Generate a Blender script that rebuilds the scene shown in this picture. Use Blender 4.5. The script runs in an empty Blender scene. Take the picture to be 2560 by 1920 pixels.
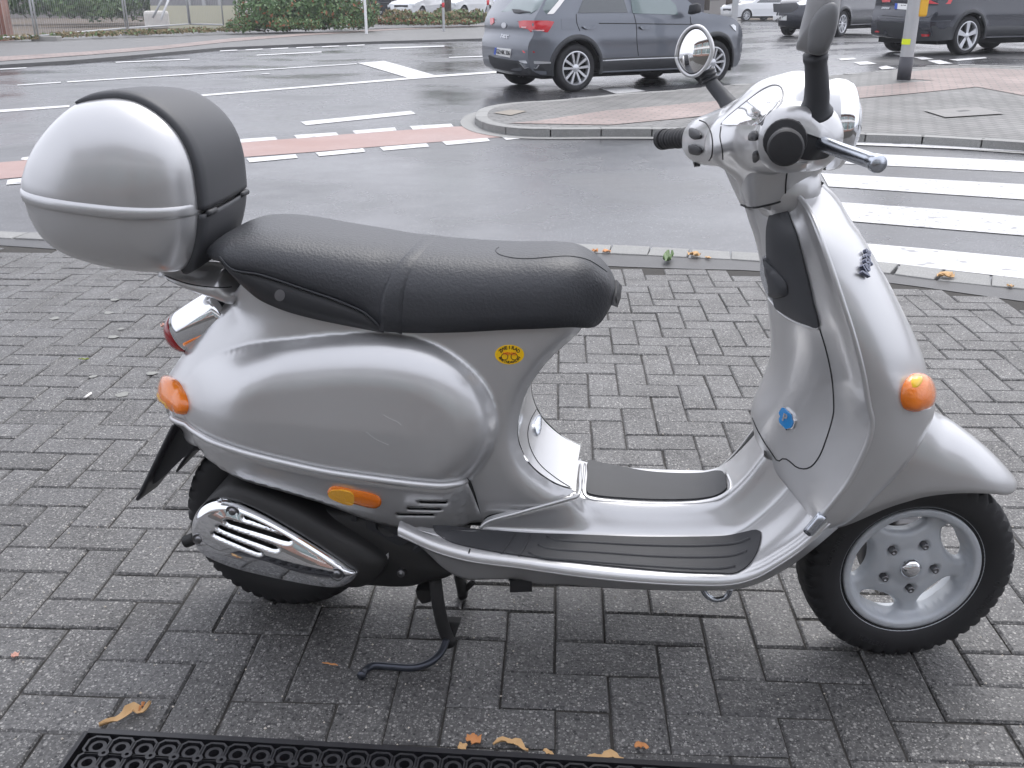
import bpy, bmesh, math, random
import numpy as np
from mathutils import Vector, Matrix
from mathutils.geometry import delaunay_2d_cdt, tessellate_polygon
random.seed(7); rng = np.random.default_rng(7)
S = bpy.context.scene; COL = S.collection
R = math.radians

# ------------------------------------------------------------------ camera
CF, CTH, CH, CROLL = 2402.3, 0.3801, 1.2392, -0.0022      # focal (px of 2560), pitch, height, roll
_c, _s = math.cos(CROLL), math.sin(CROLL)
_r, _U, _F = np.array([1., 0, 0]), np.array([0, math.sin(CTH), math.cos(CTH)]), np.array([0, math.cos(CTH), -math.sin(CTH)])
RIGHT, UP, FWD = _c*_r + _s*_U, -_s*_r + _c*_U, _F
CAMPOS = np.array([0, 0, CH])
cd = bpy.data.cameras.new('camera'); cam = bpy.data.objects.new('camera', cd); COL.objects.link(cam)
cd.sensor_fit = 'HORIZONTAL'; cd.sensor_width = 36; cd.lens = 36*CF/2560; cd.clip_start = 0.05; cd.clip_end = 2000
M = Matrix.Identity(4)
for i in range(3):
    M[i][0], M[i][1], M[i][2], M[i][3] = RIGHT[i], UP[i], -FWD[i], CAMPOS[i]
cam.matrix_world = M
S.camera = cam

# ------------------------------------------------------------------ overcast daylight
W = bpy.data.worlds.new('World'); S.world = W; W.use_nodes = True
nt = W.node_tree; bg = nt.nodes['Background']
sky = nt.nodes.new('ShaderNodeTexSky'); sky.sky_type = 'NISHITA'; sky.sun_disc = False
SUN_EL, SUN_AZ = R(58), R(25)
sky.sun_elevation = SUN_EL; sky.sun_rotation = SUN_AZ; sky.dust_density = 6; sky.air_density = 1.2; sky.ozone_density = 1
hs = nt.nodes.new('ShaderNodeHueSaturation'); hs.inputs['Saturation'].default_value = 0.22; hs.inputs['Value'].default_value = 1.0
mxs = nt.nodes.new('ShaderNodeMix'); mxs.data_type = 'RGBA'; mxs.inputs[0].default_value = 0.62
mxs.inputs[7].default_value = (7.5, 7.75, 8.8, 1)        # the even cloud deck
nt.links.new(sky.outputs[0], hs.inputs['Color']); nt.links.new(hs.outputs[0], mxs.inputs[6]); nt.links.new(mxs.outputs[2], bg.inputs[0])
bg.inputs[1].default_value = 0.14
sl = bpy.data.lights.new('sun', 'SUN'); sl.energy = 0.7; sl.angle = R(40); sl.color = (1, .98, .95)
so = bpy.data.objects.new('sun', sl); COL.objects.link(so)
d = Vector((math.sin(SUN_AZ)*math.cos(SUN_EL), math.cos(SUN_AZ)*math.cos(SUN_EL), math.sin(SUN_EL)))
so.rotation_euler = d.to_track_quat('Z', 'Y').to_euler(); so.location = (0, 0, 20)
vs = S.view_settings; vs.view_transform = 'Standard'; vs.look = 'None'; vs.gamma = 1; vs.exposure = 0.72; vs.use_curve_mapping = False

# ------------------------------------------------------------------ pixel helpers
def Z(x0, y0, w, pts, wid=2212):
    s = w/wid
    return [(x0 + p[0]*s, y0 + p[1]*s) + tuple(p[2:]) for p in pts]
def D(pts): return [(p[0]*2560/2212, p[1]*2560/2212) + tuple(p[2:]) for p in pts]
def ray(px, py): return FWD*CF + RIGHT*(px-1280) - UP*(py-960)
def _ss(x): x = min(max(x, 0.), 1.); return x*x*(3-2*x)
def terr(x, y):                    # the side street climbs gently to the right
    return .28*_ss((x-1.5)/7)*_ss((y-8)/9)*(1-_ss((y-31)/16))
def gp(px, py, z=0.0):
    d = ray(px, py); zz = z
    for _ in range(30):
        if d[2] > -1: d = d.copy(); d[2] = -1
        P = CAMPOS + d*((zz-CH)/d[2]); n = z + terr(P[0], P[1])
        if abs(n-zz) < 1e-5: break
        zz = .5*zz+.5*n
    P = CAMPOS + d*((zz-CH)/d[2]); P[2] = zz; return P
def proj(P):
    q = np.asarray(P, float) - CAMPOS; w = q@FWD
    return np.stack([1280 + CF*(q@RIGHT)/w, 960 - CF*(q@UP)/w], -1), w
class Frame:
    def __init__(s, o, yaw):
        s.o = np.array([o[0], o[1], 0.]); s.yaw = yaw; c, k = math.cos(yaw), math.sin(yaw)
        s.ex, s.ey, s.ez = np.array([c, k, 0]), np.array([-k, c, 0]), np.array([0, 0, 1.])
    def un(s, px, py, yl):
        d = ray(px, py); t = (yl - (CAMPOS-s.o)@s.ey)/(d@s.ey); q = CAMPOS + d*t - s.o
        return np.array([q@s.ex, yl, q[2]])
    def atx(s, px, py, xl):          # ray meets plane x_local = xl
        d = ray(px, py); t = (xl - (CAMPOS-s.o)@s.ex)/(d@s.ex); q = CAMPOS + d*t - s.o
        return np.array([xl, q@s.ey, q[2]])
    def w(s, p):
        p = np.asarray(p, float); return s.o + p[..., :1]*s.ex + p[..., 1:2]*s.ey + p[..., 2:3]*s.ez
    def loc(s, P):
        q = np.asarray(P, float) - s.o; return np.stack([q@s.ex, q@s.ey, q[..., 2]], -1)

# ------------------------------------------------------------------ mesh helpers
def tag(o, label=None, cat=None, group=None, kind=None):
    if label: o['label'] = label
    if cat: o['category'] = cat
    if group: o['group'] = group
    if kind: o['kind'] = kind
    return o
def empty(name, loc=(0, 0, 0), rz=0, **k):
    o = bpy.data.objects.new(name, None); COL.objects.link(o); o.location = loc; o.rotation_euler = (0, 0, rz); o.empty_display_size = .1
    return tag(o, **k)
def mk(name, verts, faces, mat=None, parent=None, smooth=True, sub=0, solid=0, off=0, bevel=0, recalc=False, autos=None, **k):
    me = bpy.data.meshes.new(name); me.from_pydata([tuple(map(float, v)) for v in verts], [], [tuple(map(int, f)) for f in faces])
    if recalc:
        b = bmesh.new(); b.from_mesh(me); bmesh.ops.remove_doubles(b, verts=b.verts, dist=1e-5); bmesh.ops.recalc_face_normals(b, faces=b.faces); b.to_mesh(me); b.free()
    me.update()
    if smooth:
        me.polygons.foreach_set('use_smooth', [True]*len(me.polygons))
    if autos:
        b = bmesh.new(); b.from_mesh(me)
        for e in b.edges:
            if len(e.link_faces) == 2 and e.calc_face_angle(0) > R(autos): e.smooth = False
        b.to_mesh(me); b.free()
    o = bpy.data.objects.new(name, me); COL.objects.link(o)
    if mat: me.materials.append(mat)
    if parent: o.parent = parent
    if bevel:
        m = o.modifiers.new('b', 'BEVEL'); m.width = bevel; m.segments = 2; m.limit_method = 'ANGLE'; m.angle_limit = R(40); m.harden_normals = False
    if solid:
        m = o.modifiers.new('s', 'SOLIDIFY'); m.thickness = solid; m.offset = off
    if sub:
        m = o.modifiers.new('u', 'SUBSURF'); m.levels = sub; m.render_levels = sub
    return tag(o, **k)
def crv(pts, n, closed=False):
    P = np.asarray(pts, float)
    if closed: P = np.vstack([P[-1:], P, P[:2]])
    else: P = np.vstack([2*P[0]-P[1], P, 2*P[-1]-P[-2]])
    out = []
    m = len(P)-3
    for i in range(m):
        p0, p1, p2, p3 = P[i:i+4]
        t0 = 0; t1 = max(np.linalg.norm(p1-p0)**.5, 1e-6); t2 = t1+max(np.linalg.norm(p2-p1)**.5, 1e-6); t3 = t2+max(np.linalg.norm(p3-p2)**.5, 1e-6)
        t = np.linspace(t1, t2, 24, endpoint=False)[:, None]
        A1 = (t1-t)/(t1-t0)*p0+(t-t0)/(t1-t0)*p1; A2 = (t2-t)/(t2-t1)*p1+(t-t1)/(t2-t1)*p2; A3 = (t3-t)/(t3-t2)*p2+(t-t2)/(t3-t2)*p3
        B1 = (t2-t)/(t2-t0)*A1+(t-t0)/(t2-t0)*A2; B2 = (t3-t)/(t3-t1)*A2+(t-t1)/(t3-t1)*A3
        out.append((t2-t)/(t2-t1)*B1+(t-t1)/(t2-t1)*B2)
    C = np.vstack(out + ([P[1:2]] if closed else [P[-2:-1]]))
    s = np.concatenate([[0], np.cumsum(np.linalg.norm(np.diff(C, axis=0), axis=1))])
    q = np.linspace(0, s[-1], n, endpoint=not closed)
    return np.stack([np.interp(q, s, C[:, k]) for k in range(C.shape[1])], 1)
def gridfaces(n, m, cn=False, cm=False):
    F = []
    for i in range(n if cn else n-1):
        for j in range(m if cm else m-1):
            a, b = i*m+j, i*m+(j+1) % m; c, d = ((i+1) % n)*m+(j+1) % m, ((i+1) % n)*m+j
            F.append((a, b, c, d))
    return F
def tube(path, rad, seg=12, cap=True):
    P = np.asarray(path, float); n = len(P); rad = np.broadcast_to(np.asarray(rad, float), (n,))
    T = np.gradient(P, axis=0); T /= np.linalg.norm(T, axis=1)[:, None]+1e-12
    ref = np.array([0, 0, 1.]) if abs(T[0][2]) < .9 else np.array([1., 0, 0])
    N = np.cross(T[0], ref); N /= np.linalg.norm(N); V = []
    for i in range(n):
        N = N - T[i]*(N@T[i]); N /= np.linalg.norm(N); B = np.cross(T[i], N)
        for k in range(seg):
            a = 2*math.pi*k/seg; V.append(P[i]+rad[i]*(math.cos(a)*N+math.sin(a)*B))
    F = gridfaces(n, seg, False, True)
    if cap: F += [tuple(range(seg))[::-1], tuple(range((n-1)*seg, n*seg))]
    return V, F
def lathe(prof, seg=48, axis='y', closed=False):
    """prof: (radius, axial) pairs; axis y; wheel plane = xz"""
    V = []; n = len(prof)
    for k in range(seg):
        a = 2*math.pi*k/seg
        for r, y in prof: V.append((r*math.cos(a), y, r*math.sin(a)))
    return V, gridfaces(seg, n, True, closed)
def join(*parts):
    V = []; F = []
    for v, f in parts:
        o = len(V); V += [tuple(q) for q in v]; F += [tuple(i+o for i in g) for g in f]
    return V, F
def box(cx, cy, cz, sx, sy, sz):
    V = [(cx+a*sx/2, cy+b*sy/2, cz+c*sz/2) for a in (-1, 1) for b in (-1, 1) for c in (-1, 1)]
    return V, [(0, 1, 3, 2), (4, 6, 7, 5), (0, 4, 5, 1), (2, 3, 7, 6), (0, 2, 6, 4), (1, 5, 7, 3)]
def prism(poly, d0, d1, fn):
    """poly 2D, extruded between d0,d1; fn(a,b,d)->3D"""
    n = len(poly); V = [fn(a, b, d0) for a, b in poly]+[fn(a, b, d1) for a, b in poly]
    tri = tessellate_polygon([[Vector((a, b, 0)) for a, b in poly]])
    F = [t for t in tri]+[(t[2]+n, t[1]+n, t[0]+n) for t in tri]+[(i, (i+1) % n, (i+1) % n+n, i+n) for i in range(n)]
    return V, F
def inpoly(P, poly):
    P = np.asarray(P); x, y = P[:, 0], P[:, 1]; ins = np.zeros(len(P), bool); n = len(poly)
    for i in range(n):
        x1, y1 = poly[i]; x2, y2 = poly[(i+1) % n]
        if y1 == y2: continue
        c = ((y1 > y) != (y2 > y)) & (x < (x2-x1)*(y-y1)/(y2-y1)+x1); ins ^= c
    return ins
def pdist(P, line, closed=False):
    P = np.asarray(P, float); L = np.asarray(line, float)
    A = L if closed else L[:-1]; B = np.roll(L, -1, 0) if closed else L[1:]
    best = np.full(len(P), 1e9)
    for a, b in zip(A, B):
        d = b-a; t = np.clip(((P-a)@d)/(d@d+1e-15), 0, 1); best = np.minimum(best, np.linalg.norm(P-a-t[:, None]*d, axis=1))
    return best
def plate(outline, holes=(), step=.006):
    """2D outline (with holes) -> points and triangles with interior grid"""
    O = np.asarray(outline, float); lo, hi = O.min(0), O.max(0)
    gx, gy = np.meshgrid(np.arange(lo[0], hi[0], step), np.arange(lo[1], hi[1], step*.866))
    gx = gx + (np.arange(gx.shape[0]) % 2)[:, None]*step/2
    G = np.stack([gx.ravel(), gy.ravel()], 1)
    keep = inpoly(G, O) & (pdist(G, O, True) > step*.55)
    for h in holes: keep &= ~inpoly(G, h) & (pdist(G, h, True) > step*.55)
    G = G[keep]
    pts = [Vector(p) for p in O]; edges = [(i, (i+1) % len(O)) for i in range(len(O))]
    for h in holes:
        o = len(pts); pts += [Vector(p) for p in h]; edges += [(o+i, o+(i+1) % len(h)) for i in range(len(h))]
    pts += [Vector(p) for p in G]
    v, e, f, *_ = delaunay_2d_cdt(pts, edges, [], 0, 1e-7)
    V = np.array([tuple(q) for q in v]); T = np.array([q for q in f if len(q) == 3])
    cen = V[T].mean(1); k = inpoly(cen, O)
    for h in holes: k &= ~inpoly(cen, h)
    return V, T[k]
def sstep(x): x = np.clip(x, 0, 1); return x*x*(3-2*x)
def qround(d, r):            # quarter-round lift: 0 at edge, 1 beyond r
    t = np.clip(np.asarray(d)/r, 0, 1); return np.sqrt(np.clip(1-(1-t)**2, 0, 1))
def textmesh(s, size, align='CENTER', extrude=0.0, bold=0):
    c = bpy.data.curves.new('t', 'FONT'); c.body = s; c.size = size; c.align_x = align; c.align_y = 'CENTER'; c.extrude = extrude; c.offset = bold; c.resolution_u = 3
    o = bpy.data.objects.new('t', c); COL.objects.link(o); dg = bpy.context.evaluated_depsgraph_get(); dg.update()
    m = o.evaluated_get(dg).to_mesh(); V = [tuple(v.co) for v in m.vertices]; F = [tuple(p.vertices) for p in m.polygons]
    o.evaluated_get(dg).to_mesh_clear(); bpy.data.objects.remove(o); bpy.data.curves.remove(c)
    return V, F

# ------------------------------------------------------------------ materials
MATS = {}
def mat(name, col=(.5, .5, .5), rough=.5, metal=0, coat=0, coatr=.05, spec=.5, noise=None, bump=None, speck=None, emit=0, trans=0, alpha=1, ior=1.5, rnd=0, roughmap=None, sss=0):
    """noise=(scale,amount,colour2) mixes a second tone, bump=(scale,strength,dist), speck=(scale,size,colour), roughmap=(scale,lo,hi)"""
    if name in MATS: return MATS[name]
    m = bpy.data.materials.new(name); m.use_nodes = True; t = m.node_tree; b = t.nodes['Principled BSDF']; N = t.nodes.new; L = t.links.new
    b.inputs['Base Color'].default_value = (*col, 1); b.inputs['Roughness'].default_value = rough; b.inputs['Metallic'].default_value = metal
    b.inputs['Coat Weight'].default_value = coat; b.inputs['Coat Roughness'].default_value = coatr; b.inputs['Specular IOR Level'].default_value = spec
    b.inputs['Transmission Weight'].default_value = trans; b.inputs['IOR'].default_value = ior; b.inputs['Alpha'].default_value = alpha
    if emit: b.inputs['Emission Color'].default_value = (*col, 1); b.inputs['Emission Strength'].default_value = emit
    tc = N('ShaderNodeTexCoord'); src = None; vec = tc.outputs['Object']
    if rnd:
        oi = N('ShaderNodeObjectInfo'); va = N('ShaderNodeVectorMath'); va.operation = 'ADD'; sc = N('ShaderNodeVectorMath'); sc.operation = 'SCALE'; sc.inputs[3].default_value = 1.0
        L(oi.outputs['Location'], sc.inputs[0]); L(vec, va.inputs[0]); L(sc.outputs[0], va.inputs[1]); vec = va.outputs[0]
    def nz(scale, det=4, ro=.55):
        n = N('ShaderNodeTexNoise'); n.inputs['Scale'].default_value = scale; n.inputs['Detail'].default_value = det; n.inputs['Roughness'].default_value = ro; L(vec, n.inputs['Vector']); return n.outputs[0]
    def ramp(inp, a, bb):
        r = N('ShaderNodeMapRange'); r.inputs[1].default_value = a; r.inputs[2].default_value = bb; L(inp, r.inputs[0]); return r.outputs[0]
    def mix(fac, c1, c2):
        x = N('ShaderNodeMix'); x.data_type = 'RGBA'
        if hasattr(fac, 'node'): L(fac, x.inputs[0])
        else: x.inputs[0].default_value = fac
        for i, c in ((6, c1), (7, c2)):
            if hasattr(c, 'node'): L(c, x.inputs[i])
            else: x.inputs[i].default_value = (*c, 1)
        return x.outputs[2]
    cur = col
    if noise:
        for nn_ in (noise if isinstance(noise, list) else [noise]):
            if len(nn_) == 4: cur = mix(ramp(nz(nn_[0], 2, .5), nn_[1], nn_[2]), cur, nn_[3]); continue
            sc_, am, c2 = nn_
            cur = mix(ramp(nz(sc_), .5-.5*(1-am)-.001, .5+.5*(1-am)+.25), cur, c2)
    if speck:
        for sk_ in (speck if isinstance(speck, list) else [speck]):
            sc_, size, c2 = sk_[:3]; thr = sk_[3] if len(sk_) > 3 else .72
            v = N('ShaderNodeTexVoronoi'); v.inputs['Scale'].default_value = sc_; L(vec, v.inputs['Vector'])
            sp = N('ShaderNodeSeparateColor'); L(v.outputs['Color'], sp.inputs[0])
            mr = N('ShaderNodeMath'); mr.operation = 'MULTIPLY'; mr.inputs[1].default_value = size; L(sp.outputs[0], mr.inputs[0])
            lt = N('ShaderNodeMath'); lt.operation = 'LESS_THAN'; L(v.outputs['Distance'], lt.inputs[0]); L(mr.outputs[0], lt.inputs[1])
            gt = N('ShaderNodeMath'); gt.operation = 'GREATER_THAN'; gt.inputs[1].default_value = thr; L(sp.outputs[1], gt.inputs[0])
            mm = N('ShaderNodeMath'); mm.operation = 'MULTIPLY'; L(lt.outputs[0], mm.inputs[0]); L(gt.outputs[0], mm.inputs[1])
            cur = mix(mm.outputs[0], cur, c2)
    if rnd:
        mr = N('ShaderNodeMapRange'); L(oi.outputs['Random'], mr.inputs[0]); mr.inputs[3].default_value = 1-rnd; mr.inputs[4].default_value = 1+rnd
        h = N('ShaderNodeHueSaturation'); L(mr.outputs[0], h.inputs['Value'])
        if hasattr(cur, 'node'): L(cur, h.inputs['Color'])
        else: h.inputs['Color'].default_value = (*cur, 1)
        cur = h.outputs[0]
    if hasattr(cur, 'node'): L(cur, b.inputs['Base Color'])
    if roughmap:
        r = N('ShaderNodeMapRange'); r.inputs[1].default_value = .35; r.inputs[2].default_value = .65; r.inputs[3].default_value = roughmap[1]; r.inputs[4].default_value = roughmap[2]
        L(nz(roughmap[0], 5, .6), r.inputs[0]); L(r.outputs[0], b.inputs['Roughness'])
    if bump:
        prev = None
        for (sc_, st, di) in (bump if isinstance(bump, list) else [bump]):
            bp = N('ShaderNodeBump'); bp.inputs['Strength'].default_value = st; bp.inputs['Distance'].default_value = di; L(nz(sc_, 3), bp.inputs['Height'])
            if prev: L(prev, bp.inputs['Normal'])
            prev = bp.outputs[0]
        L(prev, b.inputs['Normal'])
    MATS[name] = m; return m
# ------------------------------------------------------------------ ground materials
m_brick = mat('paver_concrete', (.068, .066, .066), .55, noise=[(6, .55, (.09, .088, .086)), (1.7, .5, (.078, .076, .075)), (150, .50, .66, (.14, .137, .134)), (95, .56, .70, (.025, .025, .026))], speck=[(125, .42, (.27, .262, .25), .42), (230, .48, (.23, .225, .215), .35), (85, .24, (.42, .40, .37), .8), (110, .3, (.018, .018, .019), .6)], bump=[(130, .9, .003), (380, .6, .0014)], rnd=.12, roughmap=(5, .38, .64))
m_joint = mat('joint_sand', (.035, .033, .03), .9, noise=(30, .5, (.05, .045, .04)), bump=(300, .6, .003))
m_asph = mat('wet_asphalt', (.048, .049, .054), .3, noise=[(.8, .5, (.075, .076, .08)), (30, .5, (.045, .045, .05)), (.45, .56, .72, (.03, .03, .034))], speck=[(120, .4, (.22, .22, .22)), (60, .25, (.3, .3, .3))], bump=[(300, .3, .0015), (.9, .10, .03)], roughmap=(.4, .10, .42), spec=.62)
m_asph2 = mat('old_asphalt', (.12, .12, .12), .6, noise=[(.9, .5, (.17, .165, .16)), (40, .5, (.09, .09, .09))], bump=(200, .3, .002))
m_white = mat('road_paint', (.60, .60, .60), .5, noise=[(5, .55, (.5, .5, .5)), (11, .63, .68, (.28, .28, .29)), (50, .62, .7, (.3, .3, .3))], bump=(120, .4, .002))
m_worn = mat('worn_road_paint', (.56, .56, .56), .55, noise=[(7, .5, (.42, .42, .42)), (16, .62, .68, (.28, .28, .29)), (48, .61, .68, (.24, .24, .25))], bump=(120, .4, .002))
m_red = mat('red_cycle_lane', (.31, .185, .16), .45, noise=[(2.5, .5, (.37, .235, .20)), (40, .5, (.26, .15, .13))], speck=(150, .35, (.42, .32, .29)), bump=(250, .35, .002), roughmap=(.6, .3, .55))
m_kerb = mat('kerb_concrete', (.21, .21, .203), .6, noise=[(14, .5, (.15, .15, .146)), (90, .5, (.30, .30, .29))], speck=(200, .35, (.5, .5, .48)), bump=(220, .4, .002), rnd=.1)
m_tar = mat('tar_strip', (.05, .05, .053), .5, noise=(6, .5, (.085, .085, .085)), speck=(200, .3, (.2, .2, .2)), bump=(300, .3, .0015))
m_pink = None
def brickmat(name, c1, c2, mortar, bw, bh, rot=0, rough=.6, ms=.012):
    m = bpy.data.materials.new(name); m.use_nodes = True; t = m.node_tree; b = t.nodes['Principled BSDF']; N = t.nodes.new; L = t.links.new
    tc = N('ShaderNodeTexCoord'); mp = N('ShaderNodeMapping'); mp.inputs['Rotation'].default_value[2] = rot; L(tc.outputs['Object'], mp.inputs[0])
    k = N('ShaderNodeTexBrick'); k.inputs['Color1'].default_value = (*c1, 1); k.inputs['Color2'].default_value = (*c2, 1); k.inputs['Mortar'].default_value = (*mortar, 1)
    k.inputs['Scale'].default_value = 1; k.inputs['Brick Width'].default_value = bw; k.inputs['Row Height'].default_value = bh; k.inputs['Mortar Size'].default_value = ms; L(mp.outputs[0], k.inputs[0])
    n = N('ShaderNodeTexNoise'); n.inputs['Scale'].default_value = 1.3; n.inputs['Detail'].default_value = 6; L(tc.outputs['Object'], n.inputs[0])
    h = N('ShaderNodeHueSaturation'); L(k.outputs[0], h.inputs['Color']); mr = N('ShaderNodeMapRange'); mr.inputs[1].default_value = .3; mr.inputs[2].default_value = .7; mr.inputs[3].default_value = .75; mr.inputs[4].default_value = 1.25; L(n.outputs[0], mr.inputs[0]); L(mr.outputs[0], h.inputs['Value'])
    L(h.outputs[0], b.inputs['Base Color']); b.inputs['Roughness'].default_value = rough
    bp = N('ShaderNodeBump'); bp.inputs['Strength'].default_value = .5; bp.inputs['Distance'].default_value = .005; bp.invert = True; L(k.outputs[1], bp.inputs['Height']); L(bp.outputs[0], b.inputs['Normal'])
    return m
m_ispav = brickmat('island_pavers', (.13, .13, .125), (.17, .165, .16), (.07, .07, .07), .2, .1, R(-25))
m_pink = brickmat('red_clinker_strip', (.235, .175, .16), (.285, .215, .195), (.17, .145, .135), .2, .1, R(20))
m_wallbrick = brickmat('wall_clinker', (.20, .085, .06), (.27, .12, .085), (.33, .31, .29), .25, .075, 0, .8, .01)

def gpoly(name, pxs, z, mt, parent=None, dense=None, **k):
    P = [gp(p[0], p[1], z) for p in pxs]; P = [q+np.array([0, 0, .006*_ss((q[1]-12)/10)]) for q in P]
    if dense: P = list(crv(P, dense))
    if max(terr(q[0], q[1]) for q in P) > .0005: return flatT(name, P, z+.004, mt, parent, .3, **k)
    return flat(name, P, mt, parent, **k)
def flat(name, P, mt, parent=None, **k):
    tri = tessellate_polygon([[Vector(p) for p in P]])
    F = []
    for t in tri:
        a, b, c = (Vector(P[i]) for i in t); F.append(t if (b-a).cross(c-a).z > 0 else (t[2], t[1], t[0]))
    return mk(name, P, F, mt, parent, smooth=False, **k)
def flatT(name, XY, dz, mt, parent=None, step=.45, **k):
    V2, T = plate(np.array([p[:2] for p in XY]), (), step); return mk(name, [(p[0], p[1], terr(*p)+dz) for p in V2], [t if np.cross(V2[t[1]]-V2[t[0]], V2[t[2]]-V2[t[0]]) > 0 else t[::-1] for t in T], mt, parent, smooth=True, **k)
def slab(name, P, z0, z1, mt, parent=None, bevel=0, **k):
    V, F = prism([(p[0], p[1]) for p in P], z0, z1, lambda a, b, d: (a, b, d)); return mk(name, V, F, mt, parent, smooth=False, bevel=bevel, recalc=True, **k)

ZR = -0.02           # carriageway level; footway is 0
_gx = np.concatenate([np.linspace(-140, -20, 12), np.linspace(-18, 0, 10), np.linspace(.4, 22, 55), np.linspace(26, 140, 14)]); _gy = np.concatenate([np.linspace(-20, 6, 8), np.linspace(6.5, 48, 100), np.linspace(52, 140, 12)])
road = mk('road', [(x, y, ZR+terr(x, y)) for x in _gx for y in _gy], [f[::-1] for f in gridfaces(len(_gx), len(_gy))], m_asph, kind='structure')
# footway bed under the pavers (joints), kerb line
KN = [gp(*p) for p in [(-60, 608)] + Z(1280, 560, 680, [(-1500, 330), (0, 310), (850, 340), (1420, 360), (1990, 375)]) + Z(1960, 280, 600, [(1000, 1570), (1500, 1640), (2212, 1740)])]
KM = [gp(*p) for p in [(-60, 592)] + Z(1280, 560, 680, [(-1500, 225), (0, 212), (800, 240), (1420, 270), (1990, 300)]) + Z(1960, 280, 600, [(900, 1480), (1500, 1560), (2100, 1620)])]
KFx = [gp(*p) for p in [(-60, 576)] + Z(1280, 560, 680, [(-1500, 165), (0, 150), (800, 170), (1450, 205), (1990, 237)]) + Z(1960, 280, 600, [(850, 1380), (1500, 1455), (2212, 1540)])]
def ext_line(P):
    P = [np.array(p) for p in P]; a = P[0]+(P[0]-P[1])/np.linalg.norm(P[0]-P[1])*4; b = P[-1]+(P[-1]-P[-2])/np.linalg.norm(P[-1]-P[-2])*4; return crv([a]+P+[b], 80)
KN, KM, KFx = ext_line(KN), ext_line(KM), ext_line(KFx)
pave = flat('pavement', [tuple(p[:2])+(-.006,) for p in KN] + [(9, -9, -.006), (-9, -9, -.006)], m_joint, kind='structure')
flat('tar_strip', [tuple(p[:2])+(-.003,) for p in KM] + [tuple(p[:2])+(-.003,) for p in KN[::-1]], m_tar, kind='structure')
# kerb stones, one by one
kerb = empty('kerb', kind='structure')
L1 = crv(KFx, 600); sK = np.concatenate([[0], np.cumsum(np.linalg.norm(np.diff(L1, axis=0), axis=1))])
L2 = crv(KM, 600); sM = np.concatenate([[0], np.cumsum(np.linalg.norm(np.diff(L2, axis=0), axis=1))])
i0 = np.linalg.norm(L1-gp(*Z(1280, 560, 680, [(800, 175)])[0]), axis=1).argmin(); a0 = sK[i0] % .21
def at(L, s, q): return np.array([np.interp(q, s, L[:, k]) for k in range(3)])
q = a0
while q < sK[-1]-.25:
    A, B = at(L1, sK, q+.004), at(L1, sK, q+.204)
    def near(P): return L2[np.linalg.norm(L2-P, axis=1).argmin()]
    Q = [A, B, near(B), near(A)]; dz = random.uniform(-.002, .003)
    slab('kerb_stone', [(p[0], p[1]) for p in Q], -.06, .002+dz, m_kerb, kerb, bevel=.006)
    q += .21

# pavers in a right-angle herringbone
BU, BA = .1035, R(-2.8)
ax, ay = np.array([math.cos(BA), math.sin(BA)]), np.array([-math.sin(BA), math.cos(BA)])
anc = gp(*Z(0, 1400, 800, [(320, 262)])[0])[:2]
def brick_mesh(seed):
    r = random.Random(seed); L_, W_, H_ = 2*BU-.0035, BU-.0035, .05; b = .0045
    def ring(i, z): return [(sx*(L_/2-i)+r.uniform(-.0012, .0012), sy*(W_/2-i)+r.uniform(-.0012, .0012), z) for sx, sy in ((-1, -1), (1, -1), (1, 1), (-1, 1))]
    V = ring(0, -H_)+ring(0, -b)+ring(b*.9, 0); F = [(8, 9, 10, 11)]
    for k in (0, 4):
        for i in range(4): F.append((k+i, k+(i+1) % 4, k+4+(i+1) % 4, k+4+i))
    return V, F
BM = []
for sd in range(5):
    V, F = brick_mesh(sd); me = bpy.data.meshes.new('brick'); me.from_pydata(V, [], F); me.materials.append(m_brick); BM.append((me, V, F))
cand = []
KNp = [tuple(p[:2]) for p in KN]; region = KNp + [(9, -9), (-9, -9)]
for i in range(-56, 56):
    for j in range(-22, 50):
        k = (i-j) % 4
        if k == 0: c = (i+1, j+.5-1, 0)
        elif k == 3: c = (i+.5, j+1-1, 1)
        else: continue
        P = anc+(c[0]*ax+c[1]*ay)*BU
        cand.append((P[0], P[1], c[2]))
C2 = np.array([(a, b) for a, b, _ in cand]); ins = inpoly(C2, region)
dk = pdist(C2, KNp)
scored = []
for (x, y, r_), ok, dd in zip(cand, ins, dk):
    if not ok or dd < .06: continue
    if y < -.5 or abs(x) > 4.2: continue
    if y > .3:
        uv, w = proj((x, y, 0)); vis = (-40 < uv[0] < 2600) and (-40 < uv[1] < 1960)
        scored.append((-(1/w**2)*(1 if vis else 0), x, y, r_))
    else: scored.append((0, x, y, r_))
scored.sort()
def brick_tf(x, y, r_):
    g = random.Random(int(x*7919)+int(y*104729)); return Matrix.Translation((x, y, g.uniform(-.0025, .0015))) @ Matrix.Rotation(BA+(math.pi/2 if r_ else 0)+g.choice((0, math.pi))+g.gauss(0, .004), 4, 'Z') @ Matrix.Rotation(g.gauss(0, .008), 4, 'X') @ Matrix.Rotation(g.gauss(0, .006), 4, 'Y')
VV, FF = [], []
nsep = 0
for s_, x, y, r_ in scored:
    k = random.randrange(5); T = brick_tf(x, y, r_)
    if nsep < 295 and s_ < 0:
        o = bpy.data.objects.new('brick', BM[k][0]); COL.objects.link(o); o.parent = pave; o.matrix_world = T; nsep += 1
    else:
        o = len(VV); VV += [tuple(T @ Vector(v)) for v in BM[k][1]]; FF += [tuple(a+o for a in f) for f in BM[k][2]]
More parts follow.
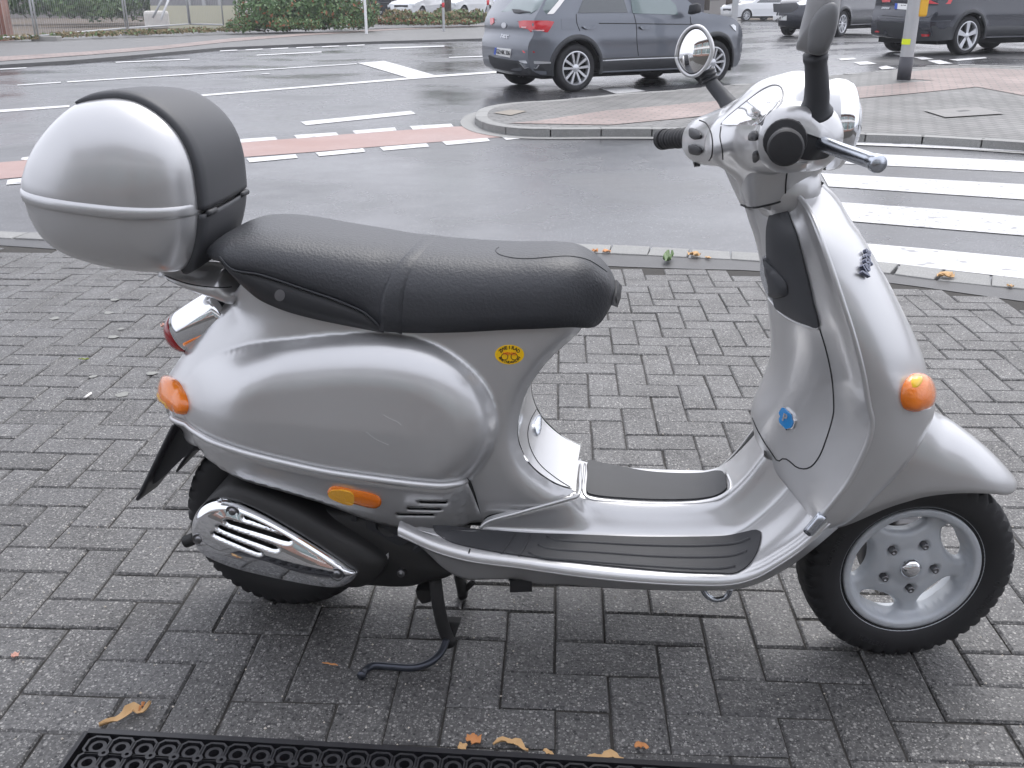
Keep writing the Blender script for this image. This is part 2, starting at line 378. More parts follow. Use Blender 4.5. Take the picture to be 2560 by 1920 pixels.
m_brick2 = mat('paver_concrete_far', (.068, .066, .066), .55, noise=[(6, .55, (.09, .088, .086)), (1.7, .5, (.078, .076, .075)), (150, .50, .66, (.14, .137, .134)), (95, .56, .70, (.025, .025, .026))], speck=[(125, .42, (.27, .262, .25), .42), (230, .48, (.23, .225, .215), .35), (85, .24, (.42, .40, .37), .8), (110, .3, (.018, .018, .019), .6)], bump=[(130, .9, .003), (380, .6, .0014)], roughmap=(5, .38, .64))
mk('further_bricks', VV, FF, m_brick2, pave, smooth=False, kind='stuff')

# ---- markings on the carriageway
zm = ZR+.004; zr = ZR+.003
def mark(name, pxs, label=None, mt=None, z=zm): return gpoly(name, pxs, z, mt or m_white, kind='structure')
cyc = gpoly('cycle_lane', Z(580, 250, 900, [(-1700, 405), (50, 262), (700, 210), (1360, 163), (1520, 160), (1700, 172), (1950, 195), (2100, 200), (1900, 212), (1650, 228), (1290, 255), (900, 285), (500, 318), (70, 350), (-1700, 510)]), zr, m_red, kind='structure')
for a, b, c, d in (((45, 240), (265, 225), (280, 243), (50, 262)), ((380, 215), (640, 198), (655, 215), (400, 237)), ((740, 188), (1000, 168), (1012, 187), (755, 208)), ((1090, 160), (1345, 145), (1362, 162), (1112, 182)), ((88, 358), (390, 333), (405, 355), (108, 383)), ((512, 322), (805, 295), (820, 318), (535, 345)), ((905, 288), (1195, 265), (1212, 286), (930, 311)), ((1290, 255), (1570, 232), (1585, 252), (1318, 277)), ((1650, 222), (1915, 205), (1932, 222), (1685, 245))):
    mark('lane_marking', Z(580, 250, 900, [a, b, c, d]))
mark('lane_marking', Z(0, 250, 300, [(385, 1100), (405, 1060), (560, 1040), (540, 1110)])); mark('lane_marking', Z(0, 250, 300, [(115, 1560), (140, 1470), (500, 1430), (480, 1530)]))
mark('edge_line', Z(580, 250, 900, [(420, 133), (1100, 66), (1132, 85), (455, 155)]))
for pl in ([(0, 485), (300, 462), (300, 454), (0, 474)], [(810, 421), (1300, 381), (1900, 333), (2190, 313), (2190, 305), (1890, 325), (1300, 374), (815, 413)], [(1545, 273), (1660, 264), (1730, 283), (1897, 331), (1770, 339)], [(75, 370), (265, 358), (262, 354), (75, 366)], [(288, 357), (800, 325), (1540, 278), (1540, 275), (800, 321), (290, 352)], [(0, 302), (115, 296), (115, 292), (0, 298)], [(500, 272), (820, 259), (820, 255), (500, 268)], [(1110, 241), (1390, 227), (1390, 223), (1110, 237)], [(1640, 212), (1920, 202), (1920, 197), (1640, 207)], [(1940, 251), (2120, 245), (2120, 241), (1940, 247)], [(1130, 321), (1165, 320), (1165, 317), (1130, 318)]):
    mark('lane_line', Z(0, 0, 1280, pl))
for i in range(6):
    x = 950+i*110; y = 217-i*4.5; mark('lane_marking', Z(0, 0, 1280, [(x, y+2), (x+75, y-2), (x+75, y+2), (x, y+6)]))
zc = [gp(*q, ZR+.004) for q in Z(1960, 280, 600, [(700, 232), (2212, 292), (2212, 366), (690, 305)])]
for q in ([(560, 228), (2300, 295), (2300, 370), (520, 300)], [(440, 368), (2300, 455), (2300, 558), (410, 468)], [(340, 563), (2300, 670), (2300, 812), (410, 685)], [(480, 828), (1300, 885), (2300, 966), (2300, 1145), (590, 1003)], [(730, 1208), (1300, 1258), (2300, 1353), (2300, 1545), (1500, 1453), (820, 1376)]):
    mark('zebra_stripe', Z(1960, 280, 600, q), mt=m_worn if q[0][0] in (480, 440, 340) else m_white)
for q in ([(160, 650), (330, 640), (365, 657), (190, 670)], [(325, 690), (480, 680), (585, 708), (400, 720)], [(600, 745), (690, 728), (800, 758), (640, 770)], [(985, 632), (1100, 630), (1215, 655), (1080, 662)], [(1140, 672), (1280, 665), (1425, 705), (1270, 712)], [(1380, 660), (1780, 632), (1805, 645), (1480, 675)], [(760, 595), (860, 590), (1000, 618), (860, 620)]):
    mark('lane_marking', Z(2060, 0, 500, q))
for q in ([(1230, 0), (1480, -10), (1680, 30), (1400, 55)],):
    mark('lane_marking', Z(1160, 220, 600, q))

# ---- traffic island
ikx = Z(1960, 280, 600, [(2400, 290), (2212, 280), (1300, 225), (700, 205)]) + Z(1160, 220, 600, [(2080, 380), (1300, 375), (800, 378), (500, 370), (250, 335), (130, 290), (100, 250), (150, 190), (260, 158), (450, 133), (800, 110), (1100, 85), (1500, 45), (1900, 20), (2212, -10)]) + Z(1800, 0, 760, [(780, 550), (1300, 500), (1600, 475), (1850, 470), (2212, 485), (2500, 510)])
ZI = .06
isl = crv([gp(*p, ZI)[:2] for p in ikx], 160)
def inset(P, d):
    T = np.gradient(P, axis=0); T /= np.linalg.norm(T, axis=1)[:, None]; N = np.stack([T[:, 1], -T[:, 0]], 1); return P+N*d
far_pt = [(16, 17), (16, 8)]
flatT('traffic_island', list(isl)+[np.array(p) for p in far_pt], ZI-.004, m_ispav, kind='structure')
ik = empty('island_kerb', kind='structure')
seg = 3; I1 = inset(isl, .14)
s1 = np.concatenate([[0], np.cumsum(np.linalg.norm(np.diff(isl, axis=0), axis=1))])
q = 0
while q < s1[-1]-.5:
    ln = .5
    ts = np.linspace(q+.005, q+ln-.005, 4); o_ = [np.array([np.interp(t, s1, isl[:, k]) for k in (0, 1)]) for t in ts]; n_ = [np.array([np.interp(t, s1, I1[:, k]) for k in (0, 1)]) for t in ts]
    zk = terr(*o_[1]); slab('kerb_stone', [tuple(p) for p in o_]+[tuple(p) for p in n_[::-1]], zk+ZR-.08, zk+ZI+random.uniform(-.002, .003), m_kerb, ik, bevel=.012); q += ln
I0 = inset(isl, -.16); mk('gutter', [(p[0], p[1], terr(*p[:2])+ZR+.006) for p in isl]+[(p[0], p[1], terr(*p[:2])+ZR+.006) for p in I0], [(i, i+len(isl), i+1+len(isl), i+1) for i in range(len(isl)-1)], m_kerb, kind='structure')
flatT('clinker_strip', [gp(p[0], p[1], ZI) for p in Z(1160, 220, 600, [(400, 325), (700, 300), (1300, 210), (2212, 130)])+Z(1800, 0, 760, [(800, 650), (1560, 585), (1280, 570), (1400, 520), (1600, 500), (1850, 493), (2212, 510), (2400, 525), (2400, 740), (2212, 695), (1870, 632), (1400, 680), (950, 720)])+Z(1160, 220, 600, [(2000, 280), (1350, 340)])], ZI+.002, m_pink, kind='structure')
mh = tag(gpoly('manhole_cover', Z(1800, 0, 760, [(1480, 805), (1880, 780), (2070, 828), (1640, 855)]), ZI+.004, mat('cast_frame', (.2, .195, .19), .7, noise=(6, .5, (.26, .25, .24)))), 'flat square inspection cover set in the island paving', 'manhole cover')
mk('grate', *[x for x in prism([tuple(gp(*p, ZI)[:2]) for p in Z(1800, 0, 760, [(1710, 812), (1790, 803), (1830, 812), (1745, 820)])], ZI+.005, ZI+.008, lambda a, b, d: (a, b, d+terr(a, b)))], mat('cast_dark', (.09, .09, .09), .7), mh, smooth=False)
mh2 = tag(gpoly('manhole_cover', Z(1160, 220, 600, [(270, 228), (430, 198), (580, 212), (430, 250)]), ZI+.004, mat('cast_tan', (.27, .24, .2), .8, noise=(8, .5, (.2, .18, .16)))), 'tan diamond shaped cover plate at the rounded island tip', 'manhole cover')

# ---- far side of the road
farw = slab('far_footway', [tuple(gp(p[0], p[1], .05)[:2]) for p in Z(0, 0, 1280, [(-1500, 372), (-500, 310), (0, 280), (320, 260), (650, 232), (960, 205), (1300, 190), (1580, 180), (2120, 165), (2700, 158), (3200, 150), (3200, 60), (2120, 88), (1500, 105), (1000, 126), (600, 140), (0, 178), (-500, 200), (-1500, 245)])], -.12, .05, m_asph2, kind='structure')
gpoly('far_clinker_strip', Z(0, 0, 1280, [(-1500, 352), (-300, 288), (0, 265), (350, 240), (700, 213), (1000, 180), (1300, 155), (1700, 130), (2100, 112), (2100, 109), (1700, 124), (1300, 146), (1000, 166), (700, 198), (350, 225), (0, 245), (-300, 263), (-1500, 325)]), .054, m_pink, kind='structure')
m_gravel = mat('yard_gravel', (.15, .13, .11), .95, spec=.1, noise=[(.35, .5, .6, (.17, .12, .065)), (2.2, .5, (.11, .1, .095)), (12, .5, (.2, .18, .165))], bump=(30, .8, .05))
yard = flat('yard_ground', [(-130, 36, .02), (-17, 35, .02), (-15.5, 43, .02), (-12.5, 47, .02), (-9, 56, .02), (0, 65, .02), (30, 68, .02), (30, 130, .02), (-130, 130, .02)], m_gravel, kind='structure')
# ------------------------------------------------------------------ the scooter
from mathutils.bvhtree import BVHTree
FB = Frame((-.4899, 1.8238), -.1371); FF_ = Frame((.7782, 1.6489), .0244)
ZA = (0, 200, 700); ZB = (300, 700, 1000); ZC = (1600, 0, 700); ZD = (1800, 450, 760); ZE = (1800, 900, 760); ZF = (500, 530, 1100); ZG = (1000, 950, 1100); ZH = (400, 1100, 600); ZJ = (800, 1300, 600)
def bl(z, pts, y=None, wid=2212): return np.array([FB.un(p[0], p[1], p[2] if len(p) > 2 else y) for p in Z(*z, pts, wid)])
def f2b(P): return FB.loc(FF_.w(np.asarray(P, float)))
def fl(z, pts, y=None, wid=2212): return np.array([FF_.un(p[0], p[1], p[2] if len(p) > 2 else y) for p in Z(*z, pts, wid)])
m_silver = mat('silver_paint', (.575, .575, .58), .38, metal=.66, coat=.75, coatr=.07, noise=(700, .5, (.53, .53, .535)), roughmap=(4, .29, .38))
m_alu = mat('rim_paint', (.53, .55, .575), .5, metal=.2, coat=.2, coatr=.3, noise=(60, .5, (.47, .505, .55)))
m_chrome = mat('chrome', (.82, .83, .85), .06, metal=1)
m_polish = mat('polished_alloy', (.60, .63, .68), .27, metal=1, noise=(25, .5, (.5, .53, .58)))
m_black = mat('black_plastic', (.028, .029, .033), .48, bump=(900, .15, .0005))
m_vinyl = mat('seat_vinyl', (.034, .036, .042), .42, spec=.5, bump=[(60, .10, .004), (190, .5, .002)], noise=(6, .5, (.04, .042, .047)))
m_pad = mat('grey_plastic', (.05, .052, .058), .52, bump=(1200, .2, .0004))
m_rubber = mat('rubber', (.014, .014, .016), .62, noise=(9, .5, (.024, .024, .026)), bump=(200, .2, .001))
m_mat = mat('floor_rubber', (.03, .031, .035), .55, bump=(500, .25, .0006), noise=(10, .5, (.045, .046, .05)))
m_dark = mat('engine_black', (.012, .012, .013), .6, noise=(12, .5, (.025, .024, .023)), bump=(120, .3, .001))
m_amber = mat('amber_lens', (.95, .26, .01), .12, coat=1, coatr=.02, bump=(260, .5, .002), noise=(14, .55, (.75, .13, .005)))
m_amber2 = mat('amber_reflector', (1.0, .48, .02), .15, coat=1, coatr=.02, bump=(420, .8, .002))
m_redl = mat('red_lens', (.38, .01, .015), .1, coat=1, coatr=.02, noise=(30, .5, (.24, .005, .01)))
m_glass = mat('clear_glass', (.9, .92, .95), .02, trans=1, ior=1.45)
m_mirror = mat('mirror_glass', (.9, .9, .9), .01, metal=1)
m_yellow = mat('sticker_yellow', (.92, .55, .0), .35, coat=.5); m_ink = mat('sticker_ink', (.05, .03, .01), .5); m_inkred = mat('sticker_red', (.75, .12, .02), .5)
m_blue = mat('badge_blue', (.02, .25, .62), .25, coat=1); m_screw = mat('screw_steel', (.25, .25, .26), .35, metal=1)
m_seam = mat('panel_gap', (.02, .02, .022), .7)

scooter = empty('scooter', (FB.o[0], FB.o[1], 0), FB.yaw, label='silver motor scooter with black seat and rear top case on its stand', cat='scooter')
TARGET = {}
def part(name, V, F, mt, parent=None, target=None, **k):
    o = mk(name, V, F, mt, parent or scooter, **k)
    if target: TARGET[target] = BVHTree.FromPolygons([Vector(v) for v in V], [tuple(map(int, f)) for f in F])
    return o
CUR = [FB]
def part2(name, V, F, mt, parent=None, target=None, dz=0, **k):
    a = part(name, V, F, mt, parent, target, **k); W_ = np.asarray(V, float)*np.array([1, -1, 1])+np.array([0, 0, dz]); part(name, W_, [tuple(f)[::-1] for f in F], mt, parent, None, **k); return a
def cast(px, py, tgt):
    d = ray(px, py); fr = CUR[0]; o = CAMPOS-fr.o
    ol = Vector((o@fr.ex, o@fr.ey, o[2])); dl = Vector((d@fr.ex, d@fr.ey, d[2])).normalized()
    best = None
    for t in (tgt if isinstance(tgt, (list, tuple)) else [tgt]):
        h = TARGET[t].ray_cast(ol, dl)
        if h[0] is not None and (best is None or h[3] < best[2]):
            n = h[1]
            if n.dot(dl) > 0: n = -n
            best = (np.array(h[0]), np.array(n), h[3])
    return best
def decal(name, pxs, tgt, mt, off=.002, thick=.004, parent=None, step=10, n=None, dome=0, flatn=False, **k):
    """real thin pieces lying on a surface: the outline is given in photo pixels and meets the surface along the line of sight"""
    O = crv(pxs, n, True) if n else np.array(pxs, float)
    V2, T = plate(O, (), step); ed = pdist(V2, O, True); V = []; N = []
    hits = [cast(p[0], p[1], tgt) for p in V2]
    ok = [h for h in hits if h]
    if not ok: print('decal missed', name); return None
    am = np.mean([h[1] for h in ok], 0); am /= np.linalg.norm(am)
    pos = np.array([h[0] for h in ok]); idx = [i for i, h in enumerate(hits) if h]
    for i, (p, h) in enumerate(zip(V2, hits)):
        if h is None:
            j = idx[int(np.linalg.norm(V2[idx]-p, axis=1).argmin())]; q = hits[j]; fr = CUR[0]; dl = ray(*p); dl = np.array([dl@fr.ex, dl@fr.ey, dl[2]]); o = CAMPOS-fr.o; o = np.array([o@fr.ex, o@fr.ey, o[2]])
            t = ((q[0]-o)@am)/(dl@am); h = (o+dl*t, q[1], 0)
        nn = am if flatn else h[1]
        V.append(h[0]+nn*(off+dome*float(qround(ed[i], max(ed.max(), 1e-6))))); N.append(nn)
    V = np.array(V); N = np.array(N)
    # side wall
    cnt = {}
    for t in T:
        for a, b in ((t[0], t[1]), (t[1], t[2]), (t[2], t[0])): cnt[(a, b)] = 1
    bd = [(a, b) for (a, b) in cnt if (b, a) not in cnt]
    W2 = V-N*thick; m_ = len(V); F = [tuple(t) for t in T]+[(b, a, a+m_, b+m_) for a, b in bd]
    k.setdefault('autos', 50)
    return mk(name, list(V)+list(W2), F, mt, parent or scooter, recalc=False, **k)
def seam(name, pxs, tgt, r=.0013, mt=None, n=60, off=0, parent=None, **k):
    P = [cast(*p, tgt) for p in crv(pxs, n)]; P = [h[0]+h[1]*off for h in P if h]
    if len(P) < 4: print('seam missed', name); return
    V, F = tube(np.array(P), r, 6); return mk(name, V, F, mt or m_seam, parent or scooter, **k)
def loft(rails, N, Mx, names=None):
    Rr = [crv(r, N) for r in rails]; G = np.stack(Rr, 1)         # N x K x 3
    out = np.array([crv(G[i], Mx) for i in range(N)])
    return out.reshape(-1, 3), gridfaces(N, Mx)
def both(V, F):
    V = np.asarray(V); n = len(V); W_ = V*np.array([1, -1, 1]); return np.vstack([V, W_]), list(F)+[tuple(i+n for i in f[::-1]) for f in F]
def pillow(O2, c, y0, depth, p=2., rings=10, sgn=-1, fn=None):
    """domed cover over a closed (x,z) outline"""
    O2 = np.asarray(O2); n = len(O2); V = []; c = np.asarray(c)
    for k in range(rings):
        a = k/rings*math.pi/2; s = math.cos(a)**(2/p); d = math.sin(a)**(2/p)
        for q in O2: x, z = c+(q-c)*s; V.append((x, y0+sgn*depth*d, z))
    V.append((c[0], y0+sgn*depth, c[1])); F = gridfaces(rings, n, False, True)
    F += [((rings-1)*n+i, (rings-1)*n+(i+1) % n, rings*n) for i in range(n)]
    return V, F
def xz(P): return np.asarray(P)[:, (0, 2)]

# ---- rear body: one shell per side, its half width given over the side elevation
tail = bl(ZB, [(250, 690, -.05), (236, 630, -.04), (262, 545, -.03), (320, 450, -.03), (400, 340, -.03), (480, 240, -.03), (560, 150, -.03), (630, 85, -.03)])
top = bl(ZF, [(230, 330, -.10), (400, 430, -.13), (600, 500, -.13), (900, 560, -.13), (1300, 580, -.13), (1700, 575, -.13), (1880, 565, -.11)])
neck = np.array([FB.un(*p, -.105) for p in [(1462, 812), (1446, 837), (1415, 864), (1381, 893), (1348, 930), (1320, 973), (1302, 1021), (1295, 1070)]+Z(*ZG, [(600, 300), (640, 395), (700, 462), (790, 525), (870, 556)])])
lowf = bl(ZG, [(885, 572, -.115), (860, 592, -.125), (600, 662, -.145), (430, 716, -.165), (398, 752, -.17)])
ridge = np.vstack([bl(ZG, [(386, 748, -.19), (352, 640, -.2), (318, 545, -.205)]), bl(ZB, [(1650, 1122, -.205), (1400, 1086, -.205), (1150, 1042, -.20), (900, 982, -.195), (650, 900, -.18), (500, 845, -.16), (400, 800, -.135), (310, 745, -.09)])])
def dens(P, n): return crv(P, n)
O = np.vstack([dens(tail, 30), dens(top, 40), dens(neck, 50), dens(lowf, 30), dens(ridge[:3], 8), dens(ridge[2:], 60)])
Oxz = xz(O); tailxz, neckxz = xz(dens(tail, 30)), xz(dens(neck, 50))
cowl_px = [(335, 560), (420, 500), (600, 436), (800, 388), (1000, 362), (1200, 347), (1400, 347), (1600, 372), (1750, 420), (1880, 500), (1985, 605), (2048, 720), (2066, 830), (2048, 930), (2005, 1020), (1935, 1105), (1860, 1180)]
cowl = np.vstack([xz(bl(ZB, cowl_px, -.17)), xz(bl(ZB, [(1400, 1200), (900, 1090), (500, 960), (300, 800), (260, 690)], -.17))]); cowl = crv(cowl, 160, True)
def body_w(P):
    P = np.asarray(P, float); x, z = P[:, 0], P[:, 1]
    w = .128+.10*np.clip(.70-z, 0, .4)*.9 - .02*np.clip((x-.42)/.22, 0, 1)**2
    w = np.minimum(w, .165)
    d = pdist(P, cowl, True); ins = inpoly(P, cowl)
    amp = .060*sstep((x+.22)/.26)
    b = np.where(ins, qround(d, .075), 0); b2 = np.where(ins, sstep(d/.25), 0)
    lead = np.where(~ins, np.exp(-d/.012)*.0, 0)
    w = w+amp*b+.012*b2+lead
    w = w-.55*np.clip(.52-z, 0, 1)**2
    w = w*qround(pdist(P, tailxz)+.0008, .17)**.9
    w = w*(.70+.30*qround(pdist(P, neckxz)+.0008, .04))
    return np.maximum(w, .012)
V2, T = plate(Oxz, (), .0052); w = body_w(V2)
for _ in range(2):                                       # relax the shell a little
    acc = np.zeros(len(V2)); cn = np.zeros(len(V2))
    for a, b in ((0, 1), (1, 2), (2, 0)):
        np.add.at(acc, T[:, a], w[T[:, b]]); np.add.at(cn, T[:, a], 1); np.add.at(acc, T[:, b], w[T[:, a]]); np.add.at(cn, T[:, b], 1)
    w = .6*w+.4*acc/np.maximum(cn, 1)
V = np.stack([V2[:, 0], -w, V2[:, 1]], 1)
T = [t if np.cross(V2[t[1]]-V2[t[0]], V2[t[2]]-V2[t[0]]) > 0 else t[::-1] for t in T]
Vb, Fb = both(V, T)
# close tail and neck between the two halves
def bridge(line, n=9):
    A = np.stack([line[:, 0], -body_w(line)*.999, line[:, 1]], 1); P = np.array([np.linspace(a, a*np.array([1, -1, 1]), n) for a in A]); return P.reshape(-1, 3), gridfaces(len(line), n)
bt, bn = bridge(tailxz), bridge(neckxz)
VV_, FF2 = join((Vb, Fb), bt, bn)
part('rear_body', VV_, FF2, m_silver, target='body', recalc=True)
TARGET['bodyside'] = BVHTree.FromPolygons([Vector(v) for v in V], [tuple(map(int, t)) for t in T])
# bead along the lower edge of the cowl
rb = xz(dens(ridge[2:], 70)); P = np.stack([rb[:, 0], -body_w(rb)-.006, rb[:, 1]], 1)
part2('cowl_bead', *tube(P, .0065, 10), m_silver)
# ---- lower side fairing with vents
lowbot = bl(ZB, [(1985, 1418, -.19), (1850, 1428, -.19), (1740, 1424, -.19), (1600, 1420, -.19), (1400, 1352, -.18), (1150, 1228, -.175), (900, 1130, -.165), (700, 1058, -.155), (540, 968, -.14), (455, 885, -.125), (400, 812, -.115)])
lf = np.vstack([dens(ridge[:3], 8)[::-1][::-1], dens(ridge[2:-1], 50)[1:], dens(lowbot[::-1], 50)]); lfo = xz(lf)
def low_w(P):
    P = np.asarray(P, float); i = np.array([np.linalg.norm(rb-q, axis=1).argmin() for q in P]); top_ = body_w(rb)[i]; dz = np.clip(rb[i][:, 1]-P[:, 1], 0, 1)
    return np.maximum(top_+.004*sstep(dz/.02)-.62*np.clip(dz-.012, 0, 1)*.5-1.2*np.clip(dz-.03, 0, 1)**2, .06)
def capsule(a, b, r, n=24):
    a, b = np.array(a, float), np.array(b, float); d = (b-a)/np.linalg.norm(b-a); nn = np.array([-d[1], d[0]]); o = []
    for k in range(n//2+1):
        t = -math.pi/2+math.pi*k/(n//2); o.append(b+r*(math.cos(t)*d+math.sin(t)*nn))
    for k in range(n//2+1):
        t = math.pi/2+math.pi*k/(n//2); o.append(a+r*(math.cos(t)*d+math.sin(t)*nn))
    return np.array(o)
vents = [capsule(*xz(bl(ZB, [a, b], -.19)), .0042, 14) for a, b in (((1668, 1219), (1805, 1228)), ((1600, 1264), (1768, 1272)), ((1535, 1306), (1725, 1310)))]
V2, T = plate(lfo, vents, .007); V = np.stack([V2[:, 0], -low_w(V2), V2[:, 1]], 1)
T = [t if np.cross(V2[t[1]]-V2[t[0]], V2[t[2]]-V2[t[0]]) > 0 else t[::-1] for t in T]
part2('side_fairing', *(V, T), m_silver, target='low', solid=.004, off=-1)
TARGET['lowside'] = BVHTree.FromPolygons([Vector(v) for v in V], [tuple(map(int, t)) for t in T])
vb = xz(bl(ZB, [(1480, 1190), (1860, 1190), (1860, 1330), (1480, 1330)], -.17)); part('vent_backing', [(q[0], -.15, q[1]) for q in vb], [(0, 1, 2, 3)], m_black)
decal('side_reflector', crv(Z(*ZB, [(1150, 1160), (1175, 1140), (1300, 1160), (1400, 1182), (1440, 1205), (1446, 1235), (1420, 1254), (1300, 1232), (1190, 1206), (1155, 1185)]), 40, True), 'lowside', m_amber, .004, .008, dome=.004, step=5)
decal('reflector_insert', crv(Z(*ZB, [(1160, 1162), (1178, 1148), (1295, 1168), (1293, 1226), (1195, 1203), (1162, 1182)]), 40, True), 'lowside', m_amber2, .0085, .004, step=5)
# ---- tail piece, number plate holder
tp = bl(ZB, [(235, 690, -.06), (300, 742, -.085), (395, 803, -.12), (432, 875, -.12), (470, 910, -.11), (420, 890, -.08), (330, 830, -.05), (270, 775, -.04)]); V2, T = plate(crv(xz(tp), 60, True), (), .006); wv = .115*qround(pdist(V2, xz(tp[[0, 7, 6]]))+.001, .12)+.003
V = np.stack([V2[:, 0], -wv, V2[:, 1]], 1); part2('tail_fairing', *(V, list(T)), m_silver, solid=.004)
ph = bl(ZB, [(290, 810, -.085), (92, 1218, -.085), (112, 1190, -.085)]); a, b = ph[0], ph[1]
d_ = (b-a)/np.linalg.norm(b-a); nrm = np.array([-d_[2], 0, d_[0]]); n0 = 14
G = []
for i in range(n0):
    t = i/(n0-1)
    for j in range(9):
        y = (-1+2*j/8)*.085; bow = .045*(1-t)**2*(1-(abs(y)/.085)**2)
        G.append(a+(b-a)*t+np.array([0, y-a[1], 0])*1.0+np.array([.045*(1-t)**2*(y/.085+1)*.4, 0, -.01*(1-abs(y)/.085)*t])+nrm*bow*0)
part('plate_holder', G, gridfaces(n0, 9), m_black, solid=.006)
mg = bl(ZB, [(300, 800, -.06), (440, 900, -.06), (465, 930, -.06), (400, 950, -.06), (330, 1000, -.06), (250, 1080, -.06), (180, 1130, -.06), (260, 920, -.06)])
Vm, Fm = prism([tuple(q) for q in crv(xz(mg), 40, True)], -.06, .06, lambda a, b, d: (a, d, b)); part('rear_mudguard', Vm, Fm, m_black, recalc=True, autos=40)
# ---- rear indicator and tail light
ri_ = decal('rear_indicator', crv(Z(*ZB, [(232, 630), (240, 565), (275, 530), (312, 548), (346, 592), (372, 650), (380, 702), (364, 744), (328, 735), (280, 706), (243, 672)]), 50, True), 'bodyside', m_amber, .004, .03, dome=.016, step=5)
decal('indicator_reflector', crv(Z(*ZB, [(238, 628), (290, 612), (342, 625), (345, 660), (340, 710), (300, 705), (262, 680), (240, 655)]), 40, True), 'bodyside', m_amber2, .0125, .01, ri_, step=4, dome=.006)
tl = lambda pts, y=0: bl(ZB, pts, y)
a, b = tl([(560, 190)])[0], tl([(352, 290)])[0]
def cone(a, b, ra, rb, n=8, seg=32, pw=1.):
    P = np.array([a+(b-a)*t for t in np.linspace(0, 1, n)]); return tube(P, [ra+(rb-ra)*t**pw for t in np.linspace(0, 1, n)], seg)
part('tail_light_housing', *cone(a+(b-a)*-.3, b, .055, .043, 10, 36, 1.6), m_chrome)
dd = (b-a)/np.linalg.norm(b-a); lens = [b+dd*(.036*math.sin(t)) for t in np.linspace(0, math.pi/2, 8)]; part('tail_light_lens', *tube(np.array(lens), [.042*math.cos(t)+.0005 for t in np.linspace(0, math.pi/2, 8)], 32), m_redl)
# ---- rack under the case
rk = bl(ZA, [(1120, 1530, -.02), (1300, 1545, -.02), (1500, 1590, -.02), (1680, 1640, -.02), (1850, 1690, -.02), (1920, 1760, -.02)])
Vr = []; rkx = xz(crv(bl(ZA, [(1130, 1525), (1440, 1528), (1690, 1535), (1770, 1480), (1800, 1560), (1860, 1630), (1920, 1700), (1840, 1790), (1680, 1740), (1500, 1680), (1300, 1590)], -.06), 60, True))
V2, T = plate(rkx, (), .008); wv = .035+.05*qround(pdist(V2, rkx, True), .03); V = np.stack([V2[:, 0], -wv, V2[:, 1]], 1); part('case_rack', *both(V, list(T)), m_silver, target='rack')
seam('rack_groove', Z(*ZA, [(1300, 1545), (1450, 1600), (1600, 1630), (1760, 1640), (1830, 1635)]), 'rack', .0012)
# ---- top case: two domes and a central band
co = np.vstack([bl(ZA, [(585, 190), (760, 150), (920, 142), (1080, 178), (1250, 280), (1380, 410), (1460, 545), (1512, 700), (1540, 880), (1553, 1010), (1550, 1150), (1530, 1290), (1490, 1425), (1432, 1510)], -.122), bl(ZA, [(1280, 1528), (1130, 1525), (900, 1495), (700, 1447), (500, 1370), (350, 1258), (240, 1085), (185, 920), (166, 800), (190, 690), (240, 560), (330, 420), (450, 285)], -.125)])
co = crv(co, 120, True); cx = xz(co); cc = cx.mean(0)+np.array([.02, -.005])
def case_pt(x, z, off=0):
    d = np.array([x, z])-cc; th = math.atan2(d[1], d[0]); ang = np.arctan2(cx[:, 1]-cc[1], cx[:, 0]-cc[0]); rr = np.linalg.norm(cx-cc, axis=1); o = np.argsort(ang)
    r0 = np.interp(th, ang[o], rr[o], period=2*math.pi); s = min(np.linalg.norm(d)/r0, 1); return -.10-(.105+off)*max(1-s**2.3, 0)**(1/2.3)
V, F = pillow(cx, cc, -.10, .105, 2.3, 18); V = np.array(V); lid = V.copy()
def half(Vs, Fs, side):
    """split the dome at the lid seam plane"""
    return Vs, Fs
s0, s1 = bl(ZA, [(172, 850)], -.10)[0], bl(ZA, [(1550, 1020)], -.12)[0]
def seamz(x): t = (x-s0[0])/(s1[0]-s0[0]); return s0[2]+(s1[2]-s0[2])*t-.014*np.sin(np.clip(t, 0, 1)*math.pi)
Vfar = V*[1, -1, 1]; Vfar[:, 0] = cc[0]+(Vfar[:, 0]-cc[0])*.93; Vfar[:, 2] = cc[1]+(Vfar[:, 2]-cc[1])*.93; Vf, Ff = join((V, F), (Vfar, [f[::-1] for f in F]))
n = len(cx); mid = [(q[0], -.1001, q[1]) for q in cx]+[(*(cc[:1]+(q[:1]-cc[:1])*.93), .1001, cc[1]+(q[1]-cc[1])*.93) for q in cx]; Vc, Fc = join((Vf, Ff), (mid, gridfaces(2, n, False, True)))
def cut(Vs, Fs, above):
    b = bmesh.new(); vs_ = [b.verts.new(v) for v in Vs]
    for f in Fs:
        try: b.faces.new([vs_[i] for i in f])
        except ValueError: pass
    bmesh.ops.remove_doubles(b, verts=b.verts, dist=2e-4)
    xm = .5*(s0[0]+s1[0]); k = (s1[2]-s0[2])/(s1[0]-s0[0])
    pn = Vector((-k, 0, 1)).normalized(); bmesh.ops.bisect_plane(b, geom=b.verts[:]+b.edges[:]+b.faces[:], plane_co=Vector((s0[0], 0, s0[2]-.008)), plane_no=pn, clear_inner=above, clear_outer=not above)
    bmesh.ops.recalc_face_normals(b, faces=b.faces); b.verts.index_update(); r = [tuple(v.co) for v in b.verts], [tuple(v.index for v in f.verts) for f in b.faces]; b.free(); return r
cbase = part('top_case', *cut(Vc, Fc, False), m_silver)
part('lid', *cut(Vc, Fc, True), m_silver, cbase)
TARGET['case'] = BVHTree.FromPolygons([Vector(v) for v in V], [tuple(f) for f in F])
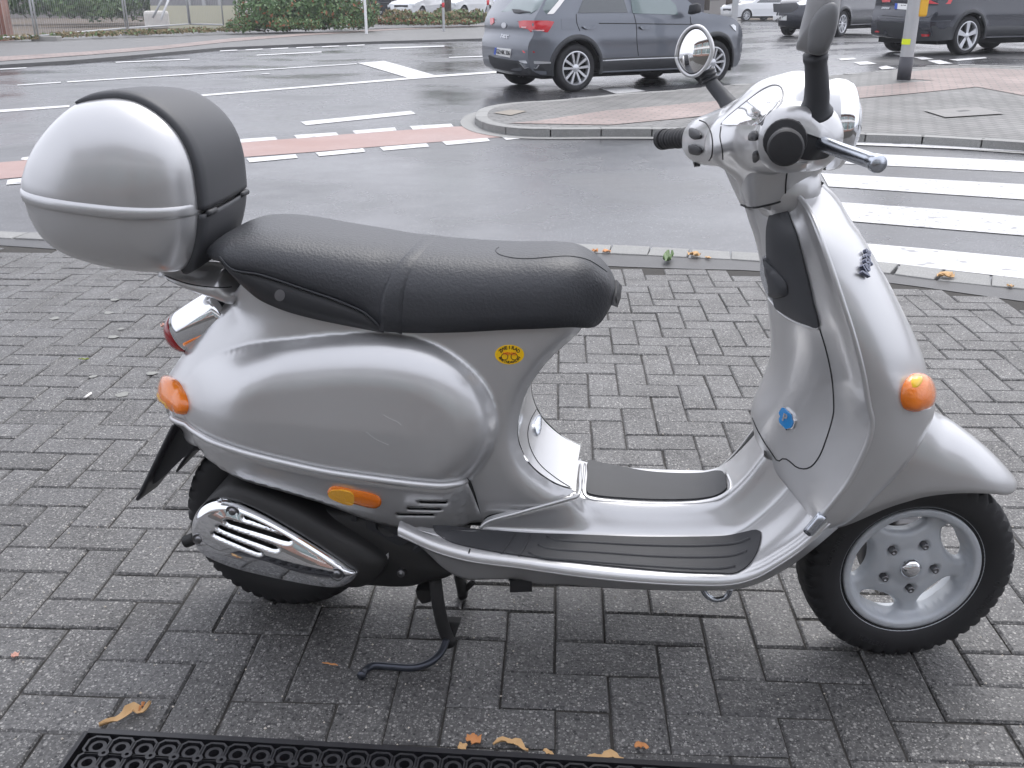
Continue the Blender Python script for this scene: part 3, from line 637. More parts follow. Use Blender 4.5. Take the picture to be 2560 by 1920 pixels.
# rim strip on the lid
k = (s1[2]-s0[2])/(s1[0]-s0[0]); _sx = cx[np.abs(cx[:, 1]-s0[2]) < .03][:, 0]; xs = np.linspace(_sx.min()+.0005, _sx.max()-.0005, 70); stv = []
prof = [(-.001, -.003), (.004, -.002), (.0055, .004), (.0055, .012), (.003, .017), (-.001, .019)]
for x in xs:
    for o_, dz in prof:
        z = s0[2]-.008+k*(x-s0[0])+dz; y = case_pt(x, z); stv.append((x, y-o_, z))
part('lid_strip', np.array(stv), gridfaces(len(xs), len(prof)), m_silver, cbase)
# black band over front and top
i_s = int(np.linalg.norm(cx-xz(bl(ZA, [(585, 190)], -.115))[0], axis=1).argmin()); i_e = int(np.linalg.norm(cx-xz(bl(ZA, [(1432, 1510)], -.115))[0], axis=1).argmin())
idx = [(i_s+j) % len(cx) for j in range(((i_e-i_s) % len(cx))+1)]; bp = crv(cx[idx], 60)
Tn = np.gradient(bp, axis=0); Tn /= np.linalg.norm(Tn, axis=1)[:, None]; Nn = np.stack([-Tn[:, 1], Tn[:, 0]], 1)
if (Nn[20]@(bp[20]-cc)) < 0: Nn = -Nn
bandprof = [(-.112, -.012), (-.114, .003), (-.108, .007), (-.09, .009), (-.05, .011), (0, .012), (.05, .011), (.09, .009), (.108, .007), (.114, .003), (.112, -.012)]
def bscale(y): return 1-.07*(y+.1)/.2
Vp = [(bp[i][0]+Nn[i][0]*o_*min(1, .25+i/6), y, bp[i][1]+Nn[i][1]*o_*min(1, .25+i/6)) for i in range(60) for y, o_ in bandprof]
def halfband(lo, hi): r = [(cc[0]+(bp[i][0]-cc[0])*bscale(y)+Nn[i][0]*o_*min(1, .25+i/6), y, cc[1]+(bp[i][1]-cc[1])*bscale(y)+Nn[i][1]*o_*min(1, .25+i/6)) for i in range(lo, hi) for y, o_ in bandprof]; return r, gridfaces(hi-lo, len(bandprof))
jz = next(i for i in range(60) if i > 20 and bp[i][1] < s0[2]-.008+k*(bp[i][0]-s0[0]))
part('backrest_pad', *halfband(0, jz), m_pad, cbase, solid=.006); part('front_panel', *halfband(jz, 60), m_pad, cbase, solid=.006)
for y0 in (-.085, .085):
    P = np.array([(cc[0]+(bp[jz][0]-cc[0])*bscale(y0)+Nn[jz][0]*.011, y0+t, cc[1]+(bp[jz][1]-cc[1])*bscale(y0)+Nn[jz][1]*.011) for t in np.linspace(-.018, .018, 4)]); part('hinge', *tube(P, .006, 10), m_black, cbase)
# ---- seat
zb_ = bl(ZF, [(110, 250, -.145), (160, 292, -.15), (300, 320, -.15), (520, 392, -.15), (700, 455, -.15), (830, 515, -.15), (905, 590, -.15), (1000, 604, -.15), (1300, 609, -.15), (1600, 602, -.15), (1850, 588, -.13), (1985, 577, -.09), (2040, 510, -.05), (2088, 420, -.02)])
zt_ = bl(ZF, [(96, 215, 0), (130, 140, .02), (180, 92, .03), (240, 55, .04), (350, 34, .04), (500, 40, .04), (700, 70, .04), (900, 100, .04), (1050, 120, .04), (1210, 138, .04), (1400, 152, .04), (1600, 166, .03), (1800, 172, .02), (1900, 192, .01), (2000, 252, 0), (2060, 312, 0), (2094, 380, 0)])
x0, x1 = zt_[0, 0]-.002, zt_[-1, 0]+.001
xs = x0+(x1-x0)*(.5-.5*np.cos(np.linspace(0, math.pi, 90)))
ztc = crv(zt_, 300); zbc = crv(zb_, 300)
zt = np.interp(xs, np.maximum.accumulate(ztc[:, 0]), ztc[:, 2])+.003; zbm = np.interp(xs, np.maximum.accumulate(zbc[:, 0]), zbc[:, 2])
u = (xs-x0)/(x1-x0); Wd = .152*np.minimum(1, qround(u*.78, .10))*(1-.12*sstep((u-.5)/.4))*np.where(u > .80, np.sqrt(np.clip(1-((u-.80)/.2)**2.4, 0, 1)), 1)
zbm = np.minimum(zbm, zt-.002)
SV = []; K = 22
for x, a, b, w_ in zip(xs, zbm, zt, Wd):
    for j in range(K+1):
        t = math.pi*j/K; cs, sn = math.cos(t), math.sin(t); y = -w_*math.copysign(abs(cs)**.62, cs); z = a+(b-a)*sn**.72; SV.append((x, y, z))
    SV.append((x, w_*.6, a-.006)); SV.append((x, -w_*.6, a-.006))
m__ = K+3; part('seat', SV, gridfaces(len(xs), m__, False, True), m_vinyl, target='seat')
sbv, sbf = [], []
base_t = crv(bl(ZF, [(105, 240, -.13), (160, 292, -.146), (300, 318, -.146), (520, 390, -.147), (700, 453, -.147), (830, 513, -.147), (925, 600, -.147)]), 40); base_b = crv(bl(ZF, [(150, 300, -.11), (220, 372, -.13), (300, 438, -.137), (420, 492, -.14), (560, 532, -.142), (720, 566, -.143), (925, 604, -.145)]), 40)
bb = np.stack([base_t, .5*(base_t+base_b)+np.array([0, -.003, 0]), base_b], 1).reshape(-1, 3); part2('seat_base', *(bb, gridfaces(40, 3)), m_black, solid=.004, target='sbase')
decal('seat_button', [(Z(*ZF, [(404, 416)])[0][0]+13*math.cos(t), Z(*ZF, [(404, 416)])[0][1]+14*math.sin(t)) for t in np.linspace(0, 2*math.pi, 24, endpoint=False)], 'sbase', mat('dull_steel', (.23, .23, .24), .5, metal=.7), .003, .006, step=5)
seam('seat_piping', Z(*ZF, [(100, 225), (160, 286), (300, 314), (520, 386), (700, 448), (830, 508), (900, 570)]), 'seat', .0018, m_vinyl, off=.001)
# strap across the seat, nose patch, catch
sx0 = bl(ZF, [(958, 600)], -.152)[0][0]; sx1 = bl(ZF, [(1160, 125)], .04)[0][0]
pv = []
for dxs in np.linspace(-.021, .021, 5):
    for j in range(K+1):
        t = math.pi*j/K; fr = math.sin(min(t, math.pi/2)) if t < math.pi/2 else 1.; x = sx0+(sx1-sx0)*(sstep(np.array([t/(math.pi*.55)]))[0])+dxs
        a, b, w_ = (np.interp(x, xs, q) for q in (zbm, zt, Wd)); cs, sn = math.cos(t), math.sin(t); e = 1.018 if abs(dxs) < .02 else 1.004
        pv.append((x, -w_*e*math.copysign(abs(cs)**.62, cs), a-.004+(b-a)*sn**.72+.0045*(1 if abs(dxs) < .02 else .2)))
part('seat_strap', pv, gridfaces(5, K+1), m_vinyl, solid=.003, off=1)
seam('seat_seam', Z(*ZF, [(1500, 178), (1485, 190), (1500, 210), (1560, 228), (1650, 234), (1760, 226), (1860, 222), (1950, 240), (2010, 275), (2045, 300)]), 'seat', .0012, m_black)
decal('seat_catch', Z(*ZF, [(2085, 345), (2112, 375), (2105, 430), (2090, 475), (2068, 468), (2080, 420)]), 'seat', m_black, .004, .012, step=6)
# ---- floorboard: tunnel top, tunnel wall, deck, sill as one pressed shell
top_far = bl(ZG, [(895, 402, .055), (1000, 428, .055), (1100, 448, .055), (1300, 462, .055), (1520, 458, .055), (1620, 428, .055), (1740, 322, .055), (1840, 200, .055)])
top_near = bl(ZG, [(905, 590, -.09), (1000, 612, -.09), (1200, 632, -.09), (1400, 632, -.09), (1540, 618, -.09), (1620, 592, -.09), (1720, 505, -.09), (1830, 370, -.09)])
nf = 70
top_far = np.vstack([top_far[:1]+[-.05, 0, .012], top_far]); top_near = np.vstack([top_near[:1]+[-.05, 0, .012], top_near])
tf, tn = crv(top_far, nf), crv(top_near, nf)
tn = tn+np.array([0, 0, 0]); cen = .5*(tf+tn)+np.array([0, 0, .004])
wall_top = bl(ZG, [(402, 742, -.168), (430, 714, -.163), (600, 664, -.143), (850, 594, -.112), (905, 592, -.092), (1000, 614, -.092), (1200, 634, -.092), (1400, 634, -.092), (1540, 620, -.092), (1620, 594, -.092), (1720, 507, -.092), (1830, 372, -.092)])
wall_bot = bl(ZG, [(408, 748, -.17), (500, 752, -.155), (700, 760, -.135), (950, 774, -.13), (1200, 786, -.13), (1450, 788, -.13), (1600, 782, -.13), (1700, 766, -.13), (1800, 702, -.13), (1930, 580, -.13), (2010, 480, -.13)])
edge = bl(ZG, [(-10, 738, -.235), (80, 780, -.24), (180, 822, -.243), (345, 868, -.245), (600, 903, -.245), (900, 946, -.245), (1200, 977, -.245), (1500, 992, -.245), (1680, 987, -.243), (1800, 952, -.243), (1900, 895, -.243), (2000, 828, -.243), (2090, 750, -.24), (2150, 690, -.235)])
sill = bl(ZG, [(130, 852, -.215), (200, 925, -.21), (270, 975, -.205), (335, 1000, -.205), (420, 1000, -.205), (560, 1000, -.2), (700, 1022, -.2), (850, 1025, -.2), (1000, 1040, -.2), (1300, 1053, -.2), (1480, 1056, -.2), (1700, 1046, -.2), (1800, 1020, -.205), (1950, 940, -.21), (2080, 843, -.21), (2200, 742, -.2)])
def both2(V, F, dz=-.03):
    V = np.asarray(V); n = len(V); W_ = V*np.array([1, -1, 1])+np.array([0, 0, dz]); return np.vstack([V, W_]), list(F)+[tuple(i+n for i in f[::-1]) for f in F]
def across(rails, sub): 
    G = np.stack(rails, 1); return np.array([crv(G[i], sub) for i in range(len(G))])
tt = across([tf, .5*(tf+cen)+[0, 0, .001], cen, .5*(cen+tn)+[0, 0, .001], tn], 14)
wt, wb = crv(wall_top, nf), crv(wall_bot, nf)
ww = across([wt+[0, .012, .002], wt+[0, .004, .001], wt+[0, -.004, -.004], .6*wt+.4*wb+[0, -.001, .0], .15*wt+.85*wb, wb+[0, -.002, .002], wb+[0, -.012, -.001]], 18)
wbl = crv(np.vstack([bl(ZG, [(150, 738, -.20), (250, 742, -.195)]), wall_bot]), nf); ed = crv(edge, nf)
dk_ = across([wbl+[0, -.010, .001], wbl*.75+ed*.25, wbl*.35+ed*.65+[0, 0, -.001], ed+[0, .022, .0005], ed+[0, .006, .0], ed+[0, -.003, -.005], ed+[0, -.005, -.016]], 26)
si = crv(sill, nf); sk = across([ed+[0, -.005, -.014], ed*.7+si*.3+[0, -.006, 0], ed*.3+si*.7+[0, -.002, 0], si], 12)
part('tunnel_top', tt.reshape(-1, 3), gridfaces(nf, 14), m_silver, target='ttop')
part2('tunnel_side', *(ww.reshape(-1, 3), gridfaces(nf, 18)), m_silver, dz=-.03)
Vd, Fd = dk_.reshape(-1, 3), gridfaces(nf, 26); part2('footboard', *(Vd, Fd), m_silver, dz=-.03, target='deck')
part2('sill', *(sk.reshape(-1, 3), gridfaces(nf, 12)), m_silver, dz=-.03, solid=.003)
decal('tunnel_mat', crv(Z(*ZG, [(945, 412), (1020, 424), (1120, 444), (1250, 466), (1400, 476), (1520, 474), (1600, 462), (1632, 470), (1645, 520), (1644, 550), (1600, 582), (1520, 600), (1350, 607), (1150, 600), (980, 584), (940, 570), (936, 540), (942, 470)]), 120, True), 'ttop', m_mat, .004, .005, step=12)
seam('mat_frame', Z(*ZG, [(930, 405), (925, 480), (920, 560), (940, 592), (1100, 614), (1350, 624), (1530, 616), (1620, 592), (1660, 555), (1662, 520), (1640, 465)]), 'ttop', .003, m_silver)
mat_dk = decal('deck_mat', crv(Z(*ZG, [(165, 738), (190, 733), (300, 742), (420, 754), (620, 772), (900, 782), (1200, 792), (1480, 792), (1640, 786), (1740, 766), (1790, 755), (1814, 762), (1815, 800), (1795, 870), (1750, 935), (1690, 972), (1600, 975), (1400, 968), (1200, 952), (900, 922), (600, 885), (400, 852), (260, 818), (200, 785), (172, 758)]), 160, True), 'deck', m_mat, .003, .004, step=10)
V_ = [tuple(v.co) for v in mat_dk.data.vertices]; TARGET['dmat'] = BVHTree.FromPolygons([Vector(v) for v in V_], [tuple(p.vertices) for p in mat_dk.data.polygons])
for q in ([(740, 785), (780, 802), (1000, 818), (1300, 832), (1550, 832), (1700, 818), (1760, 795)], [(695, 828), (740, 845), (1000, 866), (1300, 886), (1550, 890), (1680, 880), (1745, 858)], [(648, 868), (700, 888), (950, 912), (1250, 935), (1500, 948), (1620, 946), (1685, 935)]):
    seam('mat_rib', Z(*ZG, q), 'dmat', .0035, m_mat, off=-.001)
for q in ([(655, 775), (630, 835), (595, 890)], [(578, 772), (540, 830), (503, 880)]):
    seam('mat_rib', Z(*ZG, q), 'dmat', .002, m_mat)
seam('sill_joint', Z(*ZG, [(352, 850), (345, 872)]), 'deck', .0015)
# bead where tunnel meets the rear body
P = bl(ZG, [(905, 400, .08), (905, 480, -.03), (903, 560, -.10), (890, 585, -.116), (850, 597, -.12), (600, 667, -.148), (430, 718, -.168), (402, 748, -.174)]); part('floor_joint', *tube(crv(P, 60), .0035, 8), m_silver)
# underside: frame tube, stand stop, hook
P = np.array([(x, 0, .27) for x in np.linspace(.35, 1.02, 8)]); P[-1][2] = .36; part('frame_tube', *tube(P, .05, 16), m_dark)
rub = bl(ZG, [(555, 998), (655, 998), (658, 1050), (562, 1054)], -.2); part('stand_stop', *prism([tuple(q) for q in xz(rub)], -.205, -.17, lambda a, b, d: (a, d, b)), m_rubber, smooth=False, bevel=.003)
hk = bl(ZG, [(1520, 1045), (1535, 1075), (1560, 1096), (1590, 1105), (1625, 1098), (1650, 1078), (1662, 1045)], -.13); part('lifting_handle', *tube(crv(hk, 24), .0055, 10), m_polish)

# ---- leg shield: inner glove box panel
A0 = np.vstack([bl(ZD, [(178, 195, .0), (210, 300, .005), (245, 400, .01), (285, 565, .01), (312, 740, .01), (340, 880, .01), (357, 1010, .01), (370, 1150, .01), (366, 1300, .01), (342, 1420, .01), (285, 1540, .01)]), bl(ZE, [(198, 222, .005), (165, 310, -.01), (150, 420, -.03), (175, 518, -.06), (228, 605, -.10), (300, 690, -.135), (400, 778, -.175), (460, 835, -.20), (505, 878, -.225)], None, 1681)])
A1 = np.vstack([bl(ZD, [(330, 185, -.06), (350, 300, -.075), (380, 480, -.085), (430, 700, -.09), (470, 900, -.095), (500, 1050, -.1), (520, 1200, -.10), (530, 1400, -.105), (520, 1560, -.11)]), bl(ZE, [(385, 275, -.115), (370, 350, -.115), (370, 440, -.12), (390, 540, -.13), (420, 640, -.15), (455, 740, -.17), (490, 820, -.195), (515, 880, -.226)], None, 1681)])
A2 = np.vstack([bl(ZD, [(470, 170, -.085), (510, 270, -.11), (560, 390, -.135), (620, 620, -.15), (680, 870, -.16), (722, 1075, -.165), (780, 1250, -.17), (820, 1450, -.172), (832, 1640, -.172)]), bl(ZE, [(629, 290, -.173), (616, 350, -.174), (590, 445, -.178), (560, 540, -.184), (540, 640, -.195), (525, 740, -.205), (520, 820, -.218), (521, 885, -.228)], None, 1681)])
A3 = np.vstack([bl(ZD, [(540, 100, -.085), (600, 165, -.13), (660, 265, -.17), (720, 420, -.205), (800, 640, -.225), (880, 880, -.238), (960, 1130, -.245), (1030, 1400, -.248), (1072, 1640, -.248)]), bl(ZE, [(834, 345, -.248), (818, 440, -.248), (762, 570, -.246), (700, 680, -.244), (620, 785, -.242), (560, 855, -.24), (528, 890, -.238)], None, 1681)])
NL = 110
a0, a1, a2, a3 = (crv(a, NL) for a in (A0, A1, A2, A3))
fc_ = np.clip(np.linalg.norm(a3-a0, axis=1)/.2, 0, 1)[:, None]; inn = across([a0+fc_*[.05, .10, 0], a0+fc_*[.006, .03, 0], a0, a0*.5+a1*.5+fc_*[-.004, -.008, 0], a1, a1*.5+a2*.5+fc_*[0, -.004, 0], a2, a2*.5+a3*.5+fc_*[.004, .006, 0], a3], 44)
for _ in range(60):
    q_ = inn.copy(); q_[1:-1, 1:-1] = .25*(inn[:-2, 1:-1]+inn[2:, 1:-1]+inn[1:-1, :-2]+inn[1:-1, 2:]); k_ = np.clip((np.arange(NL)-62)/20, 0, 1)[:, None, None]; inn = inn*(1-k_)+q_*k_
part('glove_box_panel', inn.reshape(-1, 3), gridfaces(NL, 44), m_silver, target='inner')
# outer shield
D0 = np.vstack([bl(ZD, [(740, 40, -.03), (840, 140, -.03), (920, 280, -.03), (1005, 400, -.03), (1100, 560, -.03), (1200, 738, -.03), (1300, 930, -.03), (1380, 1100, -.03), (1440, 1250, -.03), (1478, 1400, -.03)]), bl(ZE, [(1140, 120, -.035), (1158, 200, -.05), (1152, 290, -.07), (1130, 352, -.09), (1090, 440, -.115), (1040, 530, -.135), (960, 640, -.155), (870, 735, -.175), (780, 832, -.19), (690, 908, -.2), (620, 930, -.215), (560, 936, -.23)], None, 1681)])
d0 = crv(D0, NL)
def quart(a, b, t): th = t*math.pi/2; return np.stack([a[:, 0]+(b[:, 0]-a[:, 0])*math.sin(th), a[:, 1]+(b[:, 1]-a[:, 1])*(1-math.cos(th)), a[:, 2]+(b[:, 2]-a[:, 2])*(.5*t+.5*math.sin(th))], 1)
sh = np.stack([quart(a3, d0, t) for t in np.linspace(0, 1, 22)], 1)
sh2 = np.concatenate([sh, np.stack([d0*(1-t)+(d0*[1, -1, 1])*t+[.008*math.sin(math.pi*t), 0, 0] for t in (.25, .5, .75, 1)], 1)], 1)
part('leg_shield', np.vstack([sh2.reshape(-1, 3)]), gridfaces(NL, 26), m_silver, target='shield')
part('far_shield', (sh*[1, -1, 1]).reshape(-1, 3), gridfaces(NL, 22), m_silver)
part('far_inner_panel', (inn[:, 2:]*[1, -1, 1]).reshape(-1, 3), gridfaces(NL, 42), m_silver)
part2('shield_trim', *tube(a3+[.002, .001, 0], .0048, 10), m_silver)
tb = a3[-5:]+[.0, -.004, 0]; part('trim_clip', *tube(crv(np.vstack([a3[-4]+[0, -.004, 0], a3[-1]+[-.012, -.004, -.022]]), 6), .0085, 10), m_polish)
decal('knee_pad', crv(Z(*ZD, [(440, 186), (482, 200), (520, 290), (560, 390), (602, 540), (642, 700), (682, 880), (720, 1072), (640, 1050), (540, 1008), (455, 958), (415, 930), (398, 870), (384, 800), (376, 700), (352, 560), (347, 450), (352, 330), (378, 240)]), 110, True), 'inner', m_pad, .004, .006, step=12, dome=.004)
seam('door_edge', Z(*ZD, [(360, 860), (395, 900), (430, 950), (520, 1015), (630, 1060), (722, 1080)]), 'inner', .0025, m_silver, off=.002)
seam('door_gap', Z(*ZD, [(726, 1085), (775, 1250), (815, 1450), (828, 1640)])+Z(*ZE, [(628, 290), (615, 350), (585, 445), (548, 535), (500, 592), (455, 602), (420, 590), (385, 560), (358, 545), (335, 550), (322, 562), (290, 520), (240, 445), (200, 370), (172, 300)], 1681), 'inner', .0014)
# catch ring and release
lr = Z(*ZD, [(345, 545), (318, 560), (300, 620), (302, 700), (325, 780), (360, 845), (392, 872), (385, 800), (380, 720), (368, 650), (352, 590)])
decal('latch_recess', crv(lr, 50, True), 'inner', m_polish, .002, .004, step=6)
decal('latch_hole', crv(Z(*ZD, [(345, 600), (338, 640), (345, 700), (362, 730), (366, 680), (356, 630)]), 30, True), 'inner', m_black, .004, .004, step=5)
decal('latch_lever', crv(Z(*ZD, [(350, 560), (400, 610), (460, 670), (505, 725), (522, 780), (515, 825), (470, 845), (420, 850), (398, 840), (385, 760), (370, 660)]), 50, True), 'inner', m_pad, .010, .006, step=8, dome=.008)
# blue shield badge
bd = decal('badge', Z(*ZE, [(352, 254), (372, 262), (395, 285), (410, 300), (413, 325), (422, 335), (418, 358), (408, 378), (390, 382), (375, 388), (358, 372), (335, 350), (330, 325), (338, 310), (330, 290), (342, 272)], 1681), 'inner', m_chrome, .004, .005, step=5)
decal('badge_face', Z(*ZE, [(354, 262), (370, 268), (392, 290), (405, 304), (407, 326), (414, 338), (411, 356), (403, 372), (388, 376), (375, 380), (361, 366), (341, 346), (336, 325), (344, 310), (336, 292), (346, 275)], 1681), 'inner', m_blue, .0055, .002, bd, step=5)
def text_on(name, s, px, py, size, tgt, mt, parent=None, off=.006, ang=0, up=(0, 0, 1), bold=0, xdir=None, ext=.0006):
    h = cast(px, py, tgt)
    if not h: print('text missed', s); return
    n_ = Vector(h[1]).normalized(); upv = Vector(up); X = Vector(xdir) if xdir is not None else upv.cross(n_); X = (X-n_*X.dot(n_)).normalized(); Y = n_.cross(X); c_, s_ = math.cos(ang), math.sin(ang); X, Y = X*c_+Y*s_, Y*c_-X*s_
    V, F = textmesh(s, size, extrude=ext, bold=bold); return mk(name, [Vector(h[0])+X*v[0]+Y*v[1]+n_*(off+v[2]) for v in V], F, mt, parent or scooter, smooth=False)
m_script = mat('script_chrome', (.75, .76, .8), .15, metal=1)
def aimdir(p, q, tgt):
    a, b = cast(*p, tgt), cast(*q, tgt); return b[0]-a[0] if a and b else np.array([1., 0, 0])
px_ = Z(*ZE, [(374, 315), (378, 345), (345, 300), (408, 335)], 1681)
text_on('badge_letters', 'P', *Z(*ZE, [(372, 318)], 1681)[0], .020, 'inner', m_script, bd, .0065, xdir=aimdir(px_[2], px_[3], 'inner'), bold=.0006)
# script lettering on the outer shield (runs up the panel)
q0, q1 = Z(*ZD, [(1058, 700), (1052, 510)]); vec = aimdir(q0, q1, 'shield'); c0 = Z(*ZD, [(1048, 610)])[0]
ln = np.linalg.norm(vec)
text_on('script_lettering', 'Vespa', *c0, ln*.42, 'shield', mat('script_dark', (.12, .13, .18), .2, metal=.9), None, .003, xdir=vec, bold=.0008, ext=.003)
# front indicator
fi = decal('front_indicator', crv(Z(*ZE, [(1000, 225), (1000, 180), (1015, 130), (1050, 85), (1090, 70), (1130, 90), (1158, 140), (1168, 190), (1160, 235), (1135, 268), (1095, 282), (1050, 284), (1015, 265)], 1681), 60, True), 'shield', m_amber, .004, .012, step=6, dome=.016)
decal('indicator_reflector', crv(Z(*ZE, [(1040, 100), (1065, 90), (1078, 105), (1070, 140), (1040, 160), (1025, 150)], 1681), 30, True), 'shield', mat('amber_bright', (1., .62, .02), .1, coat=1), .0135, .006, fi, step=5, dome=.004)

# ---- sticker under the seat
sp = Z(*ZF, [(1556, 716)])[0]
st = decal('sticker', [(sp[0]+36.5*math.cos(t), sp[1]+24.5*math.sin(t)) for t in np.linspace(0, 2*math.pi, 40, endpoint=False)], 'bodyside', m_yellow, .0012, .001, step=7)
def arc_text(s, rx, ry, t0, t1, size, flip, mt, name, bold=.0003):
    h = cast(*sp, 'bodyside'); V_, F_ = [], []
    for i, ch in enumerate(s):
        t = t0+(t1-t0)*i/(len(s)-1); q = (sp[0]+rx*math.cos(t), sp[1]-ry*math.sin(t)); hh = cast(*q, 'bodyside')
        if not hh or ch == ' ': continue
        n_ = Vector(hh[1]); X = Vector((1, 0, 0)); X = (X-n_*X.dot(n_)).normalized(); Y = n_.cross(X); tg = math.atan2(-rx*0+ry*math.cos(t), -rx*math.sin(t))
        a_ = tg-math.pi if not flip else tg; c_, s_ = math.cos(a_), math.sin(a_); X2, Y2 = X*c_+Y*s_, Y*c_-X*s_
        v, f = textmesh(ch, size, bold=bold); o = len(V_); V_ += [Vector(hh[0])+X2*a[0]+Y2*a[1]+n_*.0017 for a in v]; F_ += [tuple(i_+o for i_ in g) for g in f]
    if V_: mk(name, V_, F_, mt, st, smooth=False)
arc_text('ZWEIRAD', 25, 17.5, R(150), R(30), .0085, False, m_ink, 'sticker_lettering')
arc_text('RHEINDAHLEN', 26, 19, R(205), R(335), .006, True, m_ink, 'sticker_lettering')
for dx in (-12, 12):
    P = [cast(sp[0]+dx+8*math.cos(t), sp[1]+5+8*math.sin(t), 'bodyside') for t in np.linspace(0, 2*math.pi, 25)]; mk('sticker_ring', *tube(np.array([h[0]+h[1]*.0016 for h in P]), .0006, 5), m_ink, st)
text_on('sticker_mark', 'MENKE', sp[0]+1, sp[1]-2, .0075, 'bodyside', m_inkred, st, .0017, xdir=(1, 0, 0))

# ---- wheels
def tyre(Rr, Wt, rim, name, parent, M_, blocks=46, tw=.84):
    seg = blocks*6; prof = []
    half_ = [(rim-.004, .42), (rim+.006, .50), (rim+.02, .535), (rim+.035, .54), (Rr-.026, .525), (Rr-.016, .50), (Rr-.008, .455), (Rr-.004, .40), (Rr-.001, .30), (Rr, .15), (Rr+.0005, 0)]
    full = [(r, -a) for r, a in half_]+[(r, a) for r, a in half_[-2::-1]]
    V = []
    for k in range(seg):
        for r, a in full:
            g = 0; ph = (k+ (3 if a > 0 else 0) + int(abs(a)*10)) % 6
            if .13 < abs(a) < .51 and r > Rr-.02 and ph < (2 if abs(a) > .38 else 1): g = .0055
            if abs(abs(a)-.15) < .01: g = .003
            th = 2*math.pi*(k)/seg; rr = r-g; V.append((rr*math.cos(th), a*Wt, rr*math.sin(th)))
    V = [tuple(M_ @ Vector(v)) for v in V]
    return mk(name, V, gridfaces(seg, len(full), True, False), m_rubber, parent, autos=35)
MW = Matrix.Identity(4); fw = f2b([(0, 0, .205)])[0]; MW = Matrix.Translation(Vector(fw)) @ Matrix.Rotation(FF_.yaw-FB.yaw, 4, 'Z')
wheel = mk('front_wheel', [tuple(MW @ Vector(v)) for v in lathe([(.135, -.040), (.141, -.046), (.1425, -.045), (.142, -.040), (.134, -.030), (.129, -.012), (.127, .02), (.130, .035), (.138, .046), (.141, .044)], 96)[0]], lathe([(0, 0)]*10, 96)[1], m_alu, scooter, autos=50)
tyre(.206, .098, .139, 'tyre', wheel, MW)
# wheel disc with five openings
hub0 = np.array([0, 0]); holes = []
for k in range(5):
    th = R(100)+k*2*math.pi/5; e, t_ = np.array([math.cos(th), math.sin(th)]), np.array([-math.sin(th), math.cos(th)])
    pts = [(.1105, 0), (.109, .025), (.101, .041), (.091, .039), (.083, .023), (.0795, 0), (.083, -.023), (.091, -.039), (.101, -.041), (.109, -.025)]
    holes.append(crv([e*a+t_*b for a, b in pts], 40, True))
lug = []
V2, T = plate(np.array([(.134*math.cos(t), .134*math.sin(t)) for t in np.linspace(0, 2*math.pi, 120, endpoint=False)]), holes, .0048)
r_ = np.linalg.norm(V2, axis=1); y = -.031+.008*sstep((r_-.05)/.05)-.004*sstep((.045-r_)/.02)-.024*sstep((r_-.111)/.010)
for h_ in holes: d = pdist(V2, h_, True); y = y+.020*(1-qround(d, .013))
for k in range(5):
    th = R(64)+k*2*math.pi/5; c_ = np.array([math.cos(th), math.sin(th)])*.052; lug.append(c_); y = y+.008*(1-sstep((np.linalg.norm(V2-c_, axis=1)-.008)/.004))
V = [tuple(MW @ Vector((a[0], b, a[1]))) for a, b in zip(V2, y)]
T = [t if np.cross(V2[t[1]]-V2[t[0]], V2[t[2]]-V2[t[0]]) > 0 else t[::-1] for t in T]
mk('wheel_disc', V, T, m_alu, wheel, solid=.012, off=-1)
for c_ in lug:
    v, f = lathe([(.0002, -.033), (.0025, -.033), (.003, -.0375), (.0062, -.0375), (.0068, -.036), (.0068, -.02)], 18); mk('wheel_nut', [tuple(MW @ Vector((a[0]+c_[0], a[1], a[2]+c_[1]))) for a in v], f, m_screw, wheel)
v, f = lathe([(.0002, -.050), (.008, -.0495), (.015, -.047), (.019, -.043), (.0215, -.038), (.0225, -.03)], 36); mk('hub_cap', [tuple(MW @ Vector(a)) for a in v], f, m_chrome, wheel)
v, f = lathe([(.0002, -.012), (.02, -.012), (.075, -.008), (.078, .0), (.078, .04), (.02, .06), (.0002, .06)], 40); mk('brake_disc', [tuple(MW @ Vector(a)) for a in v], f, mat('dark_steel', (.05, .05, .055), .35, metal=.9), wheel)
P = f2b([(0, .065, .205), (-.02, .07, .30), (-.07, .06, .42), (-.13, .03, .55)]); part('fork_link', *tube(crv(P, 16), .02, 12), m_dark)
def sidewall_text(s, r0, th0, size, parent):
    V_, F_ = [], []
    for i, ch in enumerate(s):
        if ch == ' ': continue
        v, f = textmesh(ch, size, extrude=.0006); th = th0+i*size*.62/r0; e, n_ = np.array([math.cos(th), math.sin(th)]), np.array([-math.sin(th), math.cos(th)]); o = len(V_)
        for q in v: p = -e*(q[1])+e*r0+n_*q[0]; V_.append(tuple(MW @ Vector((p[0], -.0535-q[2], p[1])))) 
        F_ += [tuple(k+o for k in g) for g in f]
    mk('sidewall_lettering', V_, F_, mat('tyre_relief', (.03, .03, .033), .55), parent, smooth=False)
sidewall_text('100/80-10', .172, R(-35), .016, wheel); sidewall_text('TUBELESS', .172, R(-120), .013, wheel); sidewall_text('REINFORCED', .172, R(150), .012, wheel)
# rear wheel
MR = Matrix.Translation((0, 0.01, .207))
rw = mk('rear_wheel', [tuple(MR @ Vector(v)) for v in lathe([(.0, -.03), (.1, -.03), (.135, -.040), (.141, -.046), (.142, -.040), (.129, -.012), (.127, .02), (.138, .046)], 64)[0]], lathe([(0, 0)]*8, 64)[1], m_alu, scooter, autos=50)
tyre(.210, .104, .139, 'tyre', rw, MR)
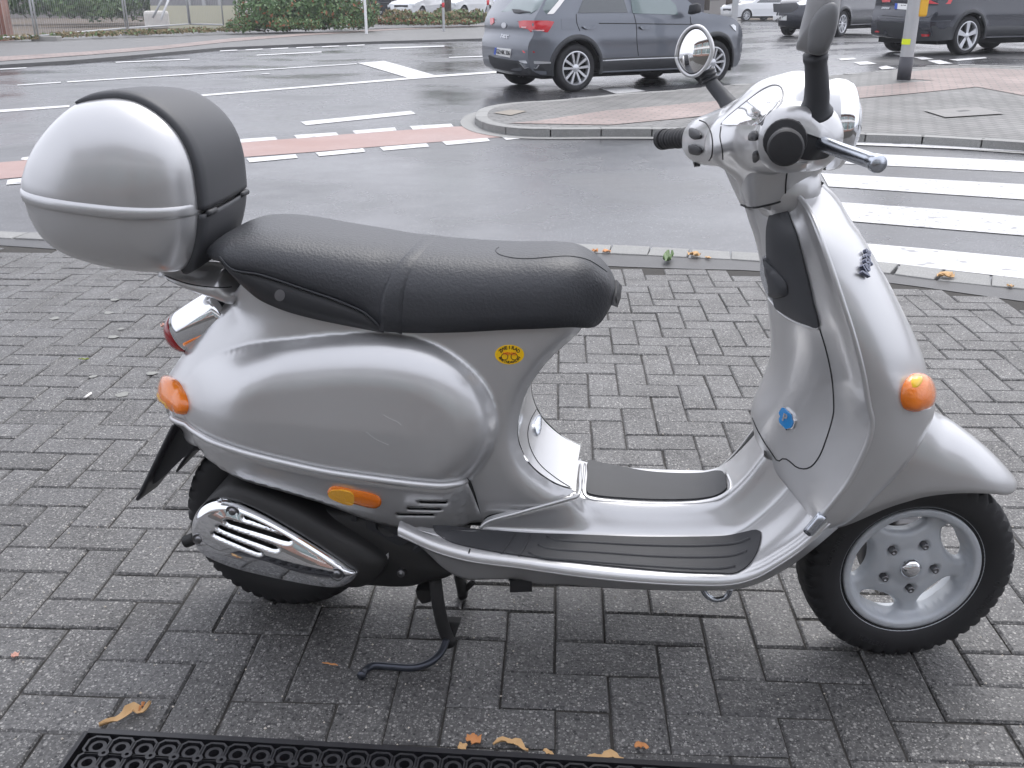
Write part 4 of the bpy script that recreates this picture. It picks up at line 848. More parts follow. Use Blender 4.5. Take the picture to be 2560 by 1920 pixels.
# ---- front mudguard (turns with the wheel)
fo = np.array([FF_.un(*q[:2], q[2]) for q in Z(*ZE, [(1000, 180, 0), (1100, 220, 0), (1180, 296, 0), (1280, 350, 0), (1380, 420, 0), (1470, 495, 0), (1540, 565, 0), (1590, 625, 0), (1606, 655, 0)], 1681)])
fbm = np.array([FF_.un(*q[:2], q[2]) for q in Z(*ZE, [(560, 935, -.07), (700, 918, -.085), (800, 880, -.09), (900, 832, -.092), (1000, 790, -.092), (1100, 758, -.092), (1200, 738, -.09), (1320, 722, -.085), (1450, 712, -.07), (1540, 708, -.045), (1590, 690, -.02)], 1681)])
fo = np.vstack([[fo[0]+np.array([-.20, 0, -.10])], [fo[0]+np.array([-.10, 0, -.015])], fo]); NX = 60
xs = np.linspace(fbm[0, 0], max(fo[-1, 0], fbm[-1, 0]), NX); xs = xs[0]+(xs[-1]-xs[0])*np.sin(np.linspace(0, math.pi/2, NX))
foc, fbc = crv(fo, 300), crv(fbm, 300); zt = np.interp(xs, np.maximum.accumulate(foc[:, 0]), foc[:, 2]); zb = np.minimum(np.interp(xs, np.maximum.accumulate(fbc[:, 0]), fbc[:, 2]), zt-.001); wd = np.interp(xs, np.maximum.accumulate(fbc[:, 0]), -fbc[:, 1]); uu = (xs-xs[0])/(xs[-1]-xs[0]); wd = np.interp(xs, [fbc[0, 0], fbc[120, 0], xs[-1]], [.075, .092, .092])*np.sqrt(np.clip(1-np.clip((uu-.55)/.45, 0, 1)**2.6, 0.0004, 1)); zb = np.where(uu > .9, zb+(zt-zb)*((uu-.9)/.1)**2*.5, zb)
fv = []
for x, a, b, w_ in zip(xs, zb, zt, wd):
    for j in range(25):
        t = math.pi*j/24; cs, sn = math.cos(t), math.sin(t); fv.append((x, -w_*math.copysign(abs(cs)**.85, cs), a+(b-a)*sn**.95))
part('front_mudguard', f2b(fv), gridfaces(NX, 25), m_silver, solid=.004, off=-1, target='fend')

# ---- marks of use on the side panel, front panel gap, bag hook
m_scr = mat('scratch_pale', (.6, .6, .6), .5)
for q in ([(1455, 745), (1500, 770), (1535, 785), (1555, 803)], [(1362, 840), (1410, 878), (1455, 900), (1485, 912)]):
    seam('scratch', Z(*ZB, q), 'bodyside', .0003, m_scr, n=16, off=.0)
seam('front_panel_gap', Z(*ZG, [(690, 140), (655, 205), (642, 270), (655, 340), (700, 420), (780, 490), (870, 548)]), 'body', .0011)
decal('bag_hook', crv(Z(*ZG, [(696, 175), (706, 205), (702, 255), (690, 284), (676, 262), (673, 215)]), 24, True), 'body', m_polish, .004, .006, step=5, dome=.005)
# ---- silencer, engine, stand
def gl(z, pts, wid=2212): return np.array([FB.loc(gp(p[0], p[1], p[2])) for p in Z(*z, pts, wid)])
mo = crv(xz(bl(ZH, [(296, 800), (315, 700), (370, 620), (450, 572), (540, 548), (640, 548), (740, 568), (870, 618), (1020, 688), (1220, 798), (1420, 920), (1600, 1036), (1750, 1140), (1826, 1198), (1836, 1228), (1800, 1285), (1750, 1318), (1680, 1340), (1500, 1322), (1300, 1286), (1100, 1246), (900, 1200), (700, 1146), (550, 1090), (430, 1034), (358, 978), (312, 890)], -.205)), 300, True)
def slot(a, b, h): 
    a, b = np.array(a, float), np.array(b, float); d = b-a; n_ = np.array([-d[1], d[0]])/np.linalg.norm(d); return [a, a+d*.03-n_*h*.7, a+d*.2-n_*h, a+d*.7-n_*h*1.0, a+d*.97-n_*h*.5, b, a+d*.93+n_*h*.4, a+d*.6+n_*h*.25, a+d*.25+n_*h*.3, a+d*.04+n_*h*.4]
slots = [crv(xz(bl(ZH, slot(a, b, h), -.25)), 40, True) for a, b, h in (((722, 768), (1030, 880), 22), ((562, 798), (1172, 1000), 26), ((488, 848), (1066, 1052), 26), ((448, 905), (912, 1078), 22))]
mc = mo.mean(0)+np.array([-.03, .01]); _an = np.arctan2(mo[:, 1]-mc[1], mo[:, 0]-mc[0]); _rr = np.linalg.norm(mo-mc, axis=1); _o = np.argsort(_an)
def cov_y(P):
    dv = P-mc; s = np.clip(np.linalg.norm(dv, axis=1)/np.interp(np.arctan2(dv[:, 1], dv[:, 0]), _an[_o], _rr[_o], period=2*math.pi), 0, 1); return -.222-.020*(1-s**2)
SK = .86; mo2 = mc+(mo-mc)*SK
V2, T = plate(mo2, slots, .0034); y = cov_y(V2)
for s_ in slots: y = y+.006*(1-qround(pdist(V2, s_, True), .006))
T = [t if np.cross(V2[t[1]]-V2[t[0]], V2[t[2]]-V2[t[0]]) > 0 else t[::-1] for t in T]
y1 = cov_y(mo2); sk_ = []
for k in range(11):
    a = k/10*math.pi/2; p_ = mo2+(mo-mo2)*math.sin(a); yy = y1*0+(y1*(math.cos(a))+(-.195)*(1-math.cos(a))) if k else y1; sk_ += [(q[0], v_, q[1]) for q, v_ in zip(p_, yy)]
VC, FC = join((np.stack([V2[:, 0], y, V2[:, 1]], 1), T), (sk_, gridfaces(11, 300, False, True)))
cover = part('silencer_cover', VC, FC, m_chrome, target='muf', recalc=True)
TARGET['mufb'] = TARGET['muf']
for q in ((668, 662), (358, 918), (1632, 1235)):
    h = cast(*Z(*ZH, [q])[0], 'mufb'); c_ = h[0] if h else bl(ZH, [q], -.235)[0]; v, f = lathe([(.0002, -.004), (.004, -.004), (.0065, -.003), (.007, 0), (.0115, -.0005), (.0125, -.002), (.0135, .001)], 20); mk('screw', [(a[0]+c_[0], a[1]+c_[1], a[2]+c_[2]) for a in v], f, m_screw, cover)
sb = crv(xz(bl(ZH, [(285, 790), (330, 690), (420, 560), (520, 470), (640, 410), (770, 418), (1000, 495), (1300, 625), (1600, 795), (1800, 905), (1990, 1030), (2080, 1120), (2050, 1230), (1900, 1340), (1700, 1345), (1400, 1300), (1000, 1225), (700, 1145), (480, 1060), (330, 950)], -.18)), 120, True)
V, F = pillow(sb, sb.mean(0), -.17, .040, 3, 10); V = np.array(V); bk = [(q[0], -.07, q[1]) for q in sb]; Vj, Fj = join((V, F), ([(q[0], -.17, q[1]) for q in sb]+bk, gridfaces(2, 120, False, True))); part('silencer', Vj, Fj, m_dark, recalc=True, autos=50)
P = bl(ZH, [(330, 900, -.16), (270, 925, -.16), (235, 938, -.16)]); part('exhaust_outlet', *tube(crv(P, 8), .0125, 14), m_dark)
eo = crv(xz(bl(ZJ, [(-300, -60), (100, -90), (420, -40), (700, 110), (950, 250), (1110, 400), (1240, 500), (1185, 545), (1000, 580), (880, 622), (700, 634), (500, 622), (330, 606), (200, 560), (0, 420), (-300, 150)], -.15)), 70, True)
V, F = pillow(eo, eo.mean(0), -.13, .035, 3.2, 10); bk = [(q[0], .10, q[1]) for q in eo]; Vj, Fj = join((V, F), ([(q[0], -.13, q[1]) for q in eo]+bk, gridfaces(2, 70, False, True))); part('engine_case', Vj, Fj, m_dark, target='eng', recalc=True, autos=50)
for q, r0 in (((545, 320), .010), ((757, 470), .008)):
    h = cast(*Z(*ZJ, [q])[0], 'eng'); c_ = h[0] if h else bl(ZJ, [q], -.165)[0]; v, f = lathe([(.0002, -.012), (r0*.4, -.012), (r0*.45, -.009), (r0*.9, -.012), (r0, -.010), (r0, .004)], 18); mk('bolt', [(a[0]+c_[0], a[1]+c_[1], a[2]+c_[2]) for a in v], f, m_screw, scooter)
fc = bl(ZJ, [(640, 60)], -.17)[0]; v, f = lathe([(.0002, -.012), (.03, -.012), (.032, -.02), (.05, -.02), (.052, -.012), (.066, -.012), (.07, -.018), (.08, -.018), (.082, .03)], 40); part('fan_cover', [(a[0]+fc[0], a[1]+fc[1]+.03, a[2]+fc[2]) for a in v], f, m_black, autos=40)
decal('worn_label', Z(*ZJ, [(555, 362), (632, 300), (635, 340), (610, 408), (560, 385)]), 'eng', mat('bare_metal_chip', (.42, .42, .42), .6), .001, .002, step=6)
ib = [(-.05, .42), (.40, .40), (.46, .30), (.30, .27), (.12, .36), (.0, .38)]; part('inner_mudguard', *prism(ib, -.11, .11, lambda a, b, d: (a, d, b)), m_dark, recalc=True, smooth=False)
P = np.array([(-.19+.0*t, 0, 0) for t in (0, 1)])
hg = np.array([[(.0+.235*math.cos(t), y_, .21+.235*math.sin(t)) for y_ in (-.06, -.03, .0, .03, .06)] for t in np.linspace(R(62), R(150), 16)]); part('wheel_hugger', hg.reshape(-1, 3), gridfaces(16, 5), m_black, solid=.004)
P = bl(ZH, [(940, 330, -.08), (960, 400, -.08), (980, 470, -.08)]); part('damper', *tube(P, .007, 8), m_black)
# stand
stn = empty('centre_stand'); stn.parent = scooter
top_ = bl(ZJ, [(1060, 540)], -.13)[0]; ft = gl(ZJ, [(1150, 1020, .045), (1205, 1150, .012)]); mk('leg', *tube(crv(np.vstack([top_, .5*(top_+ft[0])+[0, -.01, 0], ft[0], ft[1]]), 14), .0135, 12), m_dark, stn)
fb_ = gl(ZJ, [(1075, 935, .06), (1292, 950, .055), (1245, 1080, .03), (1190, 1165, .012), (1125, 1110, .02)]); nb = len(fb_); off = np.array([0, .022, 0]); mk('foot', list(fb_)+list(fb_+off), [(0, 1, 2, 3, 4), (9, 8, 7, 6, 5)]+[(i, i+nb, (i+1) % nb+nb, (i+1) % nb) for i in range(nb)], m_dark, stn, smooth=False, bevel=.002)
lv = gl(ZJ, [(1165, 1105, .03), (1130, 1195, .02), (1060, 1280, .014), (960, 1338, .011), (850, 1362, .010), (650, 1352, .010), (490, 1345, .011), (425, 1378, .012), (392, 1420, .014), (376, 1440, .015)]); mk('foot_lever', *tube(crv(lv, 40), [.0075]*37+[.008, .009, .0085], 12), mat('stand_steel', (.06, .065, .08), .35, metal=.7), stn)
l2 = np.vstack([bl(ZJ, [(1280, 500)], .04), gl(ZJ, [(1310, 640, .03), (1315, 690, .005)])]); mk('leg', *tube(crv(l2, 8), .012, 10), m_dark, stn)
mk('foot', *tube(crv(gl(ZJ, [(1420, 560, .05), (1340, 640, .03), (1312, 680, .012)]), 8), .007, 8), m_dark, stn)
bx_ = bl(ZJ, [(900, 600), (1040, 600), (1040, 700), (1000, 715), (960, 720), (920, 670)], -.10); part('stand_bracket', *prism([tuple(q) for q in xz(bx_)], -.12, -.08, lambda a, b, d: (a, d, b)), m_dark, recalc=True, smooth=False)

# ---- handlebar cover: rounded masses fused into one skin
prims = []
def sweep(pts, rad): P = crv(fl(ZC, pts), 16); r_ = np.interp(np.linspace(0, 1, 16), np.linspace(0, 1, len(rad)), rad); prims.append(tube(P, r_, 24))
def ball(c, rx, ry, rz, ax=(0, 0, 1), tilt=0):
    V = []; n = 14
    for i in range(n+1):
        a = math.pi*i/n
        for j in range(24): b = 2*math.pi*j/24; p = Vector((rx*math.sin(a)*math.cos(b), ry*math.sin(a)*math.sin(b), rz*math.cos(a))); p.rotate(Matrix.Rotation(tilt, 3, 'Y')); V.append(np.array(c)+np.array(p))
    prims.append((V, gridfaces(n+1, 24, False, True)))
sweep([(760, 1120, 0), (950, 1035, 0), (1150, 995, 0), (1380, 985, 0), (1500, 985, 0)], [.05, .066, .078, .078, .072])
ball(fl(ZC, [(1470, 985, 0)])[0], .035, .072, .072); ball(fl(ZC, [(760, 1120, 0)])[0], .05, .06, .05)
sweep([(985, 1130, 0), (1010, 1290, 0), (1010, 1430, 0), (985, 1560, 0), (968, 1640, 0)], [.076, .072, .060, .046, .040])
sweep([(980, 1060, -.03), (1080, 1085, -.12), (1165, 1085, -.20), (1180, 1095, -.252)], [.062, .056, .052, .046])
ball(fl(ZC, [(1180, 1095, -.245)])[0], .047, .018, .046); ball(fl(ZC, [(1330, 1080, -.19)])[0], .05, .06, .052)
sweep([(860, 1060, .03), (700, 1085, .13), (560, 1105, .21), (500, 1110, .262)], [.062, .056, .050, .046]); ball(fl(ZC, [(505, 1110, .255)])[0], .044, .018, .044)
ball(fl(ZC, [(930, 900, .0)])[0], .105, .105, .034, tilt=R(-38))
ball(fl(ZC, [(1080, 800, .0)])[0], .06, .085, .04, tilt=R(-20))
Vh, Fh = join(*prims); Vh = f2b(Vh)
hc = part('handlebar_cover', Vh, Fh, m_silver)
bpy.context.view_layer.objects.active = hc
md = hc.modifiers.new('r', 'REMESH'); md.mode = 'VOXEL'; md.voxel_size = .0045; md.use_smooth_shade = True
md = hc.modifiers.new('m', 'SMOOTH'); md.factor = .6; md.iterations = 36
dg = bpy.context.evaluated_depsgraph_get(); ev = hc.evaluated_get(dg); me2 = bpy.data.meshes.new_from_object(ev); hc.modifiers.clear(); hc.data = me2; me2.polygons.foreach_set('use_smooth', [True]*len(me2.polygons))
TARGET['head'] = BVHTree.FromPolygons([v.co.copy() for v in me2.vertices], [tuple(p.vertices) for p in me2.polygons])
nc = []; prims_ = prims; prims = []; ball(fl(ZC, [(1165, 1500, 0)])[0], .054, .062, .058, tilt=R(20)); part('neck_collar', f2b(prims[0][0]), prims[0][1], m_silver)
sr = [fl(ZC, q) for q in ([(655, 1005, .06), (632, 1150, .06), (640, 1275, .055), (690, 1400, .05), (742, 1512, .045), (796, 1622, .04)], [(905, 1005, -.072), (888, 1150, -.068), (882, 1300, -.062), (890, 1400, -.058), (896, 1520, -.053), (908, 1644, -.047)], [(1100, 1050, -.085), (1140, 1200, -.078), (1150, 1330, -.070), (1150, 1420, -.064), (1148, 1500, -.058), (1146, 1586, -.05)], [(1450, 1080, -.055), (1452, 1240, -.048), (1420, 1345, -.04), (1370, 1400, -.034), (1300, 1470, -.03), (1235, 1540, -.026)])]
sr = [crv(r_, 40) for r_ in sr]; sG = np.stack([sr[0]+[.10, .0, 0], sr[0]+[.012, .004, 0], sr[0]+[.0, -.004, 0], .5*sr[0]+.5*sr[1]+[-.004, 0, 0], sr[1]+[-.006, .012, 0], sr[1]+[.006, -.003, 0], .5*sr[1]+.5*sr[2]+[0, -.003, 0], sr[2], .5*sr[2]+.5*sr[3]+[.004, -.006, 0], sr[3], sr[3]+[.02, .03, 0]], 1); sV = np.array([crv(sG[i], 50) for i in range(40)])
part('steering_cover', f2b(sV.reshape(-1, 3)), gridfaces(40, 50), m_silver, target='steer')
seam('cover_seam', Z(*ZC, [(1163, 1345), (1152, 1450), (1148, 1575)]), 'steer', .0014); seam('cover_lip', Z(*ZC, [(800, 1618), (850, 1634), (905, 1640), (1000, 1622), (1080, 1602), (1142, 1580)]), 'steer', .002)
# headlamp
hx = f2b([fl(ZC, [(1490, 985, 0)])[0]])[0]; ang = FF_.yaw-FB.yaw
def lath_x(prof, seg=48): 
    v, f = lathe(prof, seg); return [tuple(Matrix.Translation(Vector(hx)) @ Matrix.Rotation(ang, 4, 'Z') @ Matrix.Rotation(R(4), 4, 'Y') @ Vector((-a[1], a[0], a[2]))) for a in v], f
part('headlamp_ring', *lath_x([(.070, .012), (.074, .0), (.074, -.012), (.071, -.022), (.066, -.026), (.062, -.022)]), m_chrome)
part('headlamp_lens', *lath_x([(.0005, -.050), (.02, -.048), (.042, -.040), (.056, -.031), (.065, -.022)]), mat('lamp_lens', (.75, .78, .82), .05, metal=.3, coat=1))
# instrument glass and cover seams
decal('instrument_glass', crv(Z(*ZC, [(655, 985), (700, 935), (780, 870), (870, 800), (960, 735), (1040, 702), (1090, 708), (1115, 745), (1105, 800), (1060, 860), (1000, 925), (950, 985), (800, 990)]), 70, True), 'head', mat('display_glass', (.78, .79, .80), .05, coat=1, metal=.75, noise=(60, .5, (.55, .55, .56))), .003, .006, step=8)
seam('glass_rim', Z(*ZC, [(640, 985), (690, 925), (780, 850), (880, 770), (980, 700), (1060, 672), (1110, 685), (1130, 730), (1120, 800), (1070, 870), (1000, 940), (960, 990)]), 'head', .0014, mat('rim_grey', (.2, .2, .21), .4))
seam('cover_seam', Z(*ZC, [(960, 990), (1060, 880), (1150, 855), (1148, 950)]), 'head', .0012); seam('cover_seam', Z(*ZC, [(1160, 855), (1300, 860), (1460, 865)]), 'head', .0012); seam('cover_seam', Z(*ZC, [(1165, 1350), (1152, 1450), (1148, 1570)]), 'head', .0014)
def fpt(q): return f2b(fl(ZC, [q]))[0]
# grips
def grip(pts, rad, nm):
    P = f2b(fl(ZC, pts)); g = part(nm, *tube(crv(P, 40), np.interp(np.linspace(0, 1, 40), *rad)+.0009*np.sign(np.sin(np.arange(40)*1.6)), 24), m_rubber, autos=60); return g, P
g1, P1 = grip([(1145, 1108, -.262), (1148, 1130, -.30), (1150, 1165, -.372)], ([0, .04, .08, .1, .94, 1], [.028, .030, .030, .0185, .0185, .017]), 'throttle_grip')
g2, P2 = grip([(430, 1085, .262), (380, 1088, .28), (185, 1100, .385)], ([0, .05, .95, 1], [.019, .0185, .0185, .016]), 'left_grip')
e_ = (P1[-1]-P1[0]); e_ /= np.linalg.norm(e_); mk('end_cap', *tube(np.array([P1[-1]-e_*.012, P1[-1]+e_*.006, P1[-1]+e_*.010, P1[-1]+e_*.011]), [.0235, .0235, .021, .017], 28), m_rubber, g1, autos=40)
e_ = (P2[-1]-P2[0]); e_ /= np.linalg.norm(e_); mk('end_cap', *tube(np.array([P2[-1]-e_*.010, P2[-1]+e_*.004, P2[-1]+e_*.008]), [.021, .0215, .016], 24), m_rubber, g2, autos=40)
for k_ in range(3):
    t0 = .25+k_*.24; c_ = P2[0]+(P2[-1]-P2[0])*t0; mk('grip_ring', *tube(np.array([c_-e_*.003, c_+e_*.003]), .0202, 22), m_rubber, g2)
# brake lever
lvp = f2b(fl(ZC, [(1300, 1120, -.235), (1400, 1125, -.25), (1480, 1150, -.268), (1600, 1195, -.30), (1720, 1235, -.335), (1840, 1278, -.37), (1895, 1300, -.385)])); V, F = tube(crv(lvp, 30), [.012, .0125, .0125, .012, .0115, .011]+[.0105]*20+[.0105, .012, .0125, .011], 14); part('brake_lever', V, F, m_polish)
decal('lever_slot', crv(Z(*ZC, [(1240, 1060), (1320, 1060), (1420, 1090), (1500, 1140), (1490, 1230), (1400, 1260), (1300, 1262), (1250, 1240)]), 50, True), 'head', m_black, .001, .003, step=8)
decal('switch_housing', Z(*ZC, [(985, 1010), (1010, 940), (1070, 890), (1150, 862), (1240, 866), (1330, 872), (1340, 940), (1420, 1005), (1500, 1060), (1530, 1135), (1480, 1120), (1400, 1085), (1295, 1050), (1275, 995), (1210, 958), (1110, 962), (1035, 1005), (1002, 1080), (1002, 1180), (1040, 1250), (1120, 1276), (1310, 1272), (1300, 1322), (1150, 1338), (1050, 1316), (985, 1265), (958, 1180), (962, 1080)]), 'head', m_silver, .006, .010, step=9)
seam('housing_seam', Z(*ZC, [(470, 950), (520, 972), (558, 1040), (574, 1140), (566, 1230), (545, 1270)]), 'head', .0013); seam('housing_seam', Z(*ZC, [(640, 1000), (632, 1080), (650, 1180), (655, 1260)]), 'head', .0011)
# switches
for nm, o_, tt in (('switch', [(405, 1020), (440, 1018), (475, 1035), (492, 1065), (485, 1092), (455, 1102), (420, 1092), (402, 1070)], 'head'), ('switch', [(402, 1140), (450, 1150), (485, 1168), (498, 1195), (485, 1215), (440, 1215), (402, 1200)], 'head'), ('switch', [(880, 1060), (925, 1035), (935, 1090), (920, 1110), (878, 1105)], 'head'), ('switch', [(910, 1200), (925, 1185), (942, 1215), (935, 1270), (912, 1270)], 'head'), ('switch', [(1200, 965), (1245, 955), (1270, 975), (1272, 1040), (1235, 1010)], 'head')):
    decal(nm, crv(Z(*ZC, o_), 30, True), tt, m_black, .004, .012, step=4, dome=.003)
part('turn_switch', *tube(f2b(fl(ZC, [(470, 1270, .235), (440, 1272, .235), (425, 1275, .235)])), .011, 16), m_black)
# mirrors
def unplane(px, py, P0, N): d = ray(px, py); t = ((P0-CAMPOS)@N)/(d@N); return CAMPOS+d*t
P0 = FF_.w(fl(ZC, [(445, 405, .27)]))[0]; N0 = np.array([-.62, -.78, .06]); N0 /= np.linalg.norm(N0)
mo_ = crv(Z(*ZC, [(300, 450), (318, 350), (360, 268), (410, 222), (460, 207), (505, 222), (545, 268), (572, 330), (580, 400), (560, 470), (520, 540), (465, 590), (410, 602), (360, 575), (322, 525)]), 60, True)
OW = np.array([unplane(*p, P0, N0) for p in mo_]); cW = OW.mean(0)
ml = empty('left_mirror'); ml.parent = scooter
def shell_m(OW, cW, N, depth, p=2.2, rings=8):
    V = []
    for k_ in range(rings):
        a = k_/rings*math.pi/2; s = math.cos(a)**(2/p); d = math.sin(a)**(2/p)
        for q in OW: V.append(cW+(q-cW)*s-N*depth*(d if depth > .008 else 1-(1-d)*1.0 if False else (1-s*s) if depth < .008 else d))
    V.append(cW-N*depth); n = len(OW); F = gridfaces(rings, n, False, True)+[((rings-1)*n+i, (rings-1)*n+(i+1) % n, rings*n) for i in range(n)]
    return FB.loc(np.array(V)), F
mk('mirror_shell', *shell_m(OW+N0*.004, cW+N0*.004, N0, .035), m_silver, ml)
rimm = np.vstack([OW+N0*.006, OW[:1]+N0*.006]); mk('mirror_rim', *tube(FB.loc(rimm), .0035, 8), m_silver, ml)
gw = cW+(OW-cW)*.88; V, F = shell_m(gw+N0*.006, cW+N0*.006, -N0, .007, 2.0, 12); mk('mirror_glass', V, F, m_mirror, ml)
sw = cW+(OW-cW)*.97; mk('mirror_bezel', FB.loc(sw+N0*.0045), [tuple(range(len(sw)))], m_black, ml, smooth=False)
P = f2b(fl(ZC, [(520, 560, .275), (555, 640, .27), (600, 700, .262), (660, 770, .25), (720, 850, .235), (760, 920, .225)])); mk('stem', *tube(crv(P, 20), np.interp(np.linspace(0, 1, 20), [0, .12, .2, .6, 1], [.016, .0145, .0125, .0145, .021]), 16), m_pad, ml)
for k_ in range(3): c_ = P[0]+(P[1]-P[0])*(.2+.35*k_); d_ = (P[1]-P[0])/np.linalg.norm(P[1]-P[0]); mk('stem_boot', *tube(np.array([c_-d_*.003, c_, c_+d_*.003]), [.0145, .0175, .0145], 16), m_black, ml)
mr = empty('right_mirror'); mr.parent = scooter
P1_ = FF_.w(fl(ZC, [(1410, 150, -.27)]))[0]; N1 = np.array([.86, -.50, .05]); N1 /= np.linalg.norm(N1)
o2 = crv(Z(*ZC, [(1245, 392), (1262, 300), (1290, 170), (1320, 60), (1345, -80), (1400, -190), (1480, -220), (1555, -160), (1575, -40), (1568, 100), (1545, 230), (1505, 350), (1470, 420), (1420, 440), (1350, 428), (1290, 408)]), 70, True)
Pq = np.array([-.5, -.86, .0]); Pq /= np.linalg.norm(Pq)
OW = np.array([unplane(*p, P1_, Pq) for p in o2]); cW = OW.mean(0); V, F = shell_m(OW, cW, -Pq, .028, 2.6); mk('mirror_shell', V, F, mat('grey_plastic_light2', (.30, .30, .305), .5, bump=(1200, .2, .0004)), mr)
V, F = shell_m(OW, cW, Pq, .03, 2.4); mk('mirror_back', V, F, mat('grey_plastic_light', (.28, .28, .285), .5, bump=(1200, .2, .0004)), mr)
o3 = crv(Z(*ZC, [(1330, 395), (1328, 280), (1345, 190), (1395, 95), (1460, 35), (1530, 18), (1560, 50), (1562, 150), (1540, 260), (1500, 360), (1462, 415), (1400, 432), (1350, 425)]), 60, True); OW3 = np.array([unplane(*p, P1_-Pq*-.028, Pq) for p in o3]); V, F = shell_m(OW3, OW3.mean(0), -Pq, .010, 2.4); mk('mirror_panel', V, F, mat('grey_plastic_mid', (.15, .152, .157), .45), mr)
P = f2b(fl(ZC, [(1385, 425, -.265), (1388, 480, -.262), (1393, 560, -.258), (1398, 680, -.252), (1395, 780, -.245), (1385, 850, -.238), (1384, 885, -.234)])); mk('stem', *tube(crv(P, 24), np.interp(np.linspace(0, 1, 24), [0, .08, .15, .5, .8, .95, 1], [.0165, .017, .0150, .0165, .0178, .022, .025]), 18), m_pad, mr)
# ------------------------------------------------------------------ vehicles
m_tyre = mat('car_tyre', (.016, .016, .018), .7, noise=(8, .5, (.026, .026, .028)))
m_rimc = mat('car_rim', (.62, .63, .65), .3, metal=.8); m_clad = mat('car_cladding', (.03, .032, .036), .55, bump=(300, .2, .002)); m_cglass = mat('car_glass', (.035, .045, .05), .04, spec=.8, coat=1, coatr=.01); m_cglass2 = mat('car_glass_light', (.16, .21, .21), .05, spec=.8, coat=1, coatr=.01)
m_redlight = mat('tail_lamp', (.62, .02, .03), .12, coat=1, noise=(9, .5, (.42, .01, .02))); m_plate = mat('number_plate', (.78, .78, .77), .4); m_plblue = mat('plate_blue', (.02, .08, .45), .4); m_plink = mat('plate_ink', (.02, .02, .02), .5); m_lampw = mat('lamp_clear', (.85, .88, .9), .08, coat=1)
m_under = mat('car_underside', (.008, .008, .009), .9)
def paint(name, col, metal=.5, rough=.3): return mat(name, col, rough, metal=metal, coat=1, coatr=.03)
def wheel_geo(Rt, Rr, spokes):
    t = lathe([(Rr-.01, -.085), (Rr+.01, -.1), (Rr+.05, -.107), (Rt-.03, -.104), (Rt-.008, -.088), (Rt, -.06), (Rt, .06), (Rt-.01, .09), (Rr, .1)], 56)
    r = lathe([(Rr+.004, -.098), (Rr-.012, -.1), (Rr-.02, -.09), (Rr-.03, -.02), (Rr-.03, .08)], 56)
    d = lathe([(.001, -.03), (Rr-.02, -.03)], 40)
    sp = []; dbl = spokes == 5; spokes = 5 if spokes == 55 else spokes
    for k in range(spokes):
        for dx in ((-1, 1) if dbl else (0,)):
            th = 2*math.pi*k/spokes+.35; e, n_ = np.array([math.cos(th), 0, math.sin(th)]), np.array([-math.sin(th), 0, math.cos(th)])
            a0_, a1_ = .05, Rr-.012; w0, w1 = (.014, .020) if dbl else (.028, .05); o0, o1 = dx*.018, dx*.062
            P = [e*a0_+n_*(o0-w0), e*a0_+n_*(o0+w0), e*a1_+n_*(o1+w1), e*a1_+n_*(o1-w1)]; V = [p+np.array([0, -.085, 0]) for p in P]+[p+np.array([0, -.045, 0]) for p in P]; V[2] = V[2]+np.array([0, -.008, 0]); V[3] = V[3]+np.array([0, -.008, 0])
            sp.append((V, [(0, 1, 2, 3), (0, 4, 5, 1), (1, 5, 6, 2), (2, 6, 7, 3), (3, 7, 4, 0)]))
    hub = lathe([(.001, -.095), (.03, -.093), (.055, -.085), (.06, -.06)], 20)
    return t, join(r, *sp, hub), d
